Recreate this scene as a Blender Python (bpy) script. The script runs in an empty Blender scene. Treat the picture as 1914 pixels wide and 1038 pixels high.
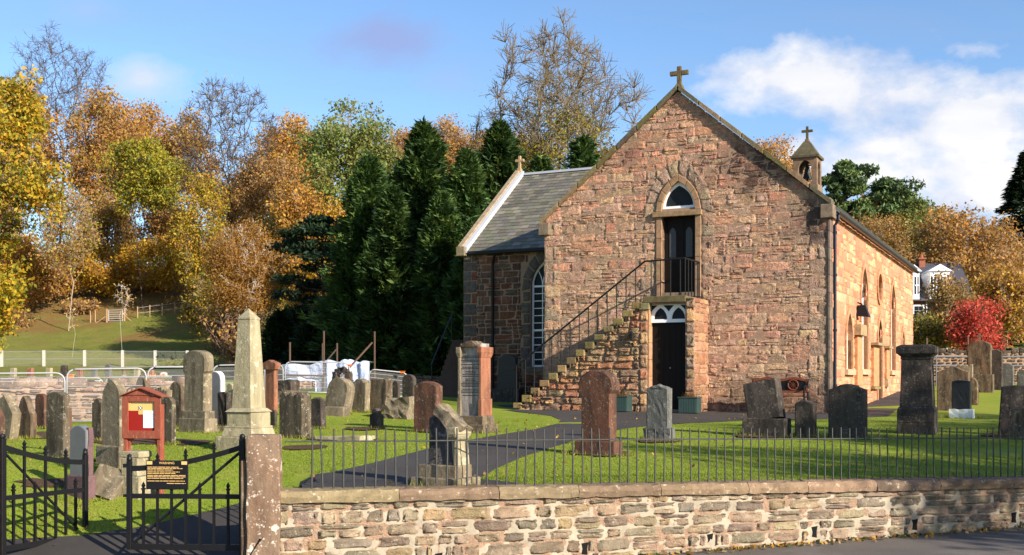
import bpy, bmesh, math, random
import numpy as np
from mathutils import Vector, Matrix
from mathutils.geometry import tessellate_polygon

SC = bpy.context.scene
COL = SC.collection
# ------------------------------------------------------------------ camera
FPX, CX, HY, EYE = 2117.0, 957.0, 712.0, 1.65      # photograph: focal length, centre, horizon (pixels); eye height (m)
cam_d = bpy.data.cameras.new('camera')
cam = bpy.data.objects.new('camera', cam_d); COL.objects.link(cam)
cam.location = (0, 0, EYE); cam.rotation_euler = (math.radians(90), 0, 0)
cam_d.sensor_width = 36; cam_d.lens = 36 * FPX / 1914
cam_d.shift_y = (HY - 519) / 1914.0
cam_d.clip_end = 2000; cam_d.clip_start = 0.1
SC.camera = cam
# ------------------------------------------------------------------ light
SUN_EL, SUN_A = math.radians(24), math.radians(44)      # from the right, a little in front of the facade
sdir = Vector((math.cos(SUN_EL) * math.cos(SUN_A), -math.cos(SUN_EL) * math.sin(SUN_A), math.sin(SUN_EL)))
sl = bpy.data.lights.new('sun', 'SUN'); sl.energy = 5.0; sl.angle = math.radians(0.5); sl.color = (1.0, 0.89, 0.74)
sun = bpy.data.objects.new('sun', sl); COL.objects.link(sun)
sun.rotation_euler = sdir.to_track_quat('Z', 'Y').to_euler(); sun.location = (30, -30, 40)
W = bpy.data.worlds.new('World'); SC.world = W; W.use_nodes = True
SC.view_settings.view_transform = 'Standard'; SC.view_settings.look = 'None'
SC.view_settings.exposure = 1.15; SC.view_settings.gamma = 1.0
SC.cycles.max_bounces = 6; SC.cycles.transparent_max_bounces = 8


class NT:
    """tiny helper round a node tree"""
    def __init__(s, nt): s.t = nt; s.l = nt.links
    def n(s, typ, **kw):
        nd = s.t.nodes.new('ShaderNode' + typ)
        for k, v in kw.items():
            if k.startswith('i_'):
                key = k[2:].replace('_', ' ')
                key = int(key) if key.isdigit() else key
                s.set(nd.inputs[key], v)
            else:
                setattr(nd, k, v)
        return nd
    def set(s, sock, v):
        if isinstance(v, bpy.types.NodeSocket): s.l.new(v, sock)
        elif isinstance(v, bpy.types.Node): s.l.new(v.outputs[0], sock)
        else:
            if sock.type == 'RGBA' and len(v) == 3: v = (*v, 1)
            sock.default_value = v
    def math(s, op, a, b=0.0, c=0.0, clamp=False):
        nd = s.t.nodes.new('ShaderNodeMath'); nd.operation = op; nd.use_clamp = clamp
        s.set(nd.inputs[0], a); s.set(nd.inputs[1], b); s.set(nd.inputs[2], c); return nd.outputs[0]
    def mix(s, f, a, b, blend='MIX'):
        nd = s.t.nodes.new('ShaderNodeMix'); nd.data_type = 'RGBA'; nd.blend_type = blend
        s.set(nd.inputs[0], f); s.set(nd.inputs[6], a); s.set(nd.inputs[7], b); return nd.outputs[2]
    def ramp(s, f, *stops):
        nd = s.t.nodes.new('ShaderNodeValToRGB'); e = nd.color_ramp.elements
        while len(e) < len(stops): e.new(0.5)
        for el, (p, c) in zip(e, stops):
            el.position = p; el.color = (*c, 1) if not isinstance(c, (int, float)) else (c, c, c, 1)
        s.set(nd.inputs[0], f); return nd.outputs[0]
    def noise(s, vec, scale, detail=3.0, rough=0.55, dist=0.0):
        nd = s.n('TexNoise'); s.set(nd.inputs['Vector'], vec)
        nd.inputs['Scale'].default_value = scale; nd.inputs['Detail'].default_value = detail
        nd.inputs['Roughness'].default_value = rough; nd.inputs['Distortion'].default_value = dist
        return nd.outputs['Fac']


def S(r, g, b):
    """sRGB 0..255 to linear"""
    f = lambda c: (c / 255 / 12.92) if c <= 10 else ((c / 255 + 0.055) / 1.055) ** 2.4
    return (f(r), f(g), f(b))


def build_world():
    t = NT(W.node_tree)
    bg = W.node_tree.nodes['Background']
    sky = t.n('TexSky', sky_type='NISHITA', sun_disc=False, sun_elevation=SUN_EL,
              sun_rotation=math.atan2(sdir.x, sdir.y), altitude=60, air_density=1.0, dust_density=0.3, ozone_density=2.5)
    hs = t.n('HueSaturation', i_Saturation=1.06, i_Value=1.05); t.set(hs.inputs['Color'], sky.outputs[0])
    skyc = t.mix(1.0, hs.outputs[0], (1.14, 1.20, 1.30), 'MULTIPLY')
    geo = t.n('TexCoord'); d = geo.outputs['Generated']
    sep = t.n('SeparateXYZ'); t.set(sep.inputs[0], d)
    # direction tangents: azimuth x/y and elevation z/y (only the northern half of the sky carries the modelled clouds)
    yy = t.math('MAXIMUM', sep.outputs[1], 0.15)
    ax = t.math('DIVIDE', sep.outputs[0], yy); az = t.math('DIVIDE', sep.outputs[2], yy)
    cv = t.n('CombineXYZ'); t.set(cv.inputs[0], ax); t.set(cv.inputs[1], t.math('MULTIPLY', az, 1.5))
    n1 = t.noise(cv.outputs[0], 5.5, 8, 0.56, 0.2); n2 = t.noise(cv.outputs[0], 19.0, 6, 0.6)
    nn = t.math('ADD', t.math('MULTIPLY', n1, 0.75), t.math('MULTIPLY', n2, 0.25))
    tot = None
    wt = t.noise(cv.outputs[0], 2.2, 3, 0.5)
    # each cloud: centre (azimuth tan, elevation tan), half sizes, strength
    for cx, cz, sx, sz, k in CLOUDS:
        dx = t.math('DIVIDE', t.math('SUBTRACT', ax, cx), sx); dz = t.math('DIVIDE', t.math('SUBTRACT', az, cz), sz)
        r2 = t.math('ADD', t.math('MULTIPLY', dx, dx), t.math('MULTIPLY', dz, dz))
        m = t.math('MULTIPLY', t.math('SUBTRACT', 1.0, t.math('SQRT', r2)), k)
        tot = m if tot is None else t.math('MAXIMUM', tot, m)
    dens = t.math('ADD', tot, t.math('MULTIPLY', t.math('SUBTRACT', nn, 0.5), 6.4))
    fac = t.ramp(dens, (0.0, 0.0), (0.3, 0.45), (0.9, 0.96))
    shade = t.noise(cv.outputs[0], 7.0, 6, 0.6)
    cc = t.ramp(t.math('ADD', t.math('MULTIPLY', shade, 0.9), t.math('MULTIPLY', dens, 0.22)),
                (0.30, (3.0, 3.6, 5.3)), (0.50, (5.0, 5.3, 6.2)), (0.70, (6.8, 6.7, 6.7)))
    # the small violet cloud left of the tall bare tree
    out = t.mix(fac, skyc, cc)
    for cx, cz, sx, sz, k, colr in DIMCLOUDS:
        dx = t.math('DIVIDE', t.math('SUBTRACT', ax, cx), sx); dz = t.math('DIVIDE', t.math('SUBTRACT', az, cz), sz)
        r2 = t.math('SQRT', t.math('ADD', t.math('MULTIPLY', dx, dx), t.math('MULTIPLY', dz, dz)))
        m = t.math('ADD', t.math('SUBTRACT', 1.0, r2), t.math('MULTIPLY', t.math('SUBTRACT', nn, 0.5), 3.4))
        m = t.math('MULTIPLY', t.ramp(m, (0.0, 0.0), (0.75, 1.0)), k)
        out = t.mix(m, out, colr)
    # thin streaks
    sv = t.n('CombineXYZ'); t.set(sv.inputs[0], t.math('ADD', t.math('MULTIPLY', ax, 1.6), t.math('MULTIPLY', az, 2.0))); t.set(sv.inputs[1], t.math('MULTIPLY', az, 9.0))
    st = t.ramp(t.noise(sv.outputs[0], 2.2, 5, 0.6), (0.42, 0.0), (0.8, 0.34))
    out = t.mix(st, out, (2.5, 3.3, 4.9))
    t.set(bg.inputs['Color'], out); bg.inputs['Strength'].default_value = 0.07


def px(u, v): return ((u - CX) / FPX, (HY - v) / FPX)
CLOUDS = [(*px(1540, 165), .10, .040, 1.0), (*px(1700, 170), .10, .045, 1.15), (*px(1840, 240), .11, .060, 1.2), (*px(1660, 270), .07, .035, .9),
          (*px(1500, 290), .055, .030, 1.1), (*px(1600, 320), .06, .025, 1.1), (*px(1880, 350), .12, .045, 1.2), (*px(1410, 190), .05, .03, .7), (*px(1820, 90), .06, .02, .8)]
DIMCLOUDS = [(*px(735, 80), .06, .032, .85, (2.3, 2.95, 5.3)), (*px(270, 150), .05, .03, .9, (4.9, 5.4, 6.9)),
             (*px(160, 15), .05, .02, .4, (3.4, 4.1, 6.0)), (*px(840, 150), .04, .02, .35, (2.9, 3.7, 6.2))]
build_world()
# ------------------------------------------------------------------ object helpers
class MB:
    """collects faces for ONE mesh object"""
    def __init__(s): s.v = []; s.f = []; s.c = []; s.has = False
    def add(s, vs, fs, col=None):
        o = len(s.v); s.v.extend(tuple(p) for p in vs); s.f.extend(tuple(i + o for i in f) for f in fs)
        if col is not None: s.has = True
        s.c.extend([col or (1, 1, 1)] * len(vs)); return s
    def box(s, x0, x1, y0, y1, z0, z1, col=None):
        return s.add([(x0, y0, z0), (x1, y0, z0), (x1, y1, z0), (x0, y1, z0), (x0, y0, z1), (x1, y0, z1), (x1, y1, z1), (x0, y1, z1)],
                     [(0, 3, 2, 1), (4, 5, 6, 7), (0, 1, 5, 4), (1, 2, 6, 5), (2, 3, 7, 6), (3, 0, 4, 7)], col)
    def frustum(s, a, b, z0, z1, col=None, c=(0, 0)):
        """a, b = (half x, half y) below and above"""
        cx, cy = c
        q = lambda h, z: [(cx - h[0], cy - h[1], z), (cx + h[0], cy - h[1], z), (cx + h[0], cy + h[1], z), (cx - h[0], cy + h[1], z)]
        return s.add(q(a, z0) + q(b, z1), [(0, 3, 2, 1), (4, 5, 6, 7), (0, 1, 5, 4), (1, 2, 6, 5), (2, 3, 7, 6), (3, 0, 4, 7)], col)
    def tube(s, pts, r, n=6, col=None, caps=True):
        pts = [Vector(p) for p in pts]; rs = r if isinstance(r, (list, tuple)) else [r] * len(pts)
        vs = []; ref = None
        for i, p in enumerate(pts):
            d = (pts[min(i + 1, len(pts) - 1)] - pts[max(i - 1, 0)]).normalized()
            if ref is None or abs(d.dot(ref)) > .95:
                ref = Vector((0, 0, 1)) if abs(d.z) < .9 else Vector((1, 0, 0))
            a = d.cross(ref).normalized(); b = d.cross(a)
            for k in range(n):
                t = 2 * math.pi * (k + .5) / n
                vs.append(p + (a * math.cos(t) + b * math.sin(t)) * rs[i])
        fs = [(i * n + k, i * n + (k + 1) % n, (i + 1) * n + (k + 1) % n, (i + 1) * n + k) for i in range(len(pts) - 1) for k in range(n)]
        if caps: fs += [tuple(range(n))[::-1], tuple((len(pts) - 1) * n + k for k in range(n))]
        return s.add(vs, fs, col)
    def lathe(s, prof, c=(0, 0, 0), n=12, col=None):
        vs = [(c[0] + r * math.cos(2 * math.pi * k / n), c[1] + r * math.sin(2 * math.pi * k / n), c[2] + z) for r, z in prof for k in range(n)]
        fs = [(i * n + k, i * n + (k + 1) % n, (i + 1) * n + (k + 1) % n, (i + 1) * n + k) for i in range(len(prof) - 1) for k in range(n)]
        fs += [tuple(range(n))[::-1], tuple((len(prof) - 1) * n + k for k in range(n))]
        return s.add(vs, fs, col)
    def panel(s, outer, holes, y0, y1, fn=None, col=None):
        """flat plate in the x-z plane with holes, from y0 (front) to y1 (back); fn maps (x, y, z)"""
        fn = fn or (lambda x, y, z: (x, y, z))
        loops = [outer] + list(holes)
        flat = [p for lp in loops for p in lp]; N = len(flat)
        tri = tessellate_polygon([[Vector((p[0], p[1], 0)) for p in lp] for lp in loops])
        vs = [fn(p[0], y0, p[1]) for p in flat] + [fn(p[0], y1, p[1]) for p in flat]
        fs = [tuple(t) for t in tri] + [tuple(i + N for i in t[::-1]) for t in tri]
        o = 0
        for lp in loops:
            m = len(lp)
            fs += [(o + i, o + (i + 1) % m, o + N + (i + 1) % m, o + N + i) for i in range(m)]; o += m
        return s.add(vs, fs, col)
    def mesh(s, name):
        me = bpy.data.meshes.new(name); me.from_pydata(s.v, [], s.f)
        if s.has:
            a = me.attributes.new('col', 'FLOAT_COLOR', 'POINT')
            a.data.foreach_set('color', np.array([(*c, 1) for c in s.c], dtype=np.float32).ravel())
        return me
    def build(s, name, mat, parent=None, loc=None, rot=None, bev=0, smooth=False, fixn=True):
        me = s.mesh(name)
        return link(name, me, mat, parent, loc, rot, bev, smooth, fixn)


def link(name, me, mat, parent=None, loc=None, rot=None, bev=0, smooth=False, fixn=False):
    if fixn:
        bm = bmesh.new(); bm.from_mesh(me); bmesh.ops.recalc_face_normals(bm, faces=bm.faces); bm.to_mesh(me); bm.free()
    if mat is not None: me.materials.append(mat)
    o = bpy.data.objects.new(name, me); COL.objects.link(o)
    if parent: o.parent = parent
    if loc is not None: o.location = loc
    if rot is not None: o.rotation_euler = rot
    if smooth:
        me.polygons.foreach_set('use_smooth', [True] * len(me.polygons))
    if bev:
        m = o.modifiers.new('edge', 'BEVEL'); m.width = bev; m.segments = 2; m.limit_method = 'ANGLE'; m.angle_limit = math.radians(40)
    return o


def np_mesh(name, V, F, colr=None):
    """V (n,3), F (m,k) numpy arrays -> mesh; colr (n,3)"""
    me = bpy.data.meshes.new(name); k = F.shape[1]
    me.vertices.add(len(V)); me.vertices.foreach_set('co', V.astype(np.float32).ravel())
    me.loops.add(F.size); me.loops.foreach_set('vertex_index', F.astype(np.int32).ravel())
    me.polygons.add(len(F)); me.polygons.foreach_set('loop_start', np.arange(0, F.size, k, dtype=np.int32))
    me.update(calc_edges=True)
    if colr is not None:
        a = me.attributes.new('col', 'FLOAT_COLOR', 'POINT')
        a.data.foreach_set('color', np.concatenate([colr, np.ones((len(colr), 1))], 1).astype(np.float32).ravel())
    return me


def tag(o, label=None, cat=None, group=None, kind=None):
    if label: o['label'] = label
    if cat: o['category'] = cat
    if group: o['group'] = group
    if kind: o['kind'] = kind
    return o


def empty(name, loc, rz=0.0, label=None, cat=None, group=None):
    o = bpy.data.objects.new(name, None); COL.objects.link(o); o.location = loc; o.rotation_euler = (0, 0, rz)
    o.empty_display_size = 0.2
    return tag(o, label, cat, group)


def copy_tree(o, parent=None):
    c = o.copy(); COL.objects.link(c)
    if parent: c.parent = parent
    for ch in list(o.children): copy_tree(ch, c)
    return c


# ------------------------------------------------------------------ materials
def new_mat(name):
    m = bpy.data.materials.new(name); m.use_nodes = True
    t = NT(m.node_tree); b = m.node_tree.nodes['Principled BSDF']
    return m, t, b


def bump(t, b, h, strength=0.5, dist=0.02):
    bp = t.n('Bump', i_Strength=strength, i_Distance=dist); t.set(bp.inputs['Height'], h); t.set(b.inputs['Normal'], bp.outputs[0])


def plain(name, c, rough=0.6, metal=0.0, var=0.25, scale=8.0, bmp=0.15, bd=0.01):
    m, t, b = new_mat(name); tc = t.n('TexCoord').outputs['Object']
    n = t.noise(tc, scale, 5, 0.65)
    t.set(b.inputs['Base Color'], t.mix(n, tuple(x * (1 - var) for x in c), tuple(min(1, x * (1 + var)) for x in c)))
    b.inputs['Roughness'].default_value = rough; b.inputs['Metallic'].default_value = metal; b.inputs['Specular IOR Level'].default_value = .25
    if bmp: bump(t, b, t.noise(tc, scale * 6, 4, 0.6), bmp, bd)
    return m


def masonry_mat(name, rough=0.92, fine=26.0, bstr=0.9, bdist=0.03, stain_shade=None, lichen=0.0, con=1.0):
    """per-stone colour from attribute 'col', weathered by noise"""
    m, t, b = new_mat(name); tc = t.n('TexCoord').outputs['Object']
    a = t.n('Attribute', attribute_name='col').outputs['Color']
    n1 = t.noise(tc, 3.1, 6, 0.7); n2 = t.noise(tc, fine, 6, 0.72); n3 = t.noise(tc, 9.0, 5, 0.65)
    c = t.mix(t.ramp(n3, (0.3, 0.0), (0.7, 1.0)), t.mix(1.0, a, (1 - .34 * con, 1 - .37 * con, 1 - .38 * con), 'MULTIPLY'), t.mix(1.0, a, (1.25, 1.2, 1.15), 'MULTIPLY'))
    c = t.mix(t.ramp(n2, (0.55, 0.0), (0.75, 0.42 * con)), c, t.mix(1.0, a, (0.30, 0.28, 0.28), 'MULTIPLY'))
    c = t.mix(t.ramp(n1, (0.5, 0.0), (0.75, 0.5 * con)), c, t.mix(1.0, a, (0.45, 0.42, 0.43), 'MULTIPLY'))
    if lichen:
        nl = t.noise(tc, 14.0, 5, 0.75)
        c = t.mix(t.ramp(nl, (0.58, 0.0), (0.66, lichen)), c, S(196, 184, 160))
    if stain_shade: c = stain_shade(t, tc, c)
    t.set(b.inputs['Base Color'], c); b.inputs['Roughness'].default_value = rough
    b.inputs['Specular IOR Level'].default_value = 0.15
    h = t.math('ADD', n2, t.math('MULTIPLY', t.noise(tc, fine * 2.6, 3, 0.6), 0.5))
    bump(t, b, h, bstr, bdist)
    return m


def grave_mat(name, base, dark, lich=(0.30, 0.29, 0.24), lamount=0.5, red=None, rough=0.9, bstr=0.6, streak=0.6):
    """weathered stone: algae streaks and lichen spots, different on every stone"""
    m, t, b = new_mat(name); tc0 = t.n('TexCoord').outputs['Object']
    oi = t.n('ObjectInfo'); rnd = oi.outputs['Random']
    off = t.n('CombineXYZ'); t.set(off.inputs[0], t.math('MULTIPLY', rnd, 37.0)); t.set(off.inputs[1], t.math('MULTIPLY', rnd, 91.0))
    vm = t.n('VectorMath', operation='ADD'); t.set(vm.inputs[0], tc0); t.set(vm.inputs[1], off.outputs[0]); tc = vm.outputs[0]
    c = t.mix(t.noise(tc, 3.0, 5, 0.6), tuple(x * .7 for x in base), tuple(x * 1.25 for x in base))
    if red: c = t.mix(t.ramp(t.noise(tc, 2.0, 4, 0.6), (0.45, 0.0), (0.6, 0.8)), c, red)
    mp = t.n('Mapping', i_Scale=(1, 1, 0.22)); t.set(mp.inputs[0], tc)
    stv = t.noise(mp.outputs[0], 7.0, 5, 0.7)
    c = t.mix(t.math('MULTIPLY', t.ramp(stv, (0.42, 0.0), (0.62, 1.0)), streak), c, dark)
    c = t.mix(t.ramp(t.noise(tc, 11.0, 6, 0.75), (0.56, 0.0), (0.64, lamount)), c, lich)
    vo = t.n('TexVoronoi', i_Scale=26.0); t.set(vo.inputs['Vector'], tc)
    sp = t.math('MULTIPLY', t.ramp(vo.outputs['Distance'], (0.12, 1.0), (0.24, 0.0)), t.ramp(t.noise(tc, 5.0, 3), (0.5, 0.0), (0.6, 1.0)))
    c = t.mix(t.math('MULTIPLY', sp, lamount), c, (0.42, 0.41, 0.36))
    t.set(b.inputs['Base Color'], c); b.inputs['Roughness'].default_value = rough; b.inputs['Specular IOR Level'].default_value = 0.2
    h = t.math('ADD', t.noise(tc, 16.0, 6, 0.7), t.math('MULTIPLY', t.noise(tc, 60.0, 3, 0.6), 0.4))
    bump(t, b, h, bstr, 0.02)
    return m


def leaf_mat(name, trans=0.35, rough=0.6, spec=0.2):
    m, t, b = new_mat(name)
    a = t.n('Attribute', attribute_name='col').outputs['Color']
    t.set(b.inputs['Base Color'], a); b.inputs['Roughness'].default_value = rough; b.inputs['Specular IOR Level'].default_value = spec
    tr = t.n('BsdfTranslucent'); t.set(tr.inputs['Color'], t.mix(1.0, a, (1.15, 1.1, 0.7), 'MULTIPLY'))
    mx = t.n('MixShader', i_0=trans); t.l.new(b.outputs[0], mx.inputs[1]); t.l.new(tr.outputs[0], mx.inputs[2])
    t.l.new(mx.outputs[0], m.node_tree.nodes['Material Output'].inputs['Surface'])
    return m


def church_soot_shade(t, tc, c):
    """soot: a dark patch below the right skew; tree shade painted dark at the right foot"""
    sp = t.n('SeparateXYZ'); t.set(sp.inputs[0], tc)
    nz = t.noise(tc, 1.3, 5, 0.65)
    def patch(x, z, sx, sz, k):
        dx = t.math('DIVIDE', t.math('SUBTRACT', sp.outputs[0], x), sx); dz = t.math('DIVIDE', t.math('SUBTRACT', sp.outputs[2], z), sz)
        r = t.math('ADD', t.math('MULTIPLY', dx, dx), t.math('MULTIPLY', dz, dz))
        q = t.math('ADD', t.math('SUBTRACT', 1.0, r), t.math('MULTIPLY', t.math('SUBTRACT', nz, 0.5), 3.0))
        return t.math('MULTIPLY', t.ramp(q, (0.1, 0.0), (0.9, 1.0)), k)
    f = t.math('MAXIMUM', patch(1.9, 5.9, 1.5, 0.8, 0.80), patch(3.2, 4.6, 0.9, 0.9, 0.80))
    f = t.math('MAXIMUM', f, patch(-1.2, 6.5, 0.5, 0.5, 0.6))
    f = t.math('MAXIMUM', f, patch(2.4, 0.2, 2.0, 0.9, 0.6))  # tree shade over the right foot of the facade, put into the colour
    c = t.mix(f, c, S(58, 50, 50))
    # damp moss just under the skew ends
    return c


def ground_grass_mat(name, lush):
    m, t, b = new_mat(name); tc = t.n('TexCoord').outputs['Object']
    n1 = t.noise(tc, 0.35, 4, 0.6); n2 = t.noise(tc, 1.9, 6, 0.75); n3 = t.noise(tc, 45.0, 4, 0.7)
    if lush:
        c = t.mix(t.ramp(n1, (0.35, 0.0), (0.65, 1.0)), (0.150, 0.215, 0.018), (0.200, 0.245, 0.026))
        c = t.mix(t.ramp(n2, (0.46, 0.0), (0.70, 0.75)), c, (0.28, 0.25, 0.06))
        c = t.mix(t.ramp(n3, (0.45, 0.0), (0.72, 0.5)), c, (0.105, 0.155, 0.014))
    else:
        n2 = t.noise(tc, 0.9, 6, 0.75); n3 = t.noise(tc, 7.0, 5, 0.8)
        c = t.mix(t.ramp(n2, (0.35, 0.0), (0.65, 1.0)), (0.14, 0.175, 0.028), (0.23, 0.20, 0.05))
        sp = t.n('SeparateXYZ'); t.set(sp.inputs[0], tc)
        hi = t.math('MULTIPLY', t.math('SUBTRACT', sp.outputs[2], 3.0), 0.13)
        c = t.mix(t.ramp(t.math('ADD', hi, t.math('MULTIPLY', t.noise(tc, 0.16, 4, 0.6), 1.2)), (0.9, 0.0), (1.4, 0.8)), c, (0.22, 0.12, 0.045))
        c = t.mix(t.ramp(n3, (0.5, 0.0), (0.7, 0.6)), c, (0.06, 0.075, 0.015))
        c = t.mix(t.ramp(n1, (0.55, 0.0), (0.68, 0.4)), c, (0.20, 0.13, 0.05))
    t.set(b.inputs['Base Color'], c); b.inputs['Roughness'].default_value = 0.9; b.inputs['Specular IOR Level'].default_value = 0.1
    bump(t, b, n3, 0.35 if lush else 0.7, 0.02 if lush else 0.25)
    return m


def asphalt_mat(name, base=0.055, tint=(1.0, 0.95, 0.95)):
    m, t, b = new_mat(name); tc = t.n('TexCoord').outputs['Object']
    n1 = t.noise(tc, 0.9, 5, 0.6); n2 = t.noise(tc, 120.0, 3, 0.7)
    f = t.math('ADD', t.math('MULTIPLY', n1, 0.5), t.math('MULTIPLY', n2, 0.5))
    n3 = t.n('TexVoronoi', i_Scale=150.0); t.set(n3.inputs['Vector'], tc)
    c = t.ramp(f, (0.3, tuple(base * .45 * x for x in tint)), (0.7, tuple(base * 1.6 * x for x in tint)))
    c = t.mix(t.ramp(n3.outputs['Distance'], (0.1, 0.55), (0.3, 0.0)), c, tuple(min(1, base * 3.2) * x for x in tint))
    c = t.mix(t.ramp(t.noise(tc, 0.7, 6, 0.7), (0.5, 0.0), (0.62, 0.5)), c, tuple(base * 1.9 * x for x in tint))
    c = t.mix(t.ramp(t.noise(tc, 2.3, 5, 0.7), (0.6, 0.0), (0.75, 0.35)), c, (0.05, 0.06, 0.018))
    t.set(b.inputs['Base Color'], c); b.inputs['Roughness'].default_value = 0.85
    bump(t, b, n2, 0.5, 0.01)
    return m


def glass_mat(name):
    m, t, b = new_mat(name); tc = t.n('TexCoord').outputs['Object']
    t.set(b.inputs['Base Color'], t.mix(t.noise(tc, 2.0), (0.008, 0.010, 0.012), (0.03, 0.034, 0.04)))
    b.inputs['Roughness'].default_value = 0.3; b.inputs['Specular IOR Level'].default_value = 0.06
    bump(t, b, t.noise(tc, 3.0, 2), 0.06, 0.02)
    return m


def wood_mat(name, c, rough=0.55):
    m, t, b = new_mat(name); tc = t.n('TexCoord').outputs['Object']
    mp = t.n('Mapping', i_Scale=(14, 14, 0.8)); t.set(mp.inputs[0], tc)
    n = t.noise(mp.outputs[0], 2.0, 5, 0.65)
    t.set(b.inputs['Base Color'], t.mix(n, tuple(x * .55 for x in c), tuple(x * 1.5 for x in c)))
    b.inputs['Roughness'].default_value = rough; b.inputs['Specular IOR Level'].default_value = .12; bump(t, b, n, 0.3, 0.01)
    return m


def worn_red(name):
    m, t, b = new_mat(name); tc = t.n('TexCoord').outputs['Object']
    mp = t.n('Mapping', i_Scale=(9, 9, 2.0)); t.set(mp.inputs[0], tc)
    n = t.noise(mp.outputs[0], 2.5, 6, 0.7)
    c = t.mix(n, (0.13, 0.030, 0.018), (0.30, 0.085, 0.050))
    c = t.mix(t.ramp(t.noise(mp.outputs[0], 6.0, 5, 0.75), (0.56, 0.0), (0.70, 0.7)), c, (0.42, 0.26, 0.19))
    t.set(b.inputs['Base Color'], c); b.inputs['Roughness'].default_value = 0.75; b.inputs['Specular IOR Level'].default_value = .15; bump(t, b, n, 0.4, 0.01)
    return m


def bark_mat(name, c):
    m, t, b = new_mat(name); tc = t.n('TexCoord').outputs['Object']
    mp = t.n('Mapping', i_Scale=(4, 4, 1)); t.set(mp.inputs[0], tc)
    n = t.noise(mp.outputs[0], 3.0, 5, 0.7)
    t.set(b.inputs['Base Color'], t.mix(n, tuple(x * .6 for x in c), tuple(x * 1.5 for x in c)))
    b.inputs['Roughness'].default_value = 0.9; bump(t, b, n, 0.6, 0.05)
    return m


def attr_mat(name, rough=0.8, bstr=0.4, fine=30.0):
    m, t, b = new_mat(name); tc = t.n('TexCoord').outputs['Object']
    a = t.n('Attribute', attribute_name='col').outputs['Color']
    n = t.noise(tc, fine, 5, 0.7)
    t.set(b.inputs['Base Color'], t.mix(n, t.mix(1.0, a, (.6, .6, .6), 'MULTIPLY'), t.mix(1.0, a, (1.35, 1.35, 1.3), 'MULTIPLY')))
    b.inputs['Roughness'].default_value = rough; b.inputs['Specular IOR Level'].default_value = .1; bump(t, b, n, bstr, 0.02)
    return m


def tarp_mat(name):
    m, t, b = new_mat(name); tc = t.n('TexCoord').outputs['Object']
    t.set(b.inputs['Base Color'], t.mix(t.noise(tc, 2.5, 4), (0.40, 0.49, 0.78), (0.58, 0.66, 0.90)))
    b.inputs['Roughness'].default_value = 0.35
    bump(t, b, t.noise(tc, 4.0, 5, 0.6, 1.0), 0.9, 0.12)
    tr = t.n('BsdfTransparent'); mx = t.n('MixShader', i_0=0.25)
    t.l.new(b.outputs[0], mx.inputs[1]); t.l.new(tr.outputs[0], mx.inputs[2])
    t.l.new(mx.outputs[0], m.node_tree.nodes['Material Output'].inputs['Surface'])
    return m


def net_mat(name, c, cover=0.25):
    """welded mesh infill too fine to model wire by wire: thin coverage"""
    m, t, b = new_mat(name)
    b.inputs['Base Color'].default_value = (*c, 1); b.inputs['Roughness'].default_value = 0.5
    tr = t.n('BsdfTransparent'); mx = t.n('MixShader', i_0=cover)
    t.l.new(tr.outputs[0], mx.inputs[1]); t.l.new(b.outputs[0], mx.inputs[2])
    t.l.new(mx.outputs[0], m.node_tree.nodes['Material Output'].inputs['Surface'])
    return m


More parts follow.
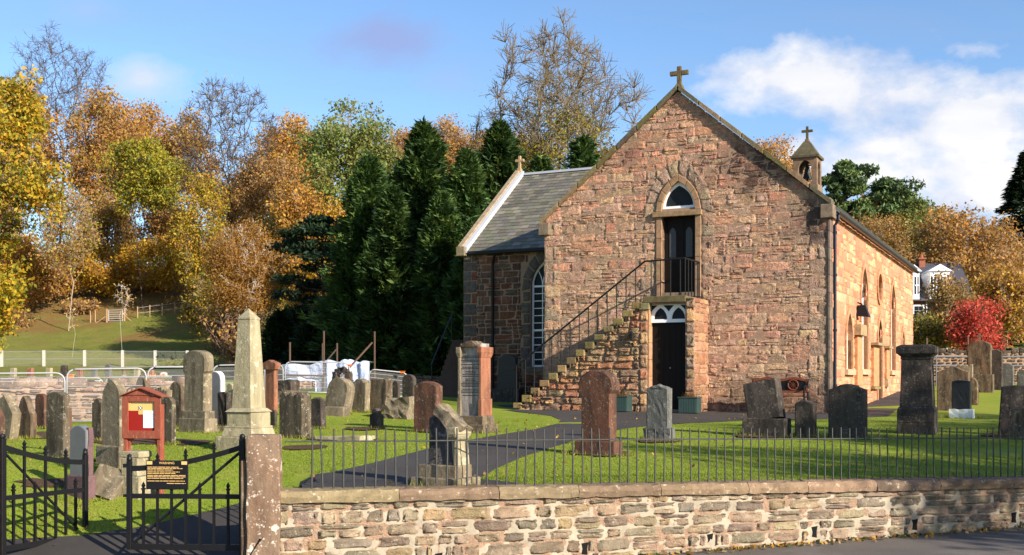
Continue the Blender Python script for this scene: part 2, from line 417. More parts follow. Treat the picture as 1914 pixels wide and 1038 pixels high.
M = dict(
    facade=masonry_mat('church_rubble', stain_shade=church_soot_shade, fine=13.0, bstr=1.0, bdist=0.09),
    side=masonry_mat('church_side_rubble', fine=17.0, bstr=0.7, bdist=0.05, con=0.35),
    dressing=masonry_mat('dressed_stone', fine=40.0, bstr=0.35, bdist=0.015),
    rubble=masonry_mat('roadside_rubble', fine=24.0, bstr=0.9, bdist=0.035, lichen=0.65, con=.7),
    coping=masonry_mat('coping_stone', fine=18.0, bstr=0.6, bdist=0.02, lichen=0.6),
    mortar=plain('mortar', S(150, 140, 123), 0.95, var=0.6, scale=4, bmp=0.35, bd=0.03),
    mortar_dark=plain('church_mortar', S(146, 120, 100), 0.95, var=0.35, scale=9, bmp=0.8, bd=0.03),
    slate=attr_mat('roof_slate', 0.6, 0.5, 22.0),
    lead=plain('lead_flashing', (0.40, 0.42, 0.46), 0.5, 0.0, 0.15, 5),
    white=plain('white_paint', (0.78, 0.79, 0.80), 0.45, 0, 0.06, 6, 0.05),
    black=plain('black_iron', (0.006, 0.006, 0.007), 0.45, 0.0, 0.4, 20, 0.2),
    greyiron=plain('grey_iron', (0.045, 0.047, 0.044), 0.5, 0.15, 0.6, 30, 0.3),
    glass=glass_mat('dark_glass'),
    darkwood=wood_mat('dark_brown_door', (0.010, 0.007, 0.006)),
    redwood=worn_red('red_stained_wood'),
    redwood_plain=wood_mat('red_stained_wood', (0.22, 0.058, 0.034), 0.7),
    steel=plain('galvanised_tube', (0.32, 0.32, 0.33), 0.5, 0.25, 0.15, 10, 0.05),
    net=net_mat('wire_mesh_panel', (0.4, 0.4, 0.4), 0.06),
    net2=net_mat('chain_link', (0.42, 0.44, 0.36), 0.13),
    tarp=tarp_mat('plastic_sheeting'),
    rust=plain('scaffold_tube', (0.09, 0.055, 0.04), 0.7, 0.2, 0.4, 12),
    asphalt=asphalt_mat('tarmac', 0.080, (1.12, 0.95, 0.82)), path=asphalt_mat('path_tarmac', 0.022, (1.16, 0.95, 0.80)),
    kerb=plain('kerb_stone', (0.42, 0.40, 0.36), 0.9, 0, 0.2, 6, 0.4),
    lawn=ground_grass_mat('mown_lawn', True), hill=ground_grass_mat('rough_hillside', False),
    soil=plain('leafy_soil', S(78, 58, 42), 0.95, 0, 0.5, 9, 0.9, 0.04),
    planter=plain('green_planter', (0.030, 0.055, 0.050), 0.5, 0, 0.3, 6),
    bellm=plain('bell_bronze', (0.03, 0.035, 0.03), 0.45, 0.7, 0.3, 6),
    yellow=plain('road_paint', (0.55, 0.42, 0.06), 0.8, 0, 0.3, 12),
    orange=plain('orange_plastic', (0.75, 0.20, 0.03), 0.5, 0, 0.1, 6),
    blue=plain('blue_plastic', (0.03, 0.10, 0.55), 0.5, 0, 0.1, 6),
    paper=plain('white_paper', (0.82, 0.82, 0.80), 0.7, 0, 0.03, 5, 0),
    ink=plain('grey_ink', (0.16, 0.16, 0.17), 0.8, 0, 0.1, 5, 0),
    gold=plain('gilt_paint', S(196, 160, 100), 0.5, 0, 0.15, 9, 0),
    creamy=plain('yellow_card', S(208, 170, 104), 0.7, 0, 0.06, 5, 0),
    maroon=plain('red_card', S(134, 26, 20), 0.7, 0, 0.12, 5, 0),
    navy=plain('navy_paint', (0.012, 0.015, 0.03), 0.35, 0, 0.3, 8),
    leaf=leaf_mat('autumn_leaf', 0.38), needle=leaf_mat('conifer_needle', 0.18, 0.55), 
    bark=bark_mat('grey_brown_bark', S(136, 120, 98)), barkd=bark_mat('dark_bark', S(74, 60, 48)), barkp=bark_mat('pale_birch_bark', S(196, 186, 172)),
    barkm=bark_mat('olive_brown_bark', S(106, 92, 70)),
    twig=bark_mat('twig_bark', S(118, 92, 76)),
    g_lichen=grave_mat('lichen_sandstone', S(124, 112, 92), S(52, 46, 38), S(178, 168, 140), 0.55),
    g_brown=grave_mat('brown_sandstone', S(108, 94, 76), S(44, 39, 33), S(156, 146, 122), 0.5, red=S(108, 84, 66), streak=.85),
    g_crust=grave_mat('lichen_crusted_stone', S(92, 82, 68), S(38, 34, 29), S(160, 152, 128), 0.75, streak=.8, bstr=.9),
    g_redbrown=grave_mat('red_brown_sandstone', S(92, 66, 53), S(48, 37, 33), S(140, 122, 104), 0.45, red=S(98, 64, 50), streak=.75),
    g_red=grave_mat('red_sandstone', S(138, 94, 72), S(74, 46, 38), S(160, 132, 106), 0.3, red=S(142, 92, 70)),
    g_dark=grave_mat('sooty_sandstone', S(72, 64, 58), S(32, 29, 27), S(128, 120, 106), 0.45, streak=.75),
    g_pale=grave_mat('pale_sandstone', S(150, 141, 114), S(98, 90, 70), S(196, 188, 166), 0.75, streak=0.5),
    g_polish=grave_mat('polished_granite', S(112, 112, 116), S(94, 94, 98), S(130, 130, 132), 0.1, rough=0.25, bstr=0.04, streak=0.2),
    g_purple=grave_mat('rough_purple_granite', S(104, 80, 82), S(72, 56, 58), S(126, 104, 104), 0.2, bstr=1.0, streak=0.3),
    g_grey=grave_mat('grey_granite', S(98, 98, 94), S(56, 56, 55), S(150, 150, 144), 0.5, bstr=0.8),
    g_white=grave_mat('white_marble', S(214, 214, 212), S(180, 182, 184), S(226, 226, 224), 0.2, bstr=0.15, streak=0.2),
    g_black=grave_mat('black_granite', S(44, 44, 48), S(32, 32, 34), S(86, 84, 80), 0.1, rough=0.3, bstr=0.05, streak=0.2),
    g_slate=grave_mat('grey_slate_panel', S(150, 142, 136), S(84, 76, 74), S(172, 166, 158), 0.35, bstr=0.3, streak=0.8),
    moss=masonry_mat('mossy_stone', fine=30, bstr=0.7, bdist=0.02),
)
RNG = random.Random(7)
# ------------------------------------------------------------------ terrain
def lerp(tab, y):
    if y <= tab[0][0]: return tab[0][1]
    for (a, za), (b, zb) in zip(tab, tab[1:]):
        if y <= b: return za + (zb - za) * (y - a) / (b - a)
    return tab[-1][1]
def sstep(a, b, x):
    t = min(1, max(0, (x - a) / (b - a))); return t * t * (3 - 2 * t)
PL = [(22, .83), (24, .88), (28, 1.25), (38, 1.47), (52, 1.75), (66, 2.4), (72, 3.3), (80, 5.1), (90, 7.7), (102, 10.8), (116, 13.4), (126, 13.4), (160, 9), (230, 0)]
PR = [(22, .80), (27, .905), (29.5, .93), (31.4, 1.0), (37.3, 1.28), (45, 1.5), (60, 2.0), (75, 4), (95, 9), (120, 15), (150, 19), (190, 20), (240, 15)]
from mathutils import noise as mn
def G(x, y):
    lawn = .60 - .010 * (x + 2) * min(1, max(0, (20 - y) / 9)) + .02 * (y - 11)
    lawn = max(lawn, .2)
    if y > 22:
        w = sstep(-.17, -.03, x / y)
        lawn = lerp(PL, y) * (1 - w) + lerp(PR, y) * w
    if x < -2.1 and y < 16:
        ramp = max(-.10, .25 * (y - 10.75))
        lawn = lawn + (min(lawn, ramp) - lawn) * sstep(-2.1, -2.4, x)
    if x > -2.2 and y < 22:
        b = (x - WA.x) * WN.x + (y - WA.y) * WN.y; a = (x - WA.x) * WD.x + (y - WA.y) * WD.y
        if b < 3: lawn = min(lawn, .64 - .0113 * a - .03 + max(0, b - .3) * .045)
    if y > 64: lawn += mn.noise(Vector((x * .07, y * .07, 0))) * .8 * min(1, (y - 64) / 20)
    return lawn
def ray(u, v, Y): return Vector(((u - CX) / FPX * Y, Y, EYE - (v - HY) / FPX * Y))
def ground_at(u, v):
    Y = 10.6
    while Y < 300:
        p = ray(u, v, Y)
        if p.z <= G(p.x, p.y): break
        Y += .02
    p.z = G(p.x, p.y); return p
def at(u, Y):
    x = (u - CX) / FPX * Y; return Vector((x, Y, G(x, Y)))

WA0 = 0
WA = Vector((-2.25, 10.40)); WD = Vector((.954, .300)).normalized(); WN = Vector((-WD.y, WD.x))
def wl(a, b): p = WA + WD * a + WN * b; return p.x, p.y

def grid_ground(name, mat, A, B):
    vs = []; fs = []
    for b in B:
        for a in A:
            x, y = wl(a, b); z = G(x, y)
            if a < -.1 and b < 0.35: z = min(z, -.04)
            vs.append((x, y, z))
    n = len(A)
    for j in range(len(B) - 1):
        for i in range(n - 1):
            fs.append((j * n + i, j * n + i + 1, (j + 1) * n + i + 1, (j + 1) * n + i))
    me = bpy.data.meshes.new(name); me.from_pydata(vs, [], fs)
    o = link(name, me, mat, smooth=True); tag(o, kind='structure'); return o
RZ = lambda a: max(-.5, -.215 + .0235 * a)        # the road climbs gently to the right
A1 = [-30, -20, -12, -8, -6] + [-5 + .25 * i for i in range(20)] + [.02, .25, .5, 1, 2, 3, 4, 6, 8, 10, 13, 17, 22, 28, 36, 50]
B1 = [.16, .3, .5, .75, 1, 1.3, 1.6, 2, 2.5, 3, 3.5, 4, 5, 6, 7, 8, 9, 10, 11, 12, 13, 14, 16, 18, 20, 22, 25, 28, 32, 36]
grid_ground('lawn', M['lawn'], A1, B1)
A2 = [-260, -200, -160] + [-130 + 3 * i for i in range(70)] + [85, 100, 130, 160, 200, 260]
B2 = [36, 40, 45, 50] + [53 + 3 * i for i in range(40)] + [180, 200, 230, 300]
grid_ground('hillside', M['hill'], A2, B2)

mb = MB()
for a, b in ((-60, -20), (-20, 0), (0, 20), (20, 60)):
    q = [wl(a, -70), wl(b, -70), wl(b, .16), wl(a, .16)]
    mb.add([(*q[0], RZ(a) - .12), (*q[1], RZ(b) - .12), (*q[2], RZ(b) - .12), (*q[3], RZ(a) - .12)], [(0, 1, 2, 3)])
tag(mb.build('road', M['asphalt']), kind='structure')
mb = MB()   # pavement strip and kerb between wall and road
a0, a1 = wl(.6, -1.75), wl(45, -1.75); b0, b1 = wl(.6, .12), wl(45, .12)
mb.add([(*a0, RZ(.6)), (*a1, RZ(45)), (*b1, RZ(45)), (*b0, RZ(.6))], [(0, 1, 2, 3)])
tag(mb.build('pavement', M['asphalt']), kind='structure')
mb = MB()
for i in range(45):
    q = [wl(.6 + i, -1.9), wl(.6 + i + .985, -1.9), wl(.6 + i + .985, -1.752), wl(.6 + i, -1.752)]
    mb.add([(*p, RZ(i + .6) - .13) for p in q] + [(*p, RZ(i + .6 + (k in (1, 2))) + .006) for k, p in enumerate(q)], [(4, 5, 6, 7), (0, 1, 5, 4), (1, 2, 6, 5), (2, 3, 7, 6), (3, 0, 4, 7)])
tag(mb.build('kerb', M['kerb'], bev=.015), kind='structure')
mb = MB()
q = [wl(5.35, -1.70), wl(6.3, -1.70), wl(6.3, -1.655), wl(5.35, -1.655)]
mb.add([(*p, RZ(5.35 + .95 * (k in (1, 2))) + .006) for k, p in enumerate(q)], [(0, 1, 2, 3)])
tag(mb.build('pavement_marking', M['yellow']), kind='structure')

def draped(name, pix, mat, dz=.007, cuts=.35):
    """a sheet laid over the ground inside a pixel outline, or inside world points"""
    P = [ground_at(*p) if len(p) == 2 else Vector(p) for p in pix]
    bm = bmesh.new(); vs = [bm.verts.new((p.x, p.y, 0)) for p in P]
    for t in tessellate_polygon([[Vector((p.x, p.y, 0)) for p in P]]): bm.faces.new([vs[i] for i in t])
    for _ in range(7):
        es = [e for e in bm.edges if e.calc_length() > cuts]
        if not es: break
        bmesh.ops.subdivide_edges(bm, edges=es, cuts=1)
        bmesh.ops.triangulate(bm, faces=bm.faces)
    for v in bm.verts: v.co.z = G(v.co.x, v.co.y) + dz
    bmesh.ops.recalc_face_normals(bm, faces=bm.faces)
    for f in bm.faces:
        if f.normal.z < 0: f.normal_flip()
    me = bpy.data.meshes.new(name); bm.to_mesh(me); bm.free()
    return tag(link(name, me, mat), kind='structure')
E = wl
path_px = [(*wl(.35, .20), 0), (560, 903), (620, 884), (690, 868), (760, 850), (830, 832), (930, 814), (1000, 803), (1040, 793), (1048, 786), (1030, 778), (945, 768), (870, 766), (850, 758), (940, 757),
           (1130, 757), (1340, 757), (1560, 757), (1600, 752), (1650, 737), (1700, 722), (1712, 727), (1690, 752), (1660, 779), (1548, 784), (1400, 786), (1275, 792), (1180, 800), (1110, 812),
           (1075, 824), (985, 852), (930, 876), (895, 897), (*wl(2.85, .20), 0)]
draped('path', path_px, M['path'])
# tarmac apron under the gates, rising to the path behind the wall
draped('path', [(-5.6, 10.2, 0), (*wl(-.05, -.15), 0), (*wl(-.02, .3), 0), (*wl(.5, .3), 0), (*wl(.6, .9), 0), (-2.2, 12.35, 0), (-2.55, 12.5, 0), (-3.0, 12.0, 0), (-3.7, 11.45, 0), (-4.25, 11.2, 0), (-5.6, 11.0, 0)], M['path'], .010)

# ------------------------------------------------------------------ masonry generator
def stone_patch(mb, r, fn, rng, col, bulge=.02, gap=.008, base=-.015, rough=.010, rnd=.0, n=4):
    """one stone: a small cushion of n x n cells over rectangle r=(u0,u1,v0,v1); fn(u,v,d) -> point"""
    u0, u1, v0, v1 = r; g = gap
    if u1 - u0 < 3 * g or v1 - v0 < 3 * g: return
    j = lambda s: rng.uniform(-s, s)
    s = min(u1 - u0, v1 - v0)
    c = [(u0 + g + j(.05 * s), v0 + g + j(.05 * s)), (u1 - g + j(.05 * s), v0 + g + j(.05 * s)), (u1 - g + j(.05 * s), v1 - g + j(.05 * s)), (u0 + g + j(.05 * s), v1 - g + j(.05 * s))]
    tilt = (j(1) * rough, j(1) * rough)
    vs = []; m = n + 1
    ts = [0, .1 if rnd == 0 else .16] + [k / (n - 2) for k in range(1, n - 2)] + [.9 if rnd == 0 else .84, 1]
    m = len(ts); n = m - 1
    for b in ts:
        for a in ts:
            x = (c[0][0] * (1 - a) + c[1][0] * a) * (1 - b) + (c[3][0] * (1 - a) + c[2][0] * a) * b
            y = (c[0][1] * (1 - a) + c[1][1] * a) * (1 - b) + (c[3][1] * (1 - a) + c[2][1] * a) * b
            if rnd:                                  # round the corners off
                aa, bb = 2 * a - 1, 2 * b - 1
                k = 1 - rnd * (abs(aa * bb) ** 1.5) * .5
                x = (x - (u0 + u1) / 2) * k + (u0 + u1) / 2; y = (y - (v0 + v1) / 2) * k + (v0 + v1) / 2
            edge = a in (0, 1) or b in (0, 1)
            d = base if edge else bulge + tilt[0] * (2 * a - 1) + tilt[1] * (2 * b - 1) + j(rough)
            if not edge or rnd: x += j(.012 * s / .2); y += j(.012 * s / .2)
            vs.append(fn(x, y, d))
    fs = [(q * m + p, q * m + p + 1, (q + 1) * m + p + 1, (q + 1) * m + p) for q in range(n) for p in range(n)]
    mb.add(vs, fs, col)

def courses(mb, U, Vr, fn, rng, pal, blocked=None, hr=(.2, .32), lr=(.25, .62), split=.25, **kw):
    v = Vr[0]
    while v < Vr[1] - .02:
        h = rng.uniform(*hr); v2 = min(v + h, Vr[1])
        if Vr[1] - v2 < hr[0] * .5: v2 = Vr[1]
        u = U[0] - rng.uniform(0, .15)
        while u < U[1] - .03:
            u2 = u + rng.uniform(*lr) * (.75 + .5 * h / hr[1])
            a, b = max(u, U[0]), min(u2, U[1])
            if U[1] - b < lr[0] * .4: b = U[1]; u2 = b
            subs = [(a, b, v, v2)]
            if rng.random() < split:
                k = v + (v2 - v) * rng.uniform(.35, .65)
                subs = [(a, b, v, k), (a, b, k, v2)]
                if rng.random() < .5 and b - a > .35:
                    q = a + (b - a) * rng.uniform(.35, .65); subs = [(a, q, v, k), (q, b, v, k), (a, b, k, v2)]
            for r in subs:
                todo = [(r, 0)]
                while todo:
                    q, dep = todo.pop()
                    if not (blocked and blocked(*q)): stone_patch(mb, q, fn, rng, jit(rng, rng.choice(pal)), **kw)
                    elif dep < 3 and q[1] - q[0] > .09:
                        k = (q[0] + q[1]) / 2; todo += [((q[0], k, q[2], q[3]), dep + 1), ((k, q[1], q[2], q[3]), dep + 1)]
            u = u2
        v = v2
def jit(rng, c, s=.16):
    k = 1 + rng.uniform(-s, s); return tuple(min(1, max(0, x * k * (1 + rng.uniform(-.05, .05)))) for x in c)

# ------------------------------------------------------------------ roadside wall
ZT = lambda a: .64 - .0113 * a                       # top of the coping along the wall
LW = 14.0
wall = empty('roadside_wall', (WA.x, WA.y, 0), math.atan2(WD.y, WD.x), 'low rubble stone wall with pale mortar and flat coping along the road', 'wall')
mb = MB(); mb.panel([(0.02, -.6), (LW, -.6), (LW, ZT(LW) - .11), (0.02, ZT(0) - .11)], [], 0.0, .28)
mb.build('wall_core', M['mortar_dark'], wall)
mb = MB(); na, nv = 420, 26
for j in range(nv + 1):
    for i in range(na + 1):
        u = .03 + (LW - .05) * i / na; z = -.5 + (ZT(u) - .115 + .5) * j / nv; q = Vector((u * 5, z * 9, 1.7))
        mb.v.append((u, -.001 - .010 * mn.noise(q) - .007 * mn.noise(q * 2.7), z)); mb.c.append((1, 1, 1))
mb.f += [(j * (na + 1) + i, j * (na + 1) + i + 1, (j + 1) * (na + 1) + i + 1, (j + 1) * (na + 1) + i) for j in range(nv) for i in range(na)]
mb.build('mortar', M['mortar'], wall, smooth=True)
mb = MB(); rng = random.Random(3)
pal = [S(138, 122, 100), S(126, 112, 94), S(146, 128, 102), S(114, 102, 88), S(154, 136, 110), S(124, 110, 98), S(142, 124, 106), S(152, 130, 94), S(104, 93, 82), S(132, 116, 98)]
pal = [tuple(a * .6 + b * .4 for a, b in zip(c, S(134, 124, 110))) for c in pal]
HOLES = [(1.62, .12), (3.12, .10), (4.51, .13), (5.75, .12), (7.02, .10), (8.35, .12), (10.2, .12)]
blk = lambda u0, u1, v0, v1: any(u0 < h + .035 and u1 > h - .035 and v0 < RZ(h) + .17 and v1 > RZ(h) + .05 for h, _ in HOLES)
wfn = lambda u, v, d: (u, -d, v * (ZT(u) - .115) / .53)
courses(mb, (.05, LW - .02), (-.38, .53), wfn, rng, pal, blk, hr=(.085, .165), lr=(.13, .42), split=.16, bulge=.020, gap=.002, base=-.012, rough=.016, rnd=.14, n=7)
mb.build('rubble_stones', M['rubble'], wall, smooth=True)
mb = MB()
for h, _ in HOLES: mb.panel([(h - .032, RZ(h) + .06), (h + .03, RZ(h) + .05), (h + .026, RZ(h) + .11), (h + .038, RZ(h) + .175), (h - .036, RZ(h) + .165), (h - .022, RZ(h) + .11)], [], -.006, .02)
mb.build('drain_hole', plain('hole_shade_black', (.006, .006, .006), 1, bmp=0), wall)  # black plates paint the shade inside the drain holes
a = -.04; k = 0
while a < LW:
    L = rng.uniform(.7, 1.5); b = min(a + L, LW); mb = MB(); n = 10
    colr = jit(rng, rng.choice([S(126, 110, 90), S(114, 98, 82), S(136, 120, 96), S(106, 94, 82)]), .12)
    prof = [(-.055, -.115), (-.062, -.06), (-.05, -.022), (-.03, -.004), (.1, .004), (.25, 0), (.33, -.01), (.33, -.115)]
    vs = []; 
    for i in range(n + 1):
        q = a + (b - a - .006) * i / n
        for (y, z) in prof: vs.append((q, y + rng.uniform(-.010, .010), ZT(q) + z + rng.uniform(-.007, .007)))
    m_ = len(prof)
    fs = [(i * m_ + p, i * m_ + (p + 1) % m_, (i + 1) * m_ + (p + 1) % m_, (i + 1) * m_ + p) for i in range(n) for p in range(m_)] + [tuple(range(m_))[::-1], tuple(n * m_ + p for p in range(m_))]
    mb.add(vs, fs, colr); mb.build('coping_stone', M['coping'], wall); a = b

# railing let into the coping
rail = empty('iron_railing', (WA.x, WA.y, 0), math.atan2(WD.y, WD.x), 'thin grey iron railing of upright bars set on the low roadside wall', 'railing')
mb = MB(); mb.tube([(.17, .10, ZT(.17) + .445), (4, .10, ZT(4) + .452), (9, .10, ZT(9) + .445), (LW, .10, ZT(LW) + .45)], .0075, 6)
mb.build('rail', M['greyiron'], rail)
mb = MB(); mb.tube([(0, 0, -.01), (.002, .001, .3), (0, 0, .565)], [.0095, .0088, .0082], 6)
bar_me = None; a = .42; rng = random.Random(5); k = 0
while k < 96 and a < LW:
    if bar_me is None:
        o = mb.build('railing_bar', M['greyiron'], rail); bar_me = o
    else:
        o = bar_me.copy(); COL.objects.link(o); o.parent = rail
    o.location = (a + rng.uniform(-.004, .004), .10, ZT(a)); o.rotation_euler = (rng.uniform(-.02, .02), rng.gauss(0, .016), 0)
    o.scale.z = rng.uniform(.985, 1.015); a += .1005; k += 1
mb = MB(); mb.tube([(.10, .09, ZT(0) + .445), (.06, .09, ZT(0) + .43), (.06, .07, ZT(0) + .30), (.10, .07, ZT(0) + .29)], .008, 6)
mb.build('wall_tie', M['greyiron'], rail)

# ------------------------------------------------------------------ gate pillars and gates
def pillar(name, cx, cy, w, d, h, label, rng, back=.12):
    p = empty(name, (cx, cy, 0), math.atan2(WD.y, WD.x) * .45, label, 'gate pillar', 'stone pillars of the gateway')
    mb = MB(); nz = 12
    prof = [(-w / 2, -d / 2), (-w / 6, -d / 2 - .004), (w / 6, -d / 2), (w / 2, -d / 2), (w / 2, d / 2), (-w / 2, d / 2)]
    vs = []
    for i in range(nz + 1):
        z = -.15 + (h + .15) * i / nz; k = 1 if i < nz else .95
        for (x, y) in prof: vs.append((x * k + rng.uniform(-.006, .006), y * k + rng.uniform(-.006, .006), z + (rng.uniform(-.012, .012) if i == nz else 0)))
    m_ = len(prof)
    fs = [(i * m_ + q, i * m_ + (q + 1) % m_, (i + 1) * m_ + (q + 1) % m_, (i + 1) * m_ + q) for i in range(nz) for q in range(m_)] + [tuple(nz * m_ + q for q in range(m_))]
    mb.add(vs, fs); mb.build('shaft', M['g_pillar'], p, bev=.012)
    mb = MB(); mb.box(-w / 2 - .055, -w / 2 + .02, -d / 2 + .05, d / 2 - .03, -.15, h * .80); mb.build('hinge_stone', M['g_brown'], p, bev=.012)
    return p
M['g_pillar'] = grave_mat('lichen_red_pillar', S(124, 104, 86), S(74, 60, 50), S(206, 198, 182), 0.95, red=S(120, 92, 72), streak=.6)
pillar('gate_pillar', -2.285, 10.46, .30, .34, 1.155, 'tall reddish stone gate pillar with white lichen at the end of the railing wall', random.Random(1))
pillar('gate_pillar', -4.98, 10.52, .34, .34, 1.16, 'reddish stone gate pillar cut off by the picture edge, beside the open gate leaf', random.Random(2))

def spear(mb, x, z0, z1, w=.011, top=True):
    mb.box(x - w, x + w, -w, w, z0, z1 - (.075 if top else 0))
    if top:
        mb.frustum((w * 1.5, w * 1.5), (w * 1.5, w * 1.5), z1 - .075, z1 - .06, c=(x, 0)); mb.frustum((w * .7, w * .7), (w * 1.35, w * 1.35), z1 - .06, z1 - .035, c=(x, 0)); mb.frustum((w * 1.35, w * 1.35), (.001, .001), z1 - .035, z1, c=(x, 0))
def gate_leaf(p, L, z0, hh, hl, tall, label):
    """hinge post at x=0, latch post at x=L (L may be negative); local z = 0 at road level"""
    g = empty('iron_gate', p[0], p[1], label, 'gate', 'leaves of the black iron gate')
    sg = 1 if L > 0 else -1; A = abs(L)
    X = lambda t: sg * A * t
    mb = MB(); mb.box(-.026, .026, -.026, .026, -.06, hh - .02); mb.lathe([(.026, hh - .02), (.03, hh), (.02, hh + .022), (.0, hh + .03)], n=10); mb.build('hinge_post', M['black'], g, bev=.004)
    mb = MB(); mb.box(X(1) - .022, X(1) + .022, -.022, .022, z0 - .0, hl + .1); mb.lathe([(.022, hl + .1), (.028, hl + .12), (.019, hl + .14), (.024, hl + .155), (0, hl + .17)], c=(X(1), 0, 0), n=10); mb.build('latch_post', M['black'], g, bev=.004)
    top = lambda t: hl + .055 + (hh - .07 - hl - .055) * (1 - t) ** 1.7
    mb = MB()
    pr = []
    for i in range(13):
        t = i / 12; pr.append((X(t), top(t)))
    mb.panel(pr + [(x, z - .05) for x, z in pr[::-1]], [], -.016, .016)
    zm = z0 + .50
    mb.box(*sorted((X(.0), X(1.02))), -.013, .013, zm - .022, zm + .022)
    mb.box(*sorted((X(0), X(1))), -.013, .013, z0, z0 + .055)
    mb.build('frame_rail', M['black'], g)
    mb = MB(); mb.tube([(X(.02), .016, top(0) - .07), (X(.97), .016, z0 + .06)], .014, 6); mb.build('brace', M['black'], g)
    nb = 8
    for i in range(1, nb):
        t = i / nb; mb = MB()
        z1 = top(t) + .105 if (i % 2 == 0) else zm + .135
        spear(mb, X(t), z0 + .01, z1); mb.build('gate_bar', M['black'], g)
    # rivets
    mb = MB()
    for i in range(1, nb):
        for z in (zm, z0 + .028): mb.lathe([(.010, 0), (.008, .006), (0, .008)], n=6)
    return g, X, top, zm
gz = .075
gR, X, top, zm = gate_leaf(((-2.50, 10.50, 0), math.radians(-4)), -1.075, gz, 1.13, .80, True, 'black iron gate leaf carrying the small black warning notice')
mb = MB(); mb.box(-.20, .20, -.008, .008, 0, .27); sb = mb.build('warning_notice', M['black'], gR, loc=(X(.655), -.024, gz + .565), bev=.004)
for xx in (-.165, .165):
    mb = MB(); mb.box(xx - .026, xx + .026, -.012, -.0085, .232, .262); mb.build('corner_badge', M['gold'], sb)
def text(name, body, size, mat, parent, loc, rot=(math.pi / 2, 0, 0), ext=.0008):
    cu = bpy.data.curves.new(name, 'FONT'); cu.body = body; cu.size = size; cu.extrude = ext; cu.align_x = 'CENTER'; cu.materials.append(mat)
    o = bpy.data.objects.new(name, cu); COL.objects.link(o)
    bpy.context.view_layer.update(); me = bpy.data.meshes.new_from_object(o); bpy.data.objects.remove(o)
    o = bpy.data.objects.new(name, me); COL.objects.link(o); o.parent = parent; o.location = loc; o.rotation_euler = rot; return o
text('heading_lettering', 'WARNING', .030, M['gold'], sb, (0, -.0100, .236))
mb = MB(); rng = random.Random(11)
for row, ln in [(.205, .8), (.192, .9), (.178, .66), (.160, .83), (.146, .72), (.128, .98), (.115, .98), (.101, .92), (.076, .96), (.054, .48)]:
    x = -.185 if ln > .5 else .0
    end = x + .37 * ln if ln > .5 else .178
    while x < end:
        w = rng.uniform(.02, .07); mb.box(x, min(x + w, end), -.0105, -.0085, row, row + .006); x += w + .006
mb.build('small_print', M['gold'], sb)
mb = MB(); mb.box(-1.13, -1.075, -.02, .02, .84, .875); mb.box(-1.13, -1.075, -.014, .014, .565, .59); mb.build('latch', M['black'], gR)
gL, X2, top2, zm2 = gate_leaf(((-4.76, 10.58, 0), math.radians(63)), .98, .05, 1.13, .80, True, 'black iron gate leaf standing half open beside the picture edge')
# ------------------------------------------------------------------ church (local: x along the facade, y inwards, z up from the foot of the facade)
CH0 = Vector((4.095, 27.878, .906)); CHR = math.atan2(-.437, .899)
ch = empty('stone_church', CH0, CHR, 'red and grey rubble stone church with cross topped gable and outside stair', 'church')
def chw(x, y, z=0):
    c, s = math.cos(CHR), math.sin(CHR); return Vector((CH0.x + c * x - s * y, CH0.y + s * x + c * y, CH0.z + z))
def arc(a, zb, za, n=8):
    """pointed arch outline from (a, zb) over (0, za) to (-a, zb)"""
    k = (za - zb) / (a * math.sqrt(3)); R = []
    for i in range(n + 1):
        th = math.radians(60) * i / n; R.append((-a + 2 * a * math.cos(th), zb + k * 2 * a * math.sin(th)))
    return R + [(-x, z) for x, z in R[-2::-1]]
def sh(pts, dx): return [(x + dx, z) for x, z in pts]
PALF = [S(186, 144, 110), S(174, 130, 102), S(196, 154, 114), S(164, 130, 106), S(190, 156, 114), S(178, 122, 94), S(152, 128, 110), S(200, 162, 110), S(168, 138, 110), S(184, 120, 90), S(146, 124, 110), S(178, 150, 118)]
PALG = [S(156, 138, 120), S(142, 126, 112), S(166, 146, 122), S(134, 120, 110)]
PALS = [S(190, 136, 106), S(182, 126, 100), S(196, 146, 112), S(186, 118, 94), S(198, 150, 120), S(174, 126, 104), S(192, 132, 102)]
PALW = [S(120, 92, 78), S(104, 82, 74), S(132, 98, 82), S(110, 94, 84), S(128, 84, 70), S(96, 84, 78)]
HW, ZE, ZA = 3.61, 4.86, 7.86
gz_ = lambda x: ZE + (ZA - ZE) * (1 - abs(x) / HW)
def toward(P, m, k): return [tuple(a * (1 - k) + b * k for a, b in zip(c, m)) for c in P]
PALF = toward(PALF, S(204, 172, 150), .6); PALG = toward(PALG, S(184, 160, 136), .4)
# --- facade backing with openings
door_hole = [(-.42, 2.92), (.43, 2.92), (.43, 4.79), (-.42, 4.79)]
arch_hole = arc(.43, 4.99, 5.66)
mb = MB(); mb.panel([(-HW + .02, -.8), (HW - .02, -.8), (HW - .02, ZE), (0, ZA), (-HW + .02, ZE)], [door_hole, arch_hole], 0, .45)
mb.build('facade_wall', M['mortar_dark'], ch)
def blk_f(u0, u1, v0, v1):
    if u1 < -HW + .44 or u0 > HW - .44: return True
    if u1 > -.66 and u0 < .67 and v1 > 2.6 and v0 < 4.9: return True
    if v1 > 4.72 and v0 < 6.12 and u1 > -.84 and u0 < .84:
        # outside the voussoir ring?
        um = max(0, max(u0, -u1) if u0 * u1 > 0 else 0)
        if v0 > 4.6:
            w = .80 * (1 - max(0, (v0 - 4.9)) / 1.25); 
            return um < max(w, .0)
    if u1 > -.86 and u0 < .70 and v1 < 2.55: return True
    return False
def gable_clip(me, extra=0):
    bm = bmesh.new(); bm.from_mesh(me)
    for sg in (1, -1):
        nrm = Vector(((ZA - ZE) * sg, 0, HW)).normalized()
        bmesh.ops.bisect_plane(bm, geom=bm.verts[:] + bm.edges[:] + bm.faces[:], plane_co=(0, 0, ZA + .02), plane_no=nrm, clear_outer=True)
    bm.to_mesh(me); bm.free()
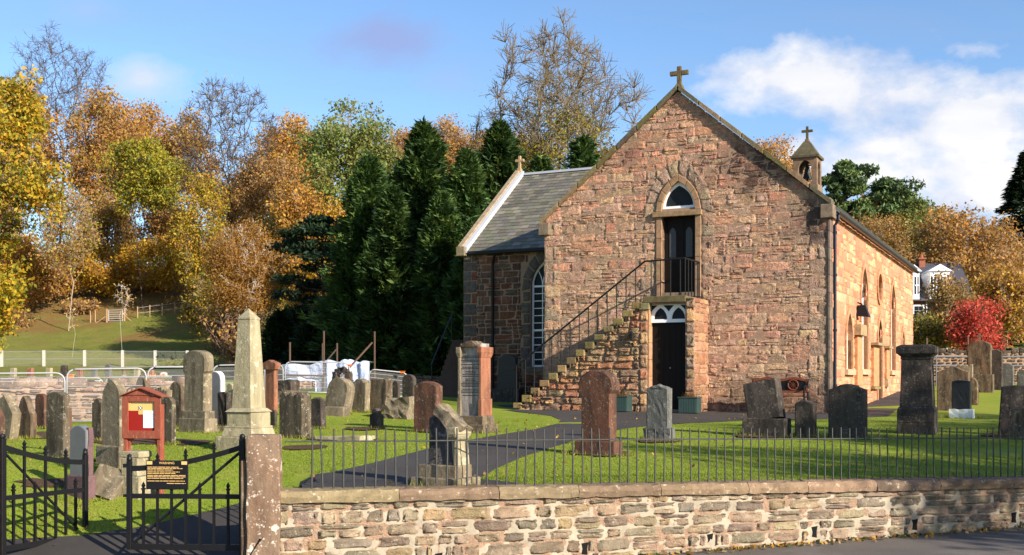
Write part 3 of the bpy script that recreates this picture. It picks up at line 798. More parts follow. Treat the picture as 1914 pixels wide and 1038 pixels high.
rng = random.Random(21)
mb = MB(); ffn = lambda u, v, d: (u, -d, v)
def pal_facade(u, v): return PALF
class Zoned(list): pass
def courses_zoned(mb, U, Vr, fn, rng, palfn, blocked, **kw):
    """as courses() but the palette depends on place: redder near the apex, greyer at the edges"""
    class P(list): pass
    orig = rng.choice
    courses(mb, U, Vr, fn, rng, palfn, blocked, **kw)
PAL1 = PALF
PAL_RED = [S(194, 134, 100), S(186, 122, 92), S(174, 126, 102), S(198, 144, 108), S(184, 112, 84), S(162, 128, 108)]
PAL_RED = toward(PAL_RED, S(210, 170, 146), .52)
courses(mb, (-HW, HW), (-.2, 3.2), ffn, rng, PAL1, blk_f, hr=(.14, .26), lr=(.2, .55), split=.34, bulge=.007, gap=.002, base=-.001, rough=.013, n=7)
courses(mb, (-HW, HW), (3.2, 5.0), ffn, rng, PAL1 + PAL_RED[:3], blk_f, hr=(.14, .24), lr=(.2, .5), split=.34, bulge=.007, gap=.002, base=-.001, rough=.013, n=7)
courses(mb, (-HW, HW), (5.0, ZA), ffn, rng, PAL1 + PAL_RED * 2, blk_f, hr=(.14, .24), lr=(.18, .48), split=.34, bulge=.007, gap=.002, base=-.001, rough=.013, n=7)
me = mb.mesh('facade_stones'); gable_clip(me); link('facade_stones', me, M['facade'], ch, smooth=True)
# quoins on both corners
QB = {-1: MB(), 1: MB()}; z = -.3; i = 0
while z < ZE + .25:
    h = rng.uniform(.26, .36)
    for sg in (-1, 1):
        w = .46 if (i + (sg > 0)) % 2 else .46
        split_ = .24 if (i + (sg > 0)) % 2 else .46
        a, b = (HW - split_, HW + .015) if sg > 0 else (-HW - .015, -HW + split_)
        stone_patch(QB[sg], (a, b, z, z + h), ffn, rng, jit(rng, rng.choice(PALG + PALF[4:7])), bulge=.010, gap=.003, base=-.004, rough=.008, n=7)
        if split_ < .4:
            a, b = (HW - .46, HW - split_) if sg > 0 else (-HW + split_, -HW + .46)
            stone_patch(QB[sg], (a, b, z, z + h), ffn, rng, jit(rng, rng.choice(PALF)), bulge=.010, gap=.003, base=-.004, rough=.010, n=6)
    z += h; i += 1
for q in QB.values(): me = q.mesh('quoin_stones'); gable_clip(me); link('quoin_stones', me, M['facade'], ch, smooth=True)
# corner margin strip seen edge-on at the right corner
mb = MB(); z = -.3
while z < 4.75:
    h = rng.uniform(.28, .42); mb.box(HW - .005, HW + .045, -.035, .42 if rng.random() < .5 else .28, z, z + h - .006, jit(rng, S(112, 98, 88))); z += h
mb.build('corner_margin', M['dressing'], ch, bev=.006)
# --- upper doorway
for x0, x1 in ((-.565, -.42), (.43, .575)):
    mb = MB(); z = 2.80
    for h in (.42, .55, .5, .52):
        mb.box(x0, x1, -.035, .22, z, min(z + h - .005, 4.785), jit(rng, S(150, 124, 98), .06)); z += h
    mb.build('door_jamb', M['dressing'], ch, bev=.01)
mb = MB(); mb.box(-.655, .60, -.085, .2, 4.79, 4.925, S(138, 116, 90)); mb.build('door_lintel', M['dressing'], ch, bev=.012)
def ring(ai, zbi, zai, ao, zbo, zao, y0, y1, n, colf, gap=.012, mbx=None, cx=0, fn=None):
    """voussoirs between two pointed arches"""
    mbx = mbx or MB(); I = arc(ai, zbi, zai, n); O = arc(ao, zbo, zao, n)
    for k in range(2 * n):
        a, b, c, d = I[k], I[k + 1], O[k + 1], O[k]
        ctr = (sum(p[0] for p in (a, b, c, d)) / 4, sum(p[1] for p in (a, b, c, d)) / 4)
        q = [(ctr[0] + (p[0] - ctr[0]) * (1 - gap * 2) + cx, ctr[1] + (p[1] - ctr[1]) * (1 - gap * 2)) for p in (a, b, c, d)]
        mbx.panel(q, [], y0, y1, fn, colf())
    return mbx
ring(.43, 4.93, 5.66, .575, 4.93, 5.84, -.045, .12, 4, lambda: jit(rng, S(148, 120, 94), .08)).build('arch_moulding', M['dressing'], ch, bev=.012)
mb = MB(); I = arc(.58, 4.93, 5.845, 5); O = arc(.90, 4.80, 6.24, 5)
for k in range(10):
    a, b, c, d = I[k], I[k + 1], O[k + 1], O[k]
    def qf(u, v, dd, a=a, b=b, c=c, d=d):
        p = (a[0] * (1 - u) * (1 - v) + b[0] * u * (1 - v) + c[0] * u * v + d[0] * (1 - u) * v, a[1] * (1 - u) * (1 - v) + b[1] * u * (1 - v) + c[1] * u * v + d[1] * (1 - u) * v)
        return (p[0], -dd, p[1])
    stone_patch(mb, (0, 1, 0, 1), qf, rng, jit(rng, rng.choice(PALG)), bulge=.016, gap=.012, base=-.002, rough=.010, n=7)
mb.build('arch_voussoirs', M['facade'], ch, smooth=True)
for x0, x1 in ((-.9, -.575), (.585, .9)):
    mb = MB(); z = 2.75
    while z < 4.8:
        h = rng.uniform(.2, .36); e = rng.uniform(-.06, .12)
        stone_patch(mb, ((x0 - e, x1, z, min(z + h, 4.82)) if x0 < 0 else (x0, x1 + e, z, min(z + h, 4.82))), ffn, rng, jit(rng, rng.choice(PALG + PALF[:2])), bulge=.014, gap=.004, base=-.004, rough=.010, n=6); z += h
    mb.build('jamb_quoins', M['facade'], ch, smooth=True)
# arched light above the door
fr = [(x, z) for x, z in arc(.425, 4.99, 5.655)]; inn = [(x, z) for x, z in arc(.355, 5.06, 5.56)]
mb = MB(); mb.panel(fr, [inn], .07, .12); wf = mb.build('window', M['white'], ch)
mb = MB(); mb.panel(inn, [], .10, .115); mb.build('pane', M['glass'], wf)
# door: two leaves, boarded, with small pointed glazed panels
ud = bpy.data.objects.new('upper_door', None); COL.objects.link(ud); ud.parent = ch
mb = MB()
for x0, x1 in ((-.415, .003), (.007, .425)):
    mb.box(x0, x1, .20, .235, 2.90, 4.785)
    n = 5
    for i in range(n): mb.box(x0 + .07 + (x1 - x0 - .14) * i / n + .004, x0 + .07 + (x1 - x0 - .14) * (i + 1) / n - .004, .190, .205, 2.97, 3.65)
    mb.box(x0, x0 + .065, .182, .205, 2.90, 4.785); mb.box(x1 - .065, x1, .182, .205, 2.90, 4.785); mb.box(x0 + .067, x1 - .067, .184, .205, 3.66, 3.76)
mb.build('door_leaf', M['darkwood'], ud)
mb = MB()
for cx in (-.205, .216): mb.panel(sh([(-.085, 3.80), (.085, 3.80)] + arc(.085, 4.40, 4.55, 4), cx), [], .190, .2)
mb.build('door_glass', plain('leaded_glass', (.05, .055, .06), .25, 0, .5, 30, .4), ud)
mb = MB(); mb.box(-.42, .43, -.02, .3, 2.80, 2.92, S(120, 108, 92)); mb.build('door_step', M['dressing'], ch, bev=.01)

# --- porch block and stair in front of the facade
YP = -1.10
NS = 14; SX0, SX1 = -3.92, -.50
run = (SX1 - SX0) / NS; rise = 2.62 / NS
lo_hole = [(-.40, .06), (.52, .06), (.52, 2.57), (-.40, 2.57)]
stairline = []
for i in range(NS): stairline += [(SX0 + run * i, rise * (i + 1) - .06), (SX0 + run * (i + 1), rise * (i + 1) - .06)]
out = [(SX0, -.6)] + [(-.40, -.6), (-.40, .06), (-.40, 2.57), (.52, 2.57), (.52, .06), (.52, -.6), (.74, -.6), (.74, 2.70), (-.5, 2.70)] + stairline[::-1]
mb = MB(); mb.panel([(SX0, -.6), (.74, -.6), (.74, 2.70), (-.5, 2.70)] + stairline[::-1], [lo_hole], YP, YP + .32)
mb.box(.42, .74, YP + .32, 0.0, -.6, 2.70); mb.box(-.72, -.40, YP + .33, 0, -.6, 2.55)
for i in range(NS): mb.box(SX0 + run * i, SX0 + run * (i + 1), YP + .32, 0.0, -.4, rise * (i + 1) - .07)
mb.build('stair_block', M['mortar_dark'], ch)
pfn = lambda u, v, d: (u, YP - d, v)
def blk_p(u0, u1, v0, v1):
    if u1 > -.40 and u0 < .52 and v1 > 0 and v0 < 2.57: return True
    um = u0
    i = (um - SX0) / run
    lim = 2.62 if i >= NS else rise * max(0, math.floor(i) + 1) - .03
    return v1 > lim + .03
mb = MB()
PALP = [S(180, 146, 112), S(164, 134, 108), S(192, 156, 114), S(150, 124, 104), S(182, 130, 100), S(170, 146, 116)]
for i in range(NS):        # column by column so the stones end under each step
    pass
courses(mb, (SX0, -.62), (-.2, 2.55), pfn, rng, PALP, blk_p, hr=(.15, .19), lr=(.2, .42), split=.15, bulge=.035, gap=.008, base=-.01, rough=.028, n=7)
z = -.1
while z < 2.54:
    h = rng.uniform(.2, .34)
    stone_patch(mb, (-.62, -.405, z, min(z + h, 2.56)), pfn, rng, jit(rng, rng.choice(PALP)), bulge=.03, gap=.005, rough=.018, n=6)
    z += h
z = -.1
while z < 2.68:
    h = rng.uniform(.2, .34)
    stone_patch(mb, (.525, .755, z, min(z + h, 2.70)), pfn, rng, jit(rng, rng.choice(PALP + PALG)), bulge=.03, gap=.005, rough=.018, n=6); z += h
mb.build('stair_stones', M['facade'], ch, smooth=True); mb = MB()
rfn = lambda u, v, d: (.74 + d, u, v)
courses(mb, (YP - .02, -.02), (-.1, 2.70), rfn, rng, [S(184, 140, 108), S(176, 132, 104), S(192, 148, 116), S(170, 124, 98)], None, hr=(.2, .32), lr=(.3, .6), split=.2, bulge=.025, gap=.005, rough=.016, n=6)
mb.build('porch_side_stones', M['facade'], ch, smooth=True)
# reveal of the lower door
mb = MB()
for z in [0.06 + .4 * k for k in range(6)]: mb.box(-.405, -.375, YP + .0, YP + .33, z, z + .39, jit(rng, S(160, 124, 96)))
mb.build('lower_door_jamb', M['dressing'], ch)
mb = MB()
for i in range(NS):
    mb.box(SX0 + run * i - .035, SX0 + run * (i + 1) - (.0 if i < NS - 1 else -.02), YP + .34, 0.0, rise * (i + 1) - .068, rise * (i + 1), jit(rng, S(112, 100, 82)))
mb.build('stair_tread', M['dressing'], ch, bev=.008)
mb = MB()
for i in range(NS):
    x = SX0 + run * i - .05; h = rng.uniform(.13, .17)
    mb.box(x, x + run * rng.uniform(.92, 1.08), YP - .06, YP + .335, rise * (i + 1) - h, rise * (i + 1) + rng.uniform(.0, .012), jit(rng, rng.choice([S(132, 118, 76), S(122, 108, 78), S(142, 118, 84), S(110, 102, 66)])))
mb.box(-.62, -.36, YP - .06, YP + .3, 2.44, 2.60, S(126, 120, 88))
mb.build('step_end_stone', M['moss'], ch, bev=.018)
mb = MB(); mb.box(-.52, .535, YP - .055, -.005, 2.60, 2.755, S(98, 90, 66)); mb.build('landing_slab', M['moss'], ch, bev=.015)
mb = MB(); mb.box(-.40, .52, YP + .05, YP + .28, 2.572, 2.598); mb.build('lower_lintel', M['black'], ch)
# lower door with its twin pointed fanlight
mb = MB(); mb.box(-.41, .52, YP + .24, YP + .29, -.1, 2.13)
for i in range(6): mb.box(-.37 + .147 * i, -.37 + .147 * i + .14, YP + .228, YP + .242, .06, 2.10)
ld = mb.build('lower_door', M['darkwood'], ch)
mb = MB(); mb.lathe([(.012, 0), (.018, .01), (.012, .022), (0, .026)], n=8); mb.build('handle', M['lead'], ld, loc=(.08, YP + .222, 1.05), rot=(math.pi / 2, 0, 0))
H1 = sh([(-.165, 2.215), (.165, 2.215)] + arc(.165, 2.22, 2.49, 5)[1:-1], -.165); H2 = [(x + .455 - .01, z) for x, z in H1]
def tri_corner(): return []
mb = MB(); mb.panel([(-.395, 2.135), (.515, 2.135), (.515, 2.57), (-.395, 2.57)], [[(x + .02, z) for x, z in H1], [(x + .02, z) for x, z in H2]], YP + .16, YP + .20)
fl = mb.build('fanlight', M['white'], ch)
mb = MB()
for q in ([(-.375, 2.52), (-.375, 2.40), (-.30, 2.48), (-.22, 2.545), (-.35, 2.545)], [(.495, 2.52), (.495, 2.40), (.42, 2.48), (.35, 2.545), (.47, 2.545)], [(.06, 2.40), (.12, 2.47), (.19, 2.545), (-.07, 2.545), (0, 2.47)]):
    mb.panel(q, [], YP + .150, YP + .158)
mb.box(-.39, .51, YP + .185, YP + .195, 2.14, 2.56)
mb.build('pane', M['glass'], fl)
# iron handrail up the stair and round the landing
hr_ = empty('x', (0, 0, 0)); bpy.data.objects.remove(hr_)
mb = MB(); zr = .88; yr = YP - .015
pts = [(SX0 - .10, yr, .14 + zr), (SX1 + .02, yr, 2.70 + zr + .02), (.50, yr, 2.70 + zr + .05), (.545, -.02, 2.70 + zr + .05)]
mb.tube(pts, .023, 6); hrail = mb.build('stair_handrail', M['black'], ch)
mb = MB()
for i in range(0, NS + 1):
    x = SX0 + run * (i + .35) - .05; f = (x - (SX0 - .10)) / (SX1 + .12 - SX0); zt = .14 + zr + f * (2.58)
    if x < SX1: mb.tube([(x, yr, rise * (i + 1) - .02), (x, yr, zt)], .014, 6)
for x in (-.32, -.08, .16, .40): mb.tube([(x, yr, 2.74), (x, yr, 2.70 + zr + .04)], .013, 6)
for y in (yr, -.88, -.64, -.40, -.18, -.03): mb.tube([(.52 + .02 * (y - yr), y, 2.70), (.52 + .02 * (y - yr), y, 2.70 + zr + .05)], .013, 6)
mb.lathe([(.02, 0), (.026, .02), (0, .05)], (.16, yr, 2.70 + zr + .05), 8)
mb.build('baluster', M['black'], hrail)
# small lantern bracket on the stair wall and iron scroll on the facade
mb = MB(); mb.lathe([(.05, 0), (.075, .13), (.085, .135), (.02, .2), (0, .22)], n=6); mb.tube([(0, .1, .1), (0, 0, .22)], .01, 5)
mb.build('wall_lantern', M['bellm'], ch, loc=(-.78, YP - .12, 1.72))

# --- side wall (faces right), roof and trims
LEN = 16.5
wins = [(2.76, .44, 1.04, 2.47, 'a'), (5.2, .56, 1.06, 3.85, 'a'), (8.12, .40, .10, 2.57, 'd'), (11.0, .56, 1.08, 3.83, 'a'), (13.55, .36, 1.12, 2.44, 'a')]
holes = [[(c - w, z0), (c + w, z0)] + sh(arc(w, z1 - w * 1.55, z1, 6), c) for c, w, z0, z1, _ in wins]
oval = [(8.12 + .42 * math.cos(k * math.pi / 8), 3.52 + .40 * math.sin(k * math.pi / 8)) for k in range(16)]
sfn = lambda x, y, z: (HW - y, x, z)
mb = MB(); mb.panel([(.3, -.6), (LEN, -.6), (LEN, 4.78), (.3, 4.78)], holes + [oval], 0, .4, sfn)
mb.build('side_wall', plain('side_mortar', S(160, 112, 84), .95, bmp=.5), ch)
def blk_s(u0, u1, v0, v1):
    for c, w, z0, z1, _ in wins:
        if u1 > c - w - .12 and u0 < c + w + .12 and v1 > z0 - .14 and v0 < z1 + .1:
            if v0 > z1 - w * 1.4 and (u1 < c - w * .7 or u0 > c + w * .7): continue
            return True
    if u1 > 7.55 and u0 < 8.7 and v1 > 2.95 and v0 < 4.08: return True
    return u1 < .42
mb = MB(); rng = random.Random(8); s_fn = lambda u, v, d: (HW + d, u, v)
courses(mb, (.3, LEN), (-.3, 4.72), s_fn, rng, PALS, blk_s, hr=(.18, .30), lr=(.25, .6), split=.3, bulge=.012, gap=.004, base=-.004, rough=.012, n=6)
mb.build('side_stones', M['side'], ch, smooth=True)
for c, w, z0, z1, kind in wins:
    mbm = MB(); mbs = MB()
    sp = z1 - w * 1.55
    ring(w, sp, z1, w + .14, sp, z1 + .17, -.045, .2, 4, lambda: jit(rng, S(170, 128, 98), .08), mbx=mbm, cx=c, fn=sfn)
    for sg in (-1, 1):
        z = z0
        while z < sp - .02:
            h = min(rng.uniform(.3, .5), sp - z); a, b = sorted((c + sg * w, c + sg * (w + .14)))
            mbm.panel([(a, z), (b, z), (b, z + h - .006), (a, z + h - .006)], [], -.045, .2, sfn, jit(rng, S(170, 128, 98), .08)); z += h
    if kind == 'a': mbs.panel([(c - w - .16, z0 - .15), (c + w + .16, z0 - .15), (c + w + .16, z0 - .004), (c - w - .16, z0 - .004)], [], -.10, .25, sfn, S(170, 150, 124)); mbs.build('window_sill', M['dressing'], ch, bev=.01)
    mbm.build('side_surround', M['dressing'], ch)
mbm = MB()
n = 16; O = [(8.12 + .54 * math.cos(2 * math.pi * k / n), 3.52 + .53 * math.sin(2 * math.pi * k / n)) for k in range(n)]; I = oval
for k in range(n):
    mbm.panel([I[k], I[(k + 1) % n], O[(k + 1) % n], O[k]], [], -.045, .1, sfn, jit(rng, S(166, 124, 94), .08))
mbm.build('oval_surround', M['dressing'], ch)
def lancet(name, c, w, z0, z1, depth, fn, rows, cols=3):
    """white sash with glazing bars and crossing tracery at the head"""
    sp = z1 - w * 1.55
    o = sh([(-w, z0), (w, z0)] + arc(w, sp, z1, 6)[1:-1], c); q = .05
    i = sh([(-w + q, z0 + q), (w - q, z0 + q)] + arc(w - q, sp, z1 - q * 1.5, 6)[1:-1], c)
    mb = MB(); mb.panel(o, [i], depth, depth + .06, fn)
    for k in range(1, cols): x = c - w + 2 * w * k / cols; mb.panel([(x - .013, z0 + q), (x + .013, z0 + q), (x + .013, sp), (x - .013, sp)], [], depth + .012, depth + .04, fn)
    for k in range(1, rows + 1):
        z = z0 + (sp - z0) * k / rows; t = .028 if k in (rows, rows // 2) else .012
        mb.panel([(c - w + q, z - t), (c + w - q, z - t), (c + w - q, z + t), (c - w + q, z + t)], [], depth + .014, depth + .042, fn)
    R = 2 * w
    kz = (z1 - sp) / (w * math.sqrt(3))
    for k in range(1, cols):
        x0 = -w + 2 * w * k / cols
        for sg in (1, -1):
            P = []
            for s_ in range(7):
                th = math.radians(60) * s_ / 6; x = x0 + sg * R * (math.cos(th) - 1); z = sp + kz * R * math.sin(th)
                lim = -w + q * .8
                if abs(x) < w - q * .8 and z < sp + (z1 - sp) * math.sqrt(max(0, 4 - (1 + abs(x) / w) ** 2)) / math.sqrt(3): P.append((c + x, z))
            for (xa, za), (xb, zb) in zip(P, P[1:]):
                mb.panel([(xa - .012, za), (xa + .012, za), (xb + .012, zb), (xb - .012, zb)], [], depth + .016, depth + .038, fn)
    win = mb.build(name, M['white'], ch)
    mb = MB(); mb.panel(i, [], depth + .03, depth + .045, fn); mb.build('pane', M['glass'], win); return win
for c, w, z0, z1, kind in wins:
    if kind == 'a': lancet('window', c, w, z0, z1, .09, sfn, 9 if z1 > 3 else 5)
mb = MB(); mb.panel(holes[2], [], .22, .26, sfn); mb.build('side_door', M['darkwood'], ch)
mb = MB(); mb.panel(oval, [], .14, .2, sfn); mb.build('oval_panel', plain('sandstone_panel', S(178, 118, 82), .9, bmp=.5), ch)
# other walls
mb = MB(); mb.box(-HW, -HW + .4, .45, LEN, -.6, 4.78); mb.box(-HW + .4, HW - .4, LEN - .4, LEN, -.6, 4.78)
mb.panel([(-HW, 4.78), (HW, 4.78), (0, ZA - .2)], [], LEN - .4, LEN)
mb.build('rear_wall', M['mortar_dark'], ch)
mb = MB(); fnL = lambda u, v, d: (-HW - d, u, v)
courses(mb, (.02, 3.2), (-.2, 4.75), fnL, rng, PALW, None, n=5); mb.build('left_stones', M['facade'], ch, smooth=True)
# roof: slates as overlapping rows
def slate_roof(mb, P0, U, Vv, nu, nv, rng, pal, lift=.012):
    """P0 corner at eave, U along the eave, Vv up the slope; every slate is its own small tilted plate"""
    N = U.cross(Vv).normalized(); 
    if N.z < 0: N = -N
    for j in range(nv):
        for i in range(nu):
            o = .5 if j % 2 else 0
            a0, a1 = max(0, (i - o) / nu), min(1, (i + 1 - o) / nu)
            if i == nu - 1 and o: a1b = 1.0
            if a1 - a0 < .2 / nu: continue
            b0, b1 = j / nv, min(1, (j + 1.25) / nv)
            e = rng.uniform(0, .006); g = .004 / U.length
            q = [P0 + U * (a0 + g) + Vv * b0 + N * (lift + e), P0 + U * (a1 - g) + Vv * (b0 + rng.uniform(-.004, .004) / Vv.length) + N * (lift + e), P0 + U * (a1 - g) + Vv * b1, P0 + U * (a0 + g) + Vv * b1]
            d = [p - N * .014 for p in q[:2]]
            mb.add([*q, *d], [(0, 1, 2, 3), (4, 5, 1, 0)], jit(rng, rng.choice(pal), .22))
        if j % 2:
            a0 = (nu - .5) / nu; b0, b1 = j / nv, min(1, (j + 1.25) / nv)
            mb.add([P0 + U * a0 + Vv * b0 + N * lift, P0 + U + Vv * b0 + N * lift, P0 + U + Vv * b1, P0 + U * a0 + Vv * b1], [(0, 1, 2, 3)], jit(rng, rng.choice(pal), .22))
PSL = [S(108, 106, 100), S(96, 96, 94), S(120, 116, 106), S(88, 88, 88), S(112, 112, 96), S(128, 122, 110)]
Z0 = 4.80; run_ = HW + .18; zr_ = ZA - .10
for sg in (1, -1):
    mb = MB(); U = Vector((0, LEN - .15, 0)); Vv = Vector((-sg * run_, 0, zr_ - Z0))
    P0 = Vector((sg * run_, .2, Z0)); N = Vector(((zr_ - Z0) * sg, 0, run_)).normalized()
    q = [P0, P0 + U, P0 + U + Vv, P0 + Vv]; mb.add(q + [p - N * .09 for p in q], [(0, 1, 2, 3), (7, 6, 5, 4), (0, 4, 5, 1), (1, 5, 6, 2), (2, 6, 7, 3), (3, 7, 4, 0)], S(90, 90, 90))
    slate_roof(mb, P0 + N * .004, U, Vv, 40, 20, rng, PSL)
    mb.build('roof', M['slate'], ch, fixn=False)
mb = MB(); mb.tube([(0, .2, zr_ + .03), (0, LEN, zr_ + .03)], .07, 8); mb.build('ridge', M['lead'], ch)
# skews (gable copings)
def skew(y0, y1, name):
    for sg in (1, -1):
        mb = MB(); n = 7
        for i in range(n):
            a, b = i / n, (i + 1) / n - .004
            L = lambda t, dz: (sg * (HW + .10) * (1 - t), ZE - .06 + (ZA - ZE + .10) * t + dz)
            p = [L(a, 0), L(b, 0), L(b, .125), L(a, .125)]
            mb.panel(p, [], y0, y1, None, jit(rng, rng.choice([S(122, 108, 82), S(104, 98, 66), S(134, 116, 92), S(96, 90, 76)]), .12))
        mb.box(*sorted((sg * (HW - .16), sg * (HW + .13))), y0 - .01, y1, ZE - .34, ZE - .02, S(118, 106, 92))
        mb.build(name, M['moss'], ch, bev=.014)
skew(-.11, .30, 'skew')
def cross(mb, c, h, w, t, az=0):
    x, y, z = c
    mb.box(x - t, x + t, y - t * .8, y + t * .8, z, z + h); 
    mb.box(x - w, x - t - .001, y - t * .8, y + t * .8, z + h * .56, z + h * .56 + 2 * t); mb.box(x + t + .001, x + w, y - t * .8, y + t * .8, z + h * .56, z + h * .56 + 2 * t)
mb = MB(); mb.frustum((.13, .12), (.07, .07), 7.90, 8.06, S(104, 94, 66), (0, .08)); cross(mb, (0, .08, 8.0), .50, .235, .055)
mb.c = [S(96, 86, 62)] * len(mb.v); mb.has = True
mb.build('gable_cross', M['moss'], ch, bev=.012)
# bellcote
bc = bpy.data.objects.new('bellcote', None); COL.objects.link(bc); bc.parent = ch; bc.location = (2.92, 1.05, 0)
mb = MB(); r = .285
mb.box(-r - .03, r + .03, -r - .03, r + .03, 4.9, 5.46, S(124, 108, 90))
fh = lambda: [(-.165, 5.50), (.165, 5.50)] + arc(.165, 5.84, 6.07, 4)[1:-1]
for k, fn in enumerate([lambda x, y, z: (x, y - r, z), lambda x, y, z: (x, r - y, z), lambda x, y, z: (r - y, x, z), lambda x, y, z: (y - r, x, z)]):
    w = r if k < 2 else r - .075
    mb.panel([(-w, 5.46), (w, 5.46), (w, 6.12), (-w, 6.12)], [fh()], 0, .075, fn, S(118, 100, 84))
mb.build('belfry', M['dressing'], bc, bev=.006)
mb = MB(); mb.frustum((r + .05, r + .05), (r + .06, r + .06), 6.12, 6.18, S(92, 86, 70)); mb.frustum((r + .03, r + .03), (.07, .07), 6.18, 6.56, S(88, 84, 66)); mb.box(-.05, .05, -.05, .05, 6.56, 6.62, S(110, 100, 80))
mb.build('spirelet', M['moss'], bc, bev=.008)
mb = MB(); cross(mb, (0, 0, 6.6), .33, .135, .03); mb.c = [S(84, 78, 56)] * len(mb.v); mb.has = True; mb.build('finial_cross', M['moss'], bc, bev=.006)
mb = MB(); mb.lathe([(.0, 5.97), (.04, 5.96), (.055, 5.90), (.075, 5.78), (.115, 5.66), (.12, 5.64), (.10, 5.64)], n=14); mb.lathe([(.02, 5.56), (.03, 5.6), (.01, 5.7)], n=8); mb.box(-.16, .16, -.015, .015, 5.965, 5.995)
mb.build('bell', M['bellm'], bc, smooth=False)
# gutter and downpipes
mb = MB(); P = []
xg = HW + .16
for i in range(7): th = math.pi * i / 6; P.append((xg + .07 * math.cos(th), 4.70 - .07 * math.sin(th)))
mb.panel(P + [(x * 1.0, z) for x, z in [(xg - .06, 4.70), (xg - .05, 4.66), (xg, 4.645), (xg + .05, 4.66), (xg + .06, 4.70)]], [], .32, LEN + .1)
mb.box(HW + .0, HW + .09, .3, LEN, 4.715, 4.775); mb.build('gutter', M['navy'], ch)
mb = MB(); mb.tube([(xg, .40, 4.66), (xg, .40, 4.52), (HW + .085, .40, 4.40), (HW + .085, .40, -.1)], .038, 8)
for z in (.6, 1.9, 3.2, 4.2): mb.lathe([(.05, z), (.05, z + .06)], (HW + .085, .40, 0), 8)
mb.build('downpipe', M['navy'], ch)
# memorials on the side wall
mb = MB(); c = S(180, 132, 96)
def slab(mb, y0, y1, z0, z1, d, c): mb.panel([(y0, z0), (y1, z0), (y1, z1), (y0, z1)], [], -d, .0, sfn, c)
slab(mb, 3.62, 4.42, .62, 1.92, .10, c); slab(mb, 3.52, 4.52, 1.93, 2.22, .20, S(150, 130, 100)); slab(mb, 3.7, 4.34, .36, .60, .12, S(160, 140, 112)); slab(mb, 3.68, 4.36, 2.225, 2.33, .08, c); mb.build('wall_memorial', M['dressing'], ch, bev=.012); mb = MB()
slab(mb, 6.45, 7.45, .58, 1.74, .10, c); slab(mb, 6.35, 7.58, 1.745, 1.83, .24, S(140, 124, 98)); slab(mb, 6.4, 7.5, .50, .575, .14, S(130, 120, 84)); mb.build('wall_memorial', M['dressing'], ch, bev=.012); mb = MB()
slab(mb, 9.2, 9.8, .80, 1.72, .08, c); slab(mb, 9.1, 9.9, 1.725, 1.81, .18, S(140, 124, 98)); slab(mb, 9.25, 9.75, .55, .795, .12, S(160, 140, 112))
mb.build('wall_memorial', M['dressing'], ch, bev=.012)
mb = MB()
V_ = [(HW + .04, 4.0, 2.74), (HW + .22, 4.0, 2.74), (HW + .22, 4.18, 2.74), (HW + .04, 4.18, 2.74), (HW - .0, 3.9, 2.46), (HW + .33, 3.9, 2.42), (HW + .33, 4.28, 2.42), (HW - .0, 4.28, 2.46)]
mb.add(V_, [(0, 1, 2, 3), (4, 7, 6, 5), (0, 4, 5, 1), (1, 5, 6, 2), (2, 6, 7, 3), (3, 7, 4, 0)]); mb.tube([(HW, 4.09, 2.82), (HW + .14, 4.09, 2.76)], .02, 6)
mb.build('lamp_hood', M['black'], ch)

# --- transept (left wing): front wall at y = YW
YW, WX0, WE, WR, WY = 3.0, -7.62, 4.62, 7.45, 6.85
wc, ww = -4.93, .50
whole = [(wc - ww, 1.15), (wc + ww, 1.15)] + sh(arc(ww, 3.45, 4.28, 6), wc)[1:-1]
wfn_ = lambda x, y, z: (x, YW + y, z)
mb = MB(); mb.panel([(WX0, -.6), (-HW, -.6), (-HW, WE), (WX0, WE)], [whole], 0, .4, wfn_)
mb.panel([(YW + .4, -.6), (2 * WY - YW, -.6), (2 * WY - YW, WE), (WY, WR - .15), (YW + .4, WE + .3)], [], 0, .4, lambda x, y, z: (WX0 + y, x, z))
mb.build('transept_wall', M['mortar_dark'], ch)
def blk_w(u0, u1, v0, v1):
    if u1 > wc - ww - .26 and u0 < wc + ww + .26 and v1 > 1.0 and v0 < 4.5: return not (v0 > 4.0 and u1 < wc - .5)
    return u0 < WX0 + .42
mb = MB(); w_fn = lambda u, v, d: (u, YW - d, v)
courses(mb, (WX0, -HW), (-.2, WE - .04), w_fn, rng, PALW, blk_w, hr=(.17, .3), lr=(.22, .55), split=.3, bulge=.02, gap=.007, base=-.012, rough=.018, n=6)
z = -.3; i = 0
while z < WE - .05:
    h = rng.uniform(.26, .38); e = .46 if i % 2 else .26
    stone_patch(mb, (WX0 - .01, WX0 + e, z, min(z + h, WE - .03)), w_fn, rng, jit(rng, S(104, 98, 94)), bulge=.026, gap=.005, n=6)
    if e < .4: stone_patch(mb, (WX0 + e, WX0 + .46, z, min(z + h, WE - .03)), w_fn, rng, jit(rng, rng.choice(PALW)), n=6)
    for sg in (-1, 1):
        if 1.0 < z + h / 2 < 3.5:
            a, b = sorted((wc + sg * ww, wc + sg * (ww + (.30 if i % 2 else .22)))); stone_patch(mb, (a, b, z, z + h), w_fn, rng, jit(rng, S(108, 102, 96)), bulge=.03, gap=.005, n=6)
    z += h; i += 1
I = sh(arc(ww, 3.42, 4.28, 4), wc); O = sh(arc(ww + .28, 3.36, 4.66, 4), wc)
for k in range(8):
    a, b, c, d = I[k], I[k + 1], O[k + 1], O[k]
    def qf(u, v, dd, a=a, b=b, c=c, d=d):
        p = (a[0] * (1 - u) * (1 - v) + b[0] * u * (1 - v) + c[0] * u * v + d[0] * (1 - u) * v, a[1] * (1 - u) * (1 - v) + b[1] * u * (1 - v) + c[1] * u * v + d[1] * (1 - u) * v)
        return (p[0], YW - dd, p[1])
    stone_patch(mb, (0, 1, 0, 1), qf, rng, jit(rng, S(104, 98, 92)), bulge=.035, gap=.02, n=6)
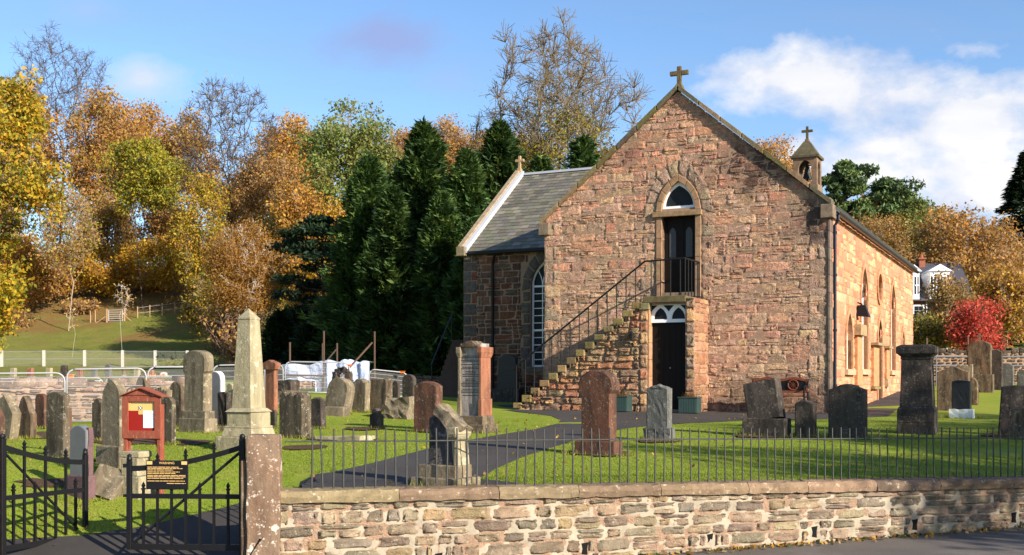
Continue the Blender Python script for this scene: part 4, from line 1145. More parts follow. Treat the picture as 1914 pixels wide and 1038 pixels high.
mb.build('transept_stones', M['facade'], ch, smooth=True)
lancet('window', wc, ww, 1.15, 4.27, .14, wfn_, 11)
mb = MB(); mb.box(wc - ww - .1, wc + ww + .1, YW - .07, YW + .2, 1.0, 1.146, S(112, 104, 96)); mb.build('window_sill', M['dressing'], ch, bev=.01)
# transept roof
ov = .14; k = (WR - WE) / (WY - YW)
P0 = Vector((WX0 + .12, YW - ov, WE - ov * k + .06)); U = Vector((-HW + .1 - WX0 + 1.2, 0, 0)); Vv = Vector((0, WY - YW + ov, WR - WE + ov * k))
N = U.cross(Vv).normalized()
mb = MB(); q = [P0, P0 + U, P0 + U + Vv, P0 + Vv]; mb.add(q + [p - N * .08 for p in q], [(0, 1, 2, 3), (7, 6, 5, 4), (0, 4, 5, 1), (1, 5, 6, 2), (2, 6, 7, 3), (3, 7, 4, 0)], S(80, 80, 78))
slate_roof(mb, P0 + N * .004, U, Vv, 20, 24, rng, [S(108, 104, 96), S(100, 97, 91), S(113, 109, 99), S(95, 92, 87), S(108, 106, 90), S(122, 117, 106), S(103, 100, 92)])
Pb = Vector((WX0 + .12, 2 * WY - YW + ov, WE - ov * k + .06)); Vb = Vector((0, -(WY - YW + ov), WR - WE + ov * k))
q = [Pb, Pb + U, Pb + U + Vb, Pb + Vb]; mb.add(q, [(3, 2, 1, 0)], S(90, 90, 88))
mb.build('transept_roof', M['slate'], ch, fixn=False)
mb = MB(); mb.box(WX0 + .1, -2.6, WY - .09, WY + .09, WR + .05, WR + .12); mb.build('transept_ridge', M['lead'], ch)
# its left skew: pale flashing inside, mossy coping outside
P = lambda t, dz: (YW - ov - .02 + (WY - YW + ov) * t, WE - ov * k + (WR - WE + ov * k) * t + dz)
mb = MB(); mb.panel([P(0, .03), P(1, .03), P(1, .20), P(0, .20)], [], 0, .13, lambda x, y, z: (WX0 + .06 + y, x, z)); mb.build('skew_flashing', M['lead'], ch)
mb = MB(); mb.panel([P(0, -.02), P(1.0, -.02), P(1.0, .26), P(0, .26)], [], 0, .17, lambda x, y, z: (WX0 - .12 + y, x, z), S(150, 136, 114)); mb.box(WX0 - .13, WX0 + .14, YW - ov - .10, YW + .12, WE - .16, WE + .12, S(126, 116, 92))
mb.build('transept_skew', M['moss'], ch, bev=.012)
mb = MB(); mb.frustum((.10, .10), (.06, .06), WR + .1, WR + .3, S(166, 142, 112), (WX0 + .02, WY)); cross(mb, (WX0 + .02, WY, WR + .25), .46, .16, .045); mb.c = [S(164, 140, 110)] * len(mb.v); mb.has = True
mb.build('transept_cross', M['moss'], ch, bev=.012)
mb = MB(); mb.tube([(WX0 + .3, YW - .19, WE - .11), (-HW - .02, YW - .19, WE - .11)], .05, 8); mb.tube([(-6.5, YW - .16, WE - .14), (-6.6, YW - .09, WE - .42), (-6.6, YW - .09, -.1)], .042, 8)
mb.build('transept_gutter', M['black'], ch)
# ------------------------------------------------------------------ gravestones
M['g_slatedark'] = grave_mat('dark_flaking_slate', S(84, 80, 78), S(40, 38, 38), S(150, 146, 136), 0.55, streak=.8)
FEET = []
def topline(kind, rise, seed=0, n=14):
    """height below the crown, for s in [-1, 1]; returns list of (s, drop 0..rise)"""
    R = random.Random(seed); out = []
    for i in range(2 * n + 1):
        s = -1 + i / n; a = abs(s)
        if kind == 'round': f = 1 - math.sqrt(max(0, 1 - s * s))
        elif kind == 'segment': f = s * s
        elif kind == 'gothic': f = 1 - math.sqrt(max(0, 4 - (1 + a) ** 2)) / math.sqrt(3)
        elif kind == 'gable': f = a
        elif kind == 'ogee': f = 1 - (.5 + .5 * math.cos(math.pi * a)) ** .8 if a < 1 else 1
        elif kind == 'shoulder': f = (1 - math.sqrt(1 - (a / .62) ** 2)) * .8 if a < .62 else .92 + .08 * (a - .62) / .38
        elif kind == 'dip': f = .5 - .5 * math.cos(math.pi * 3 * a) if a < .95 else .9
        elif kind == 'broken': f = R.random() * .55 + a * .45
        elif kind == 'scroll': f = (.15 if a < .35 else .0 if a > .7 else .35)
        else: f = 0
        out.append((s, f * rise))
    return out
def slab_profile(w, h, kind, rise, seed=0, neck=0, headh=0, taper=0):
    T = [(s * w / 2, h - d) for s, d in topline(kind, rise, seed)]
    if neck:      # head wider than the body below it
        nb = w / 2 - neck
        return [(-nb - taper, 0), (nb + taper, 0), (nb, h - headh - neck), (w / 2, h - headh)] + [p for p in T[::-1]] + [(-w / 2, h - headh), (-nb, h - headh - neck)]
    return [(-w / 2 - taper, 0), (w / 2 + taper, 0)] + T[::-1]
def chamfer_slab(mb, prof, d, bv=.015, fy=0.0):
    """profile in x-z extruded to depth d (front at -d/2), with a chamfered front edge"""
    n = len(prof); cx = sum(p[0] for p in prof) / n; zs = [p[1] for p in prof]; cz = (min(zs) + max(zs)) / 2
    hw = max(abs(p[0] - cx) for p in prof); hh = (max(zs) - min(zs)) / 2
    k1, k2 = (hw - bv) / hw, (hh - bv) / hh
    ins = [(cx + (x - cx) * k1, cz + (z - cz) * k2 if z > min(zs) + .001 else z) for x, z in prof]
    vs = [(x, d / 2, z) for x, z in prof] + [(x, -d / 2 + bv, z) for x, z in prof] + [(x, -d / 2, z) for x, z in ins]
    fs = []
    for r in range(2): fs += [(r * n + i, r * n + (i + 1) % n, (r + 1) * n + (i + 1) % n, (r + 1) * n + i) for i in range(n)]
    for off, pr in ((0, prof), (2 * n, ins)):
        fs += [tuple(i + off for i in t) for t in tessellate_polygon([[Vector((x, z, 0)) for x, z in pr]])]
    mb.add(vs, fs); return mb
def rough_block(mb, x0, x1, y0, y1, z0, z1, rng, amp=.015, n=4):
    """block with an uneven hewn surface"""
    bm = bmesh.new(); bmesh.ops.create_cube(bm, size=1)
    bmesh.ops.subdivide_edges(bm, edges=bm.edges, cuts=n, use_grid_fill=True)
    sd = rng.uniform(0, 99)
    for v in bm.verts:
        c = v.co; p = Vector(((x0 + x1) / 2 + c.x * (x1 - x0), (y0 + y1) / 2 + c.y * (y1 - y0), (z0 + z1) / 2 + c.z * (z1 - z0)))
        p += mn.noise_vector(p * 9 + Vector((sd, 0, 0))) * amp + mn.noise_vector(p * 3.5 + Vector((sd, 5, 0))) * amp * 1.2
        v.co = p
    bm.verts.index_update(); mb.add([v.co[:] for v in bm.verts], [tuple(v.index for v in f.verts) for f in bm.faces]); bm.free(); return mb
def place(u0, u1, vb, d, rot=0, Y=None):
    """foot point and real width of an object that spans pixels u0..u1 and stands at pixel row vb"""
    p = at((u0 + u1) / 2, Y) if Y else ground_at((u0 + u1) / 2, vb)
    az = math.atan2(p.x, p.y); ang = CHR + rot
    a = abs(math.cos(ang + az)); b = abs(math.sin(ang + az))
    wpx = (u1 - u0) * p.length / FPX * math.cos(az) * math.cos(az) ** 0
    d = max(.05, min(d, .27 * wpx / max(b, .05)))
    return p, max(.12, (wpx - d * b) / a), p.y / FPX, d
GRP = 'old gravestones in the churchyard'
def grave(u0, u1, vt, vb, kind, rise, mat, label, d=.16, plinth=None, rot=0, tilt=(0, 0), Y=None, neck=0, headh=0, taper=0, base2=None, name='gravestone', matp=None, seed=0, rough=0, group=GRP, cat='gravestone', side=None):
    """plinth=(v of its top row, extra half width m): a base block under the slab"""
    rot = math.radians(rot - (10 if u0 < 760 else 5))
    p, w, s, d = place(u0, u1, vb, d, rot, Y)
    FEET.append((p.x, p.y, w + (.3 if plinth else .06), d + (.3 if plinth else .06), CHR + rot))
    H = (vb - vt) * s if not Y else (HY - vt) * s + EYE - p.z
    zb = 0.0
    multi = plinth or base2 or side
    root = empty(name, p, CHR + rot, label, cat, group) if multi else None
    rng = random.Random(hash((u0, vt)) & 0xffff)
    if plinth:
        ph = (vb - plinth[0]) * s; e = plinth[1]
        mb = MB()
        if rough: rough_block(mb, -w / 2 - e, w / 2 + e, -d / 2 - e, d / 2 + e, -.15, ph, rng, .02)
        else: mb.box(-w / 2 - e, w / 2 + e, -d / 2 - e, d / 2 + e, -.15, ph)
        mb.build('plinth', matp or mat, root, bev=0 if rough else .015)
        zb = ph - .01
    if base2:
        ph2 = (vb - base2[0]) * s; mb = MB(); e = base2[1]; mb.box(-w / 2 - e, w / 2 + e, -d / 2 - e, d / 2 + e, zb - .01, ph2); mb.build('base_course', matp or mat, root, bev=.012); zb = ph2 - .01
    mb = MB()
    sink = .25 if not multi else .02
    prof = slab_profile(w, H - zb + sink, kind, rise * (H - zb) if rise < 1 else rise, seed or (u0 % 50), neck, headh, taper)
    prof = [(x, z - sink) for x, z in prof]
    chamfer_slab(mb, prof, d, min(.02, d * .15))
    tl = (math.radians(tilt[0]), math.radians(tilt[1]), 0)
    if multi:
        o = mb.build('headstone_slab', mat, root, loc=(0, 0, zb), rot=tl)
        if side: side(root, w, H, d, zb)
    else:
        o = mb.build(name, mat, None, loc=p, rot=(tl[0], tl[1], CHR + rot)); tag(o, label, cat, group)
        root = o
    if rough:
        m = o.modifiers.new('sub', 'SUBSURF'); m.subdivision_type = 'SIMPLE'; m.levels = m.render_levels = 2
        tx = bpy.data.textures.get('hewn') or bpy.data.textures.new('hewn', 'CLOUDS'); tx.noise_scale = .09
        dm = o.modifiers.new('hewn', 'DISPLACE'); dm.texture = tx; dm.strength = rough; dm.texture_coords = 'LOCAL'
    return root
g = M
tall_ref = [None]
M['carving'] = plain('carved_letter_shade', S(58, 52, 46), .95, 0, .5, 20, 0)  # dark tone painting the shade in cut letters; not assigned to any object
# --- left of the notice board
grave(30, 67, 740, 820, 'ogee', .42, g['g_brown'], 'small dark headstone with pointed ogee top behind the open gate leaf', d=.2)
grave(-22, 30, 735, 822, 'gable', .3, g['g_lichen'], 'pale lichen covered headstone leaning sideways at the picture edge', d=.16, tilt=(0, 14))
grave(-26, 8, 752, 836, 'gable', .34, g['g_redbrown'], 'red sandstone headstone with gabled top cut off by the picture edge', d=.14)
grave(66, 88, 736, 802, 'round', .14, g['g_redbrown'], 'slim red framed headstone standing against the rear rubble wall', d=.10)
grave(87, 129, 732, 860, 'segment', .06, g['g_crust'], 'tall dark lichen crusted headstone behind the open gate leaf', d=.12)
grave(119, 134, 762, 846, 'flat', 0, g['g_redbrown'], 'thin red edged headstone half hidden beside the tall lichen crusted one', d=.08)
grave(131, 171, 795, 927, 'segment', .10, g['g_polish'], 'smooth grey polished headstone with rough purple sides on a low plinth', d=.16, plinth=(888, .03), matp=g['g_purple'],
      side=lambda r, w, H, d, zb: rough_block(MB(), w / 2 - .015, w / 2 + .02, -d / 2 + .02, d / 2, zb, H * .96, random.Random(4), .012).build('rough_edge', g['g_purple'], r))
grave(172, 195, 745, 824, 'shoulder', .10, g['g_crust'], 'dark stooped headstone just left of the big pointed one', d=.14)
grave(191, 236, 709, 868, 'gothic', .28, g['g_lichen'], 'big pointed headstone with worn grey streak beside the notice board', d=.22, plinth=(834, .05))
p = ground_at(183, 930)
mb = rough_block(MB(), -.21, .21, -.05, .05, 0, .36, random.Random(2), .012)
tag(mb.build('fallen_slab', g['g_lichen'], loc=p, rot=(math.radians(-38), math.radians(10), CHR)), 'broken stone slab leaning on the grass in front of the pointed headstone', 'stone slab')
r = empty('grave_pedestal', ground_at(254, 924), CHR, 'stack of pale stone blocks standing behind the red notice board', 'pedestal')
mb = MB(); mb.box(-.17, .17, -.13, .13, -.1, .20); mb.build('base_block', g['g_pale'], r, bev=.012)
mb = MB(); mb.box(-.12, .12, -.10, .10, .20, .40); mb.build('middle_block', g['g_pale'], r, bev=.012)
mb = MB(); mb.box(-.16, .14, -.10, .10, .40, .47); mb.build('cap_block', g['g_pale'], r, bev=.012)
grave(252, 282, 699, 790, 'gothic', .40, g['g_brown'], 'pointed brown headstone rising just above the notice board roof', d=.18)
grave(282, 316, 720, 806, 'broken', .18, g['g_lichen'], 'broken topped lichen headstone sloping down behind the notice board', d=.2, tilt=(0, 6))
grave(303, 328, 742, 832, 'segment', .08, g['g_crust'], 'narrow dark headstone with lit edge touching the notice board', d=.20)
grave(316, 348, 713, 797, 'round', .22, g['g_brown'], 'brown round topped headstone in front of the rear wall', d=.18)
grave(342, 398, 655, 808, 'round', .14, g['g_lichen'], 'tall grey headstone with overhanging round head on a broad plinth', d=.24, plinth=(782, .05), neck=.04, headh=.36, base2=(768, .02))
grave(392, 420, 694, 792, 'round', .16, g['g_white'], 'bright white edged headstone with dark polished face', d=.10,
      side=lambda r, w, H, d, zb: chamfer_slab(MB(), slab_profile(w * .99, H * .985, 'round', .16 * H), .02, .004).build('polished_face', g['g_polish'], r, loc=(0, -d / 2 - .008, 0)))
grave(406, 432, 731, 800, 'broken', .08, g['g_dark'], 'small rough dark headstone between the tall grey one and the obelisk', d=.12, rough=.05)
grave(423, 438, 717, 764, 'segment', .1, g['g_pale'], 'small pale headstone peeping out between the rough dark one and the obelisk', d=.1)
grave(506, 517, 766, 803, 'segment', .1, g['g_dark'], 'thin dark headstone half hidden by the right side of the obelisk', d=.1)
p = ground_at(424, 808)
tag(rough_block(MB(), -.20, .16, -.12, .12, -.1, .10, random.Random(31), .03).build('stone_block', g['g_lichen'], loc=p, rot=(0, 0, CHR)), 'low rough stone lump on the grass left of the obelisk', 'stone block', GRP)
# obelisk
p = ground_at(465, 840)
s = p.y / FPX
r = empty('obelisk_monument', p, CHR, 'tall pale sandstone obelisk with pyramid tip on a square pedestal', 'obelisk')
hh = lambda v: (840 - v) * s
mb = MB(); mb.box(-.325, .325, -.325, .325, -.2, hh(815)); mb.build('foot_block', g['g_pale'], r, bev=.015)
mb = MB(); mb.frustum((.265, .265), (.235, .235), hh(815), hh(800)); mb.frustum((.232, .232), (.232, .232), hh(800), hh(796)); mb.box(-.208, .208, -.208, .208, hh(798), hh(770)); mb.frustum((.235, .235), (.178, .178), hh(770), hh(763)); mb.build('pedestal', g['g_pale'], r, bev=.008)
mb = MB(); mb.frustum((.165, .165), (.105, .105), hh(764), hh(598)); mb.frustum((.112, .112), (.112, .112), hh(598.1), hh(595)); mb.frustum((.108, .108), (.004, .004), hh(595), hh(577)); mb.build('shaft', g['g_pale'], r, bev=.008)
# --- behind the obelisk, towards the sheeted scaffold
def scroll(r, w, H, d, zb):
    mb = MB(); mb.panel([(-w / 2 - .05, H - .20), (w / 2 + .05, H - .20), (w / 2 + .07, H - .12), (w / 2 + .07, H - .06), (w * .3, H - .02), (0, H + .01), (-w * .3, H - .02), (-w / 2 - .07, H - .06), (-w / 2 - .07, H - .12)], [], -d / 2 - .03, d / 2 + .03)
    mb.build('scroll_cap', g['g_red'], r, bev=.015)
grave(495, 519, 674, 775, 'segment', .03, g['g_red'], 'tall narrow red sandstone headstone with scrolled cap behind the obelisk', d=.26, side=scroll)
r = empty('cross_base', ground_at(537, 762), CHR, 'stump of dark rough blocks right of the red scroll topped headstone', 'monument')
rough_block(MB(), -.24, .26, -.2, .2, -.1, .38, random.Random(5), .03).build('lower_block', g['g_lichen'], r); rough_block(MB(), -.2, .2, -.16, .16, .38, .62, random.Random(6), .03).build('upper_block', g['g_dark'], r)
grave(521, 581, 732, 819, 'dip', .09, g['g_crust'], 'wide lichen crusted headstone with wavy top right of the obelisk', d=.24)
grave(580, 610, 741, 802, 'broken', .12, g['g_dark'], 'dark headstone leaning left behind the wavy topped one', d=.12, tilt=(-4, -9))
grave(603, 655, 706, 772, 'round', .34, g['g_lichen'], 'leaning round shouldered headstone with bright curved edge', d=.24, tilt=(-6, 9))
p = ground_at(626, 778); mb = MB(); mb.box(-.30, .30, -.12, .12, -.1, .20); tag(mb.build('kerb_block', g['g_lichen'], loc=p, rot=(0, 0, CHR), bev=.02), 'low square stone block before the leaning round shouldered headstone', 'stone block', GRP)
r = empty('wreath_monument', ground_at(640, 757), CHR, 'dark carved wreath monument behind the leaning round shouldered headstone', 'monument')
mb = MB(); 
for k in range(14):
    th = 2 * math.pi * k / 14; rough_block(mb, .19 * math.cos(th) - .06, .19 * math.cos(th) + .06, -.06, .06, .62 + .19 * math.sin(th) - .06, .62 + .19 * math.sin(th) + .06, random.Random(k), .03, 2)
mb.build('wreath', g['g_dark'], r); rough_block(MB(), -.14, .14, -.12, .12, -.1, .46, random.Random(9), .02).build('stump', g['g_dark'], r)
grave(655, 692, 708, 770, 'shoulder', .10, g['g_lichen'], 'pale headstone with bright right edge in front of the plastic sheeting', d=.2, tilt=(0, 3))
grave(692, 733, 708, 773, 'flat', 0, g['g_brown'], 'square topped brown headstone right of the plastic sheeting', d=.2)
p = ground_at(750, 783)
tag(rough_block(MB(), -.30, .26, -.16, .16, -.1, .43, random.Random(12), .05).build('rough_boulder', g['g_lichen'], loc=p, rot=(0, 0, CHR)), 'squat rough lichen boulder between the square topped and red headstones', 'boulder', GRP)
grave(751, 778, 700, 755, 'round', .2, g['g_dark'], 'grey round topped headstone standing before the far rubble wall', d=.12)
grave(733, 748, 712, 760, 'segment', .1, g['g_dark'], 'slim dark headstone in shade before the far rubble wall', d=.10)
grave(690, 717, 763, 802, 'shoulder', .3, g['g_dark'], 'tiny dark headstone with round knob top on the open lawn', d=.12)
p = ground_at(640, 823); p2 = p
tag(rough_block(MB(), -.46, .46, -.24, .24, -.05, .055, random.Random(14), .02, 6).build('ledger_stone', g['g_pale'], loc=p, rot=(0, math.radians(-2), CHR)), 'cracked pale ledger stone lying flat on the lawn', 'ledger stone', GRP)
grave(772, 826, 713, 808, 'segment', .09, g['g_redbrown'], 'broad reddish headstone with low curved top left of the inscribed pillar stone', d=.18, tilt=(0, 1))
# tall inscribed stone with red pilaster
def tall(r, w, H, d, zb):
    for sg in (-1, 1):
        mb = MB(); x = sg * (w / 2 - .0)
        mb.box(x - .022, x + .022, -d / 2 - .04, d / 2 + .02, zb + .30, H - .24); mb.frustum((.034, d / 2 + .05), (.034, d / 2 + .05), zb - .02, zb + .30, c=(x, 0)); mb.frustum((.026, d / 2 + .04), (.045, d / 2 + .07), H - .24, H - .16, c=(x, 0)); mb.box(x - .045, x + .045, -d / 2 - .07, d / 2 + .07, H - .16, H - .06)
        mb.build('pilaster', g['g_red'] if sg > 0 else g['g_lichen'], r, bev=.006)
    mb = MB(); mb.panel([(-w / 2, H - .06), (w / 2, H - .06), (w / 2 - .1, H + .0), (w * .12, H + .05), (-w * .1, H + .04), (-w / 2 + .1, H + .02)], [], -d / 2 - .06, d / 2); mb.build('cornice', g['g_brown'], r, bev=.012)
    mb = MB(); R = random.Random(8); z = H - .22
    while z > zb + .34:
        L = R.choice([.1, .16, .2, .22]); x = -L
        while x < L: q = R.uniform(.02, .06); mb.box(x, min(L, x + q), -d / 2 - .003, -d / 2 + .002, z, z + .012); x += q + .009
        z -= R.choice([.026, .026, .03, .045])
    mb.build('inscription', g['g_black'], r)
tall_ref[0] = tall
grave(860, 914, 643, 808, 'flat', 0, g['g_slate'], 'very tall inscribed headstone with red side pilasters on a stepped base', d=.26, plinth=(793, .12), base2=(777, .07), matp=g['g_brown'], side=tall)
# broken leaning stone just behind the railing
def brk(r, w, H, d, zb):
    mb = MB(); rough_block(mb, -.17, .20, -d / 2 - .02, d / 2 + .03, -.055, .055, random.Random(3), .025)
    mb.build('broken_pediment', g['g_lichen'], r, rot=(math.radians(-5), math.radians(36), 0), loc=(.06, 0, H - .10))
    mb = MB(); mb.box(-.028, .03, -d / 2 - .02, d / 2 + .03, 0, H - zb - .30); mb.frustum((.032, d / 2 + .03), (.06, d / 2 + .06), H - zb - .30, H - zb - .25); mb.box(-.06, .06, -d / 2 - .06, d / 2 + .06, H - zb - .25, H - zb - .17)
    mb.build('pilaster', g['g_pale'], r, rot=(0, math.radians(-5), 0), loc=(w / 2 + .03, 0, zb), bev=.01)
grave(800, 866, 766, 908, 'gable', .16, g['g_slatedark'], 'broken dark grey headstone with slanting pediment on two steps behind the railing', d=.17, plinth=(891, .13), base2=(868, .07), matp=g['g_lichen'], tilt=(-3, -2), side=brk)
grave(1080, 1158, 692, 850, 'round', .20, g['g_redbrown'], 'tall red sandstone headstone with overhanging round head on the near lawn', d=.2, plinth=(824, .035), neck=.045, headh=.27, tilt=(0, 0))
grave(1208, 1256, 718, 824, 'gable', .10, g['g_grey'], 'grey granite headstone with rough edges on a rough hewn base', d=.15, plinth=(800, .035), rough=.03)
# right-hand lawn
def lean(r, w, H, d, zb): pass
grave(1398, 1468, 712, 815, 'flat', 0, g['g_dark'], 'dark slab leaning to one side on a broad plinth near the bench', d=.24, plinth=(782, .07), tilt=(-8, -11))
grave(1486, 1526, 748, 818, 'segment', .10, g['g_dark'], 'short dark headstone in front of the bench end', d=.14, rough=.02)
grave(1549, 1620, 718, 820, 'ogee', .10, g['g_dark'], 'broad dark headstone with rippled top before the church corner', d=.2)
p = ground_at(1715, 810); s = p.y / FPX; H = lambda v: (810 - v) * s
r = empty('pedestal_monument', p, CHR, 'massive dark pedestal monument with heavy flat cap near the side wall', 'monument')
mb = MB(); mb.frustum((.315, .30), (.30, .285), -.1, H(790)); mb.frustum((.30, .285), (.30, .285), H(790), H(766)); mb.frustum((.30, .285), (.27, .255), H(766), H(760)); mb.build('base', g['g_dark'], r, bev=.01)
mb = MB(); mb.frustum((.262, .25), (.235, .225), H(761), H(672)); mb.frustum((.25, .24), (.25, .24), H(672), H(668)); mb.build('die', g['g_dark'], r, bev=.006)
mb = MB(); mb.frustum((.24, .23), (.30, .29), H(668), H(662)); mb.frustum((.315, .30), (.315, .30), H(662), H(649)); mb.frustum((.315, .30), (.24, .23), H(649), H(645)); mb.build('cap', g['g_dark'], r, bev=.008)
grave(1753, 1811, 684, 768, 'gable', .14, g['g_brown'], 'wide brown headstone with pale shallow gable behind the pedestal monument', d=.18)
grave(1790, 1818, 681, 752, 'scroll', .12, g['g_lichen'], 'pale scroll topped headstone half hidden behind the wide brown one', d=.12)
grave(1800, 1828, 705, 758, 'round', .3, g['g_brown'], 'brown curved headstone behind the rough dark one with a white base', d=.14)
grave(1780, 1815, 711, 782, 'segment', .05, g['g_black'], 'rough dark headstone set on a white stone base', d=.14, plinth=(765, .04), matp=g['g_white'], rough=.02)
def fin(r, w, H, d, zb):
    mb = MB(); cross(mb, (0, 0, H - .02), .26, .09, .022); mb.build('finial', g['g_lichen'], r)
grave(1809, 1853, 637, 733, 'round', .20, g['g_brown'], 'tall brown headstone with carved finial before the red maple', d=.22, plinth=(700, .05), side=fin, neck=.02, headh=.3)
grave(1848, 1873, 652, 729, 'broken', .12, g['g_dark'], 'dark bluish headstone with bright chipped edge right of the finial stone', d=.16)
grave(1863, 1894, 679, 727, 'segment', .1, g['g_grey'], 'pale grey headstone right of the bluish chipped one', d=.18)
grave(1902, 1928, 692, 724, 'segment', .1, g['g_grey'], 'small grey headstone at the picture edge behind the big dark one', d=.14)
grave(1868, 1938, 721, 815, 'segment', .05, g['g_dark'], 'big dark headstone at the right edge tilting backwards', d=.22, tilt=(-6, 3))
grave(1893, 1932, 762, 822, 'round', .2, g['g_brown'], 'low round topped brown headstone in front of the big dark one', d=.16)
grave(1660, 1682, 706, 752, 'flat', 0, g['g_dark'], 'thin dark post stone at the side wall behind the pedestal monument', d=.1) if False else None
q = chw(-5.75, 2.2); q.z = G(q.x, q.y)
r = empty('gravestone', q, CHR, 'dark tablet headstone leaning against the shaded transept wall', 'gravestone', GRP)
mb = MB(); mb.box(-.42, .42, -.16, .16, -.1, .38); mb.build('plinth', g['g_dark'], r, bev=.015)
mb = MB(); chamfer_slab(mb, slab_profile(.56, .98, 'segment', .12, taper=.03), .14); mb.build('headstone_slab', g['g_black'], r, loc=(0, 0, .38))
# bare leafy soil round some stones
for k, (uu, vv, ru, rv) in enumerate([(90, 815, 75, 7), (100, 905, 75, 9), (240, 826, 90, 6), (330, 828, 70, 6), (570, 838, 45, 5), (1125, 848, 55, 7), (1230, 826, 40, 4), (1430, 816, 70, 5), (640, 822, 70, 4), (1890, 815, 60, 5), (680, 803, 40, 3), (820, 808, 40, 3)]):
    pts = []
    R = random.Random(k)
    for j in range(18):
        th = 2 * math.pi * j / 18; kq = R.uniform(.75, 1.15); pts.append((uu + ru * kq * math.cos(th), vv + rv * kq * math.sin(th)))
    draped('leafy_soil', pts, M['soil'], .012 + .001 * k, .5)

# ------------------------------------------------------------------ bench, planters, notice board
q = chw(2.60, -.55); q.z = G(q.x, q.y)
r = empty('garden_bench', q, CHR, 'wooden garden bench with two round iron medallions against the facade', 'bench')
wd = wood_mat('bench_wood', (.16, .05, .025)); BL = 1.24
mb = MB()
for k in range(4): mb.box(-BL / 2, BL / 2, -.34 + k * .1, -.26 + k * .1, .40, .425)
mb.build('seat', wd, r, bev=.004)
top = [(-BL / 2 + BL * i / 24, .80 + .05 * (.5 - .5 * math.cos(2 * math.pi * (2 * i / 24)))) for i in range(25)]
mb = MB(); mb.panel([(-BL / 2, .50), (BL / 2, .50)] + top[::-1], [], .10, .115); br = mb.build('backrest', M['black'], r)
mb = MB()
mb.panel([(x, z - .055) for x, z in top] + top[::-1], [], .085, .125); mb.box(-BL / 2, BL / 2, .085, .125, .48, .535)
mb.box(-BL / 2 - .02, -BL / 2 + .03, .085, .125, .48, .80); mb.box(BL / 2 - .03, BL / 2 + .02, .085, .125, .48, .80); mb.build('back_frame', wd, br, bev=.004)
for sx in (-.3, .3):
    mb = MB()
    for rr, in ((.115,),): mb.tube([(sx + rr * math.cos(2 * math.pi * k / 20), .085, .665 + rr * math.sin(2 * math.pi * k / 20)) for k in range(21)], .014, 6, caps=False)
    for k in range(8): th = math.pi * k / 4; mb.tube([(sx, .09, .665), (sx + .10 * math.cos(th), .09, .665 + .10 * math.sin(th))], .006, 4)
    mb.build('medallion', wd, br)
for sx in (-1, 1):
    mb = MB(); x = sx * (BL / 2 + .02)
    mb.tube([(x, -.36, 0), (x, -.33, .25), (x, -.36, .6), (x, -.25, .64), (x, .05, .62), (x, .12, .80)], .022, 6); mb.tube([(x, .16, 0), (x, .08, .3), (x, .08, .5)], .022, 6); mb.tube([(x, -.34, .38), (x, .1, .40)], .018, 6)
    mb.build('end_frame', M['black'], r)
def planter(x, y, label):
    q = chw(x, y); q.z = G(q.x, q.y)
    r = empty('planter', q, CHR, label, 'planter', 'square planters beside the lower door')
    mb = MB()
    for i in range(7):
        for sg in (-1, 1):
            mb.box(-.21 + .06 * i + .003, -.21 + .06 * i + .057, sg * .19 - .012, sg * .19 + .012, .02, .36); mb.box(sg * .21 - .012, sg * .21 + .012, -.18 + .0514 * i + .003, -.18 + .0514 * i + .048, .02, .355)
    mb.box(-.2, .2, -.18, .18, .03, .30); mb.box(-.235, .235, -.215, -.17, .36, .385); mb.box(-.235, .235, .17, .215, .36, .385); mb.box(-.235, -.19, -.17, .17, .36, .385); mb.box(.19, .235, -.17, .17, .36, .385)
    mb.build('box', M['planter'], r)
    R = random.Random(int(x * 10)); mb = MB()
    for k in range(120):
        th = R.uniform(0, 6.28); rr = R.uniform(0, .15); L = R.uniform(.06, .2); a = R.uniform(0, 6.28)
        x0, y0 = rr * math.cos(th), rr * math.sin(th); x1, y1 = x0 + .12 * math.cos(a), y0 + .12 * math.sin(a)
        mb.add([(x0 - .006, y0, .30), (x0 + .006, y0, .30), (x1, y1, .34 + L)], [(0, 1, 2)], jit(R, R.choice([S(150, 110, 60), S(120, 84, 50), S(90, 90, 40)])))
    mb.build('withered_plant', M['leaf'], r, fixn=False)
planter(-.98, YP - .30, 'green slatted planter left of the lower door')
planter(.72, YP - .30, 'green slatted planter right of the lower door')

p = ground_at(268, 928); s = p.y / FPX
r = empty('notice_board', p, math.radians(-14), 'red wooden notice board with gabled roof standing behind the gates', 'notice board')
h = lambda v: (928 - v) * s
wB = .205
for sg in (-1, 1):
    mb = MB(); x = sg * (wB + .0); mb.box(x - .022, x + .022, -.03, .05, -.1, h(757)); mb.build('post', M['redwood'], r, bev=.004)
    mb = MB(); mb.panel([(sg * (wB - .024), h(815)), (sg * (wB - .10), h(821)), (sg * (wB - .055), h(826)), (sg * (wB - .024), h(845))], [], -.01, .02); mb.build('bracket', M['redwood'], r)
mb = MB(); mb.panel([(-wB - .03, h(821)), (wB + .03, h(821)), (wB + .03, h(744)), (-wB - .03, h(744))], [[(-wB + .045, h(806)), (wB - .045, h(806)), (wB - .045, h(752)), (-wB + .045, h(752))]], -.045, -.031)
mb.box(-wB - .03, wB + .03, -.0305, .055, h(744), h(740)); mb.box(-wB + .03, wB - .03, -.031, .05, h(821), h(812))
mb.box(-wB + .022, wB - .022, .045, .052, h(812), h(744)); mb.build('case', M['redwood'], r, bev=.003)
mb = MB(); mb.panel([(-wB - .025, h(740) + .002), (wB + .025, h(740) + .002), (0, h(727))], [], -.04, .05); mb.build('gable', M['redwood'], r)
mb = MB()
for sg in (-1, 1): mb.panel([(0, h(724.5)), (sg * (wB + .06), h(741.5)), (sg * (wB + .06), h(743)), (0, h(727))][::sg], [], -.07, .08)
mb.build('roof', M['redwood'], r)
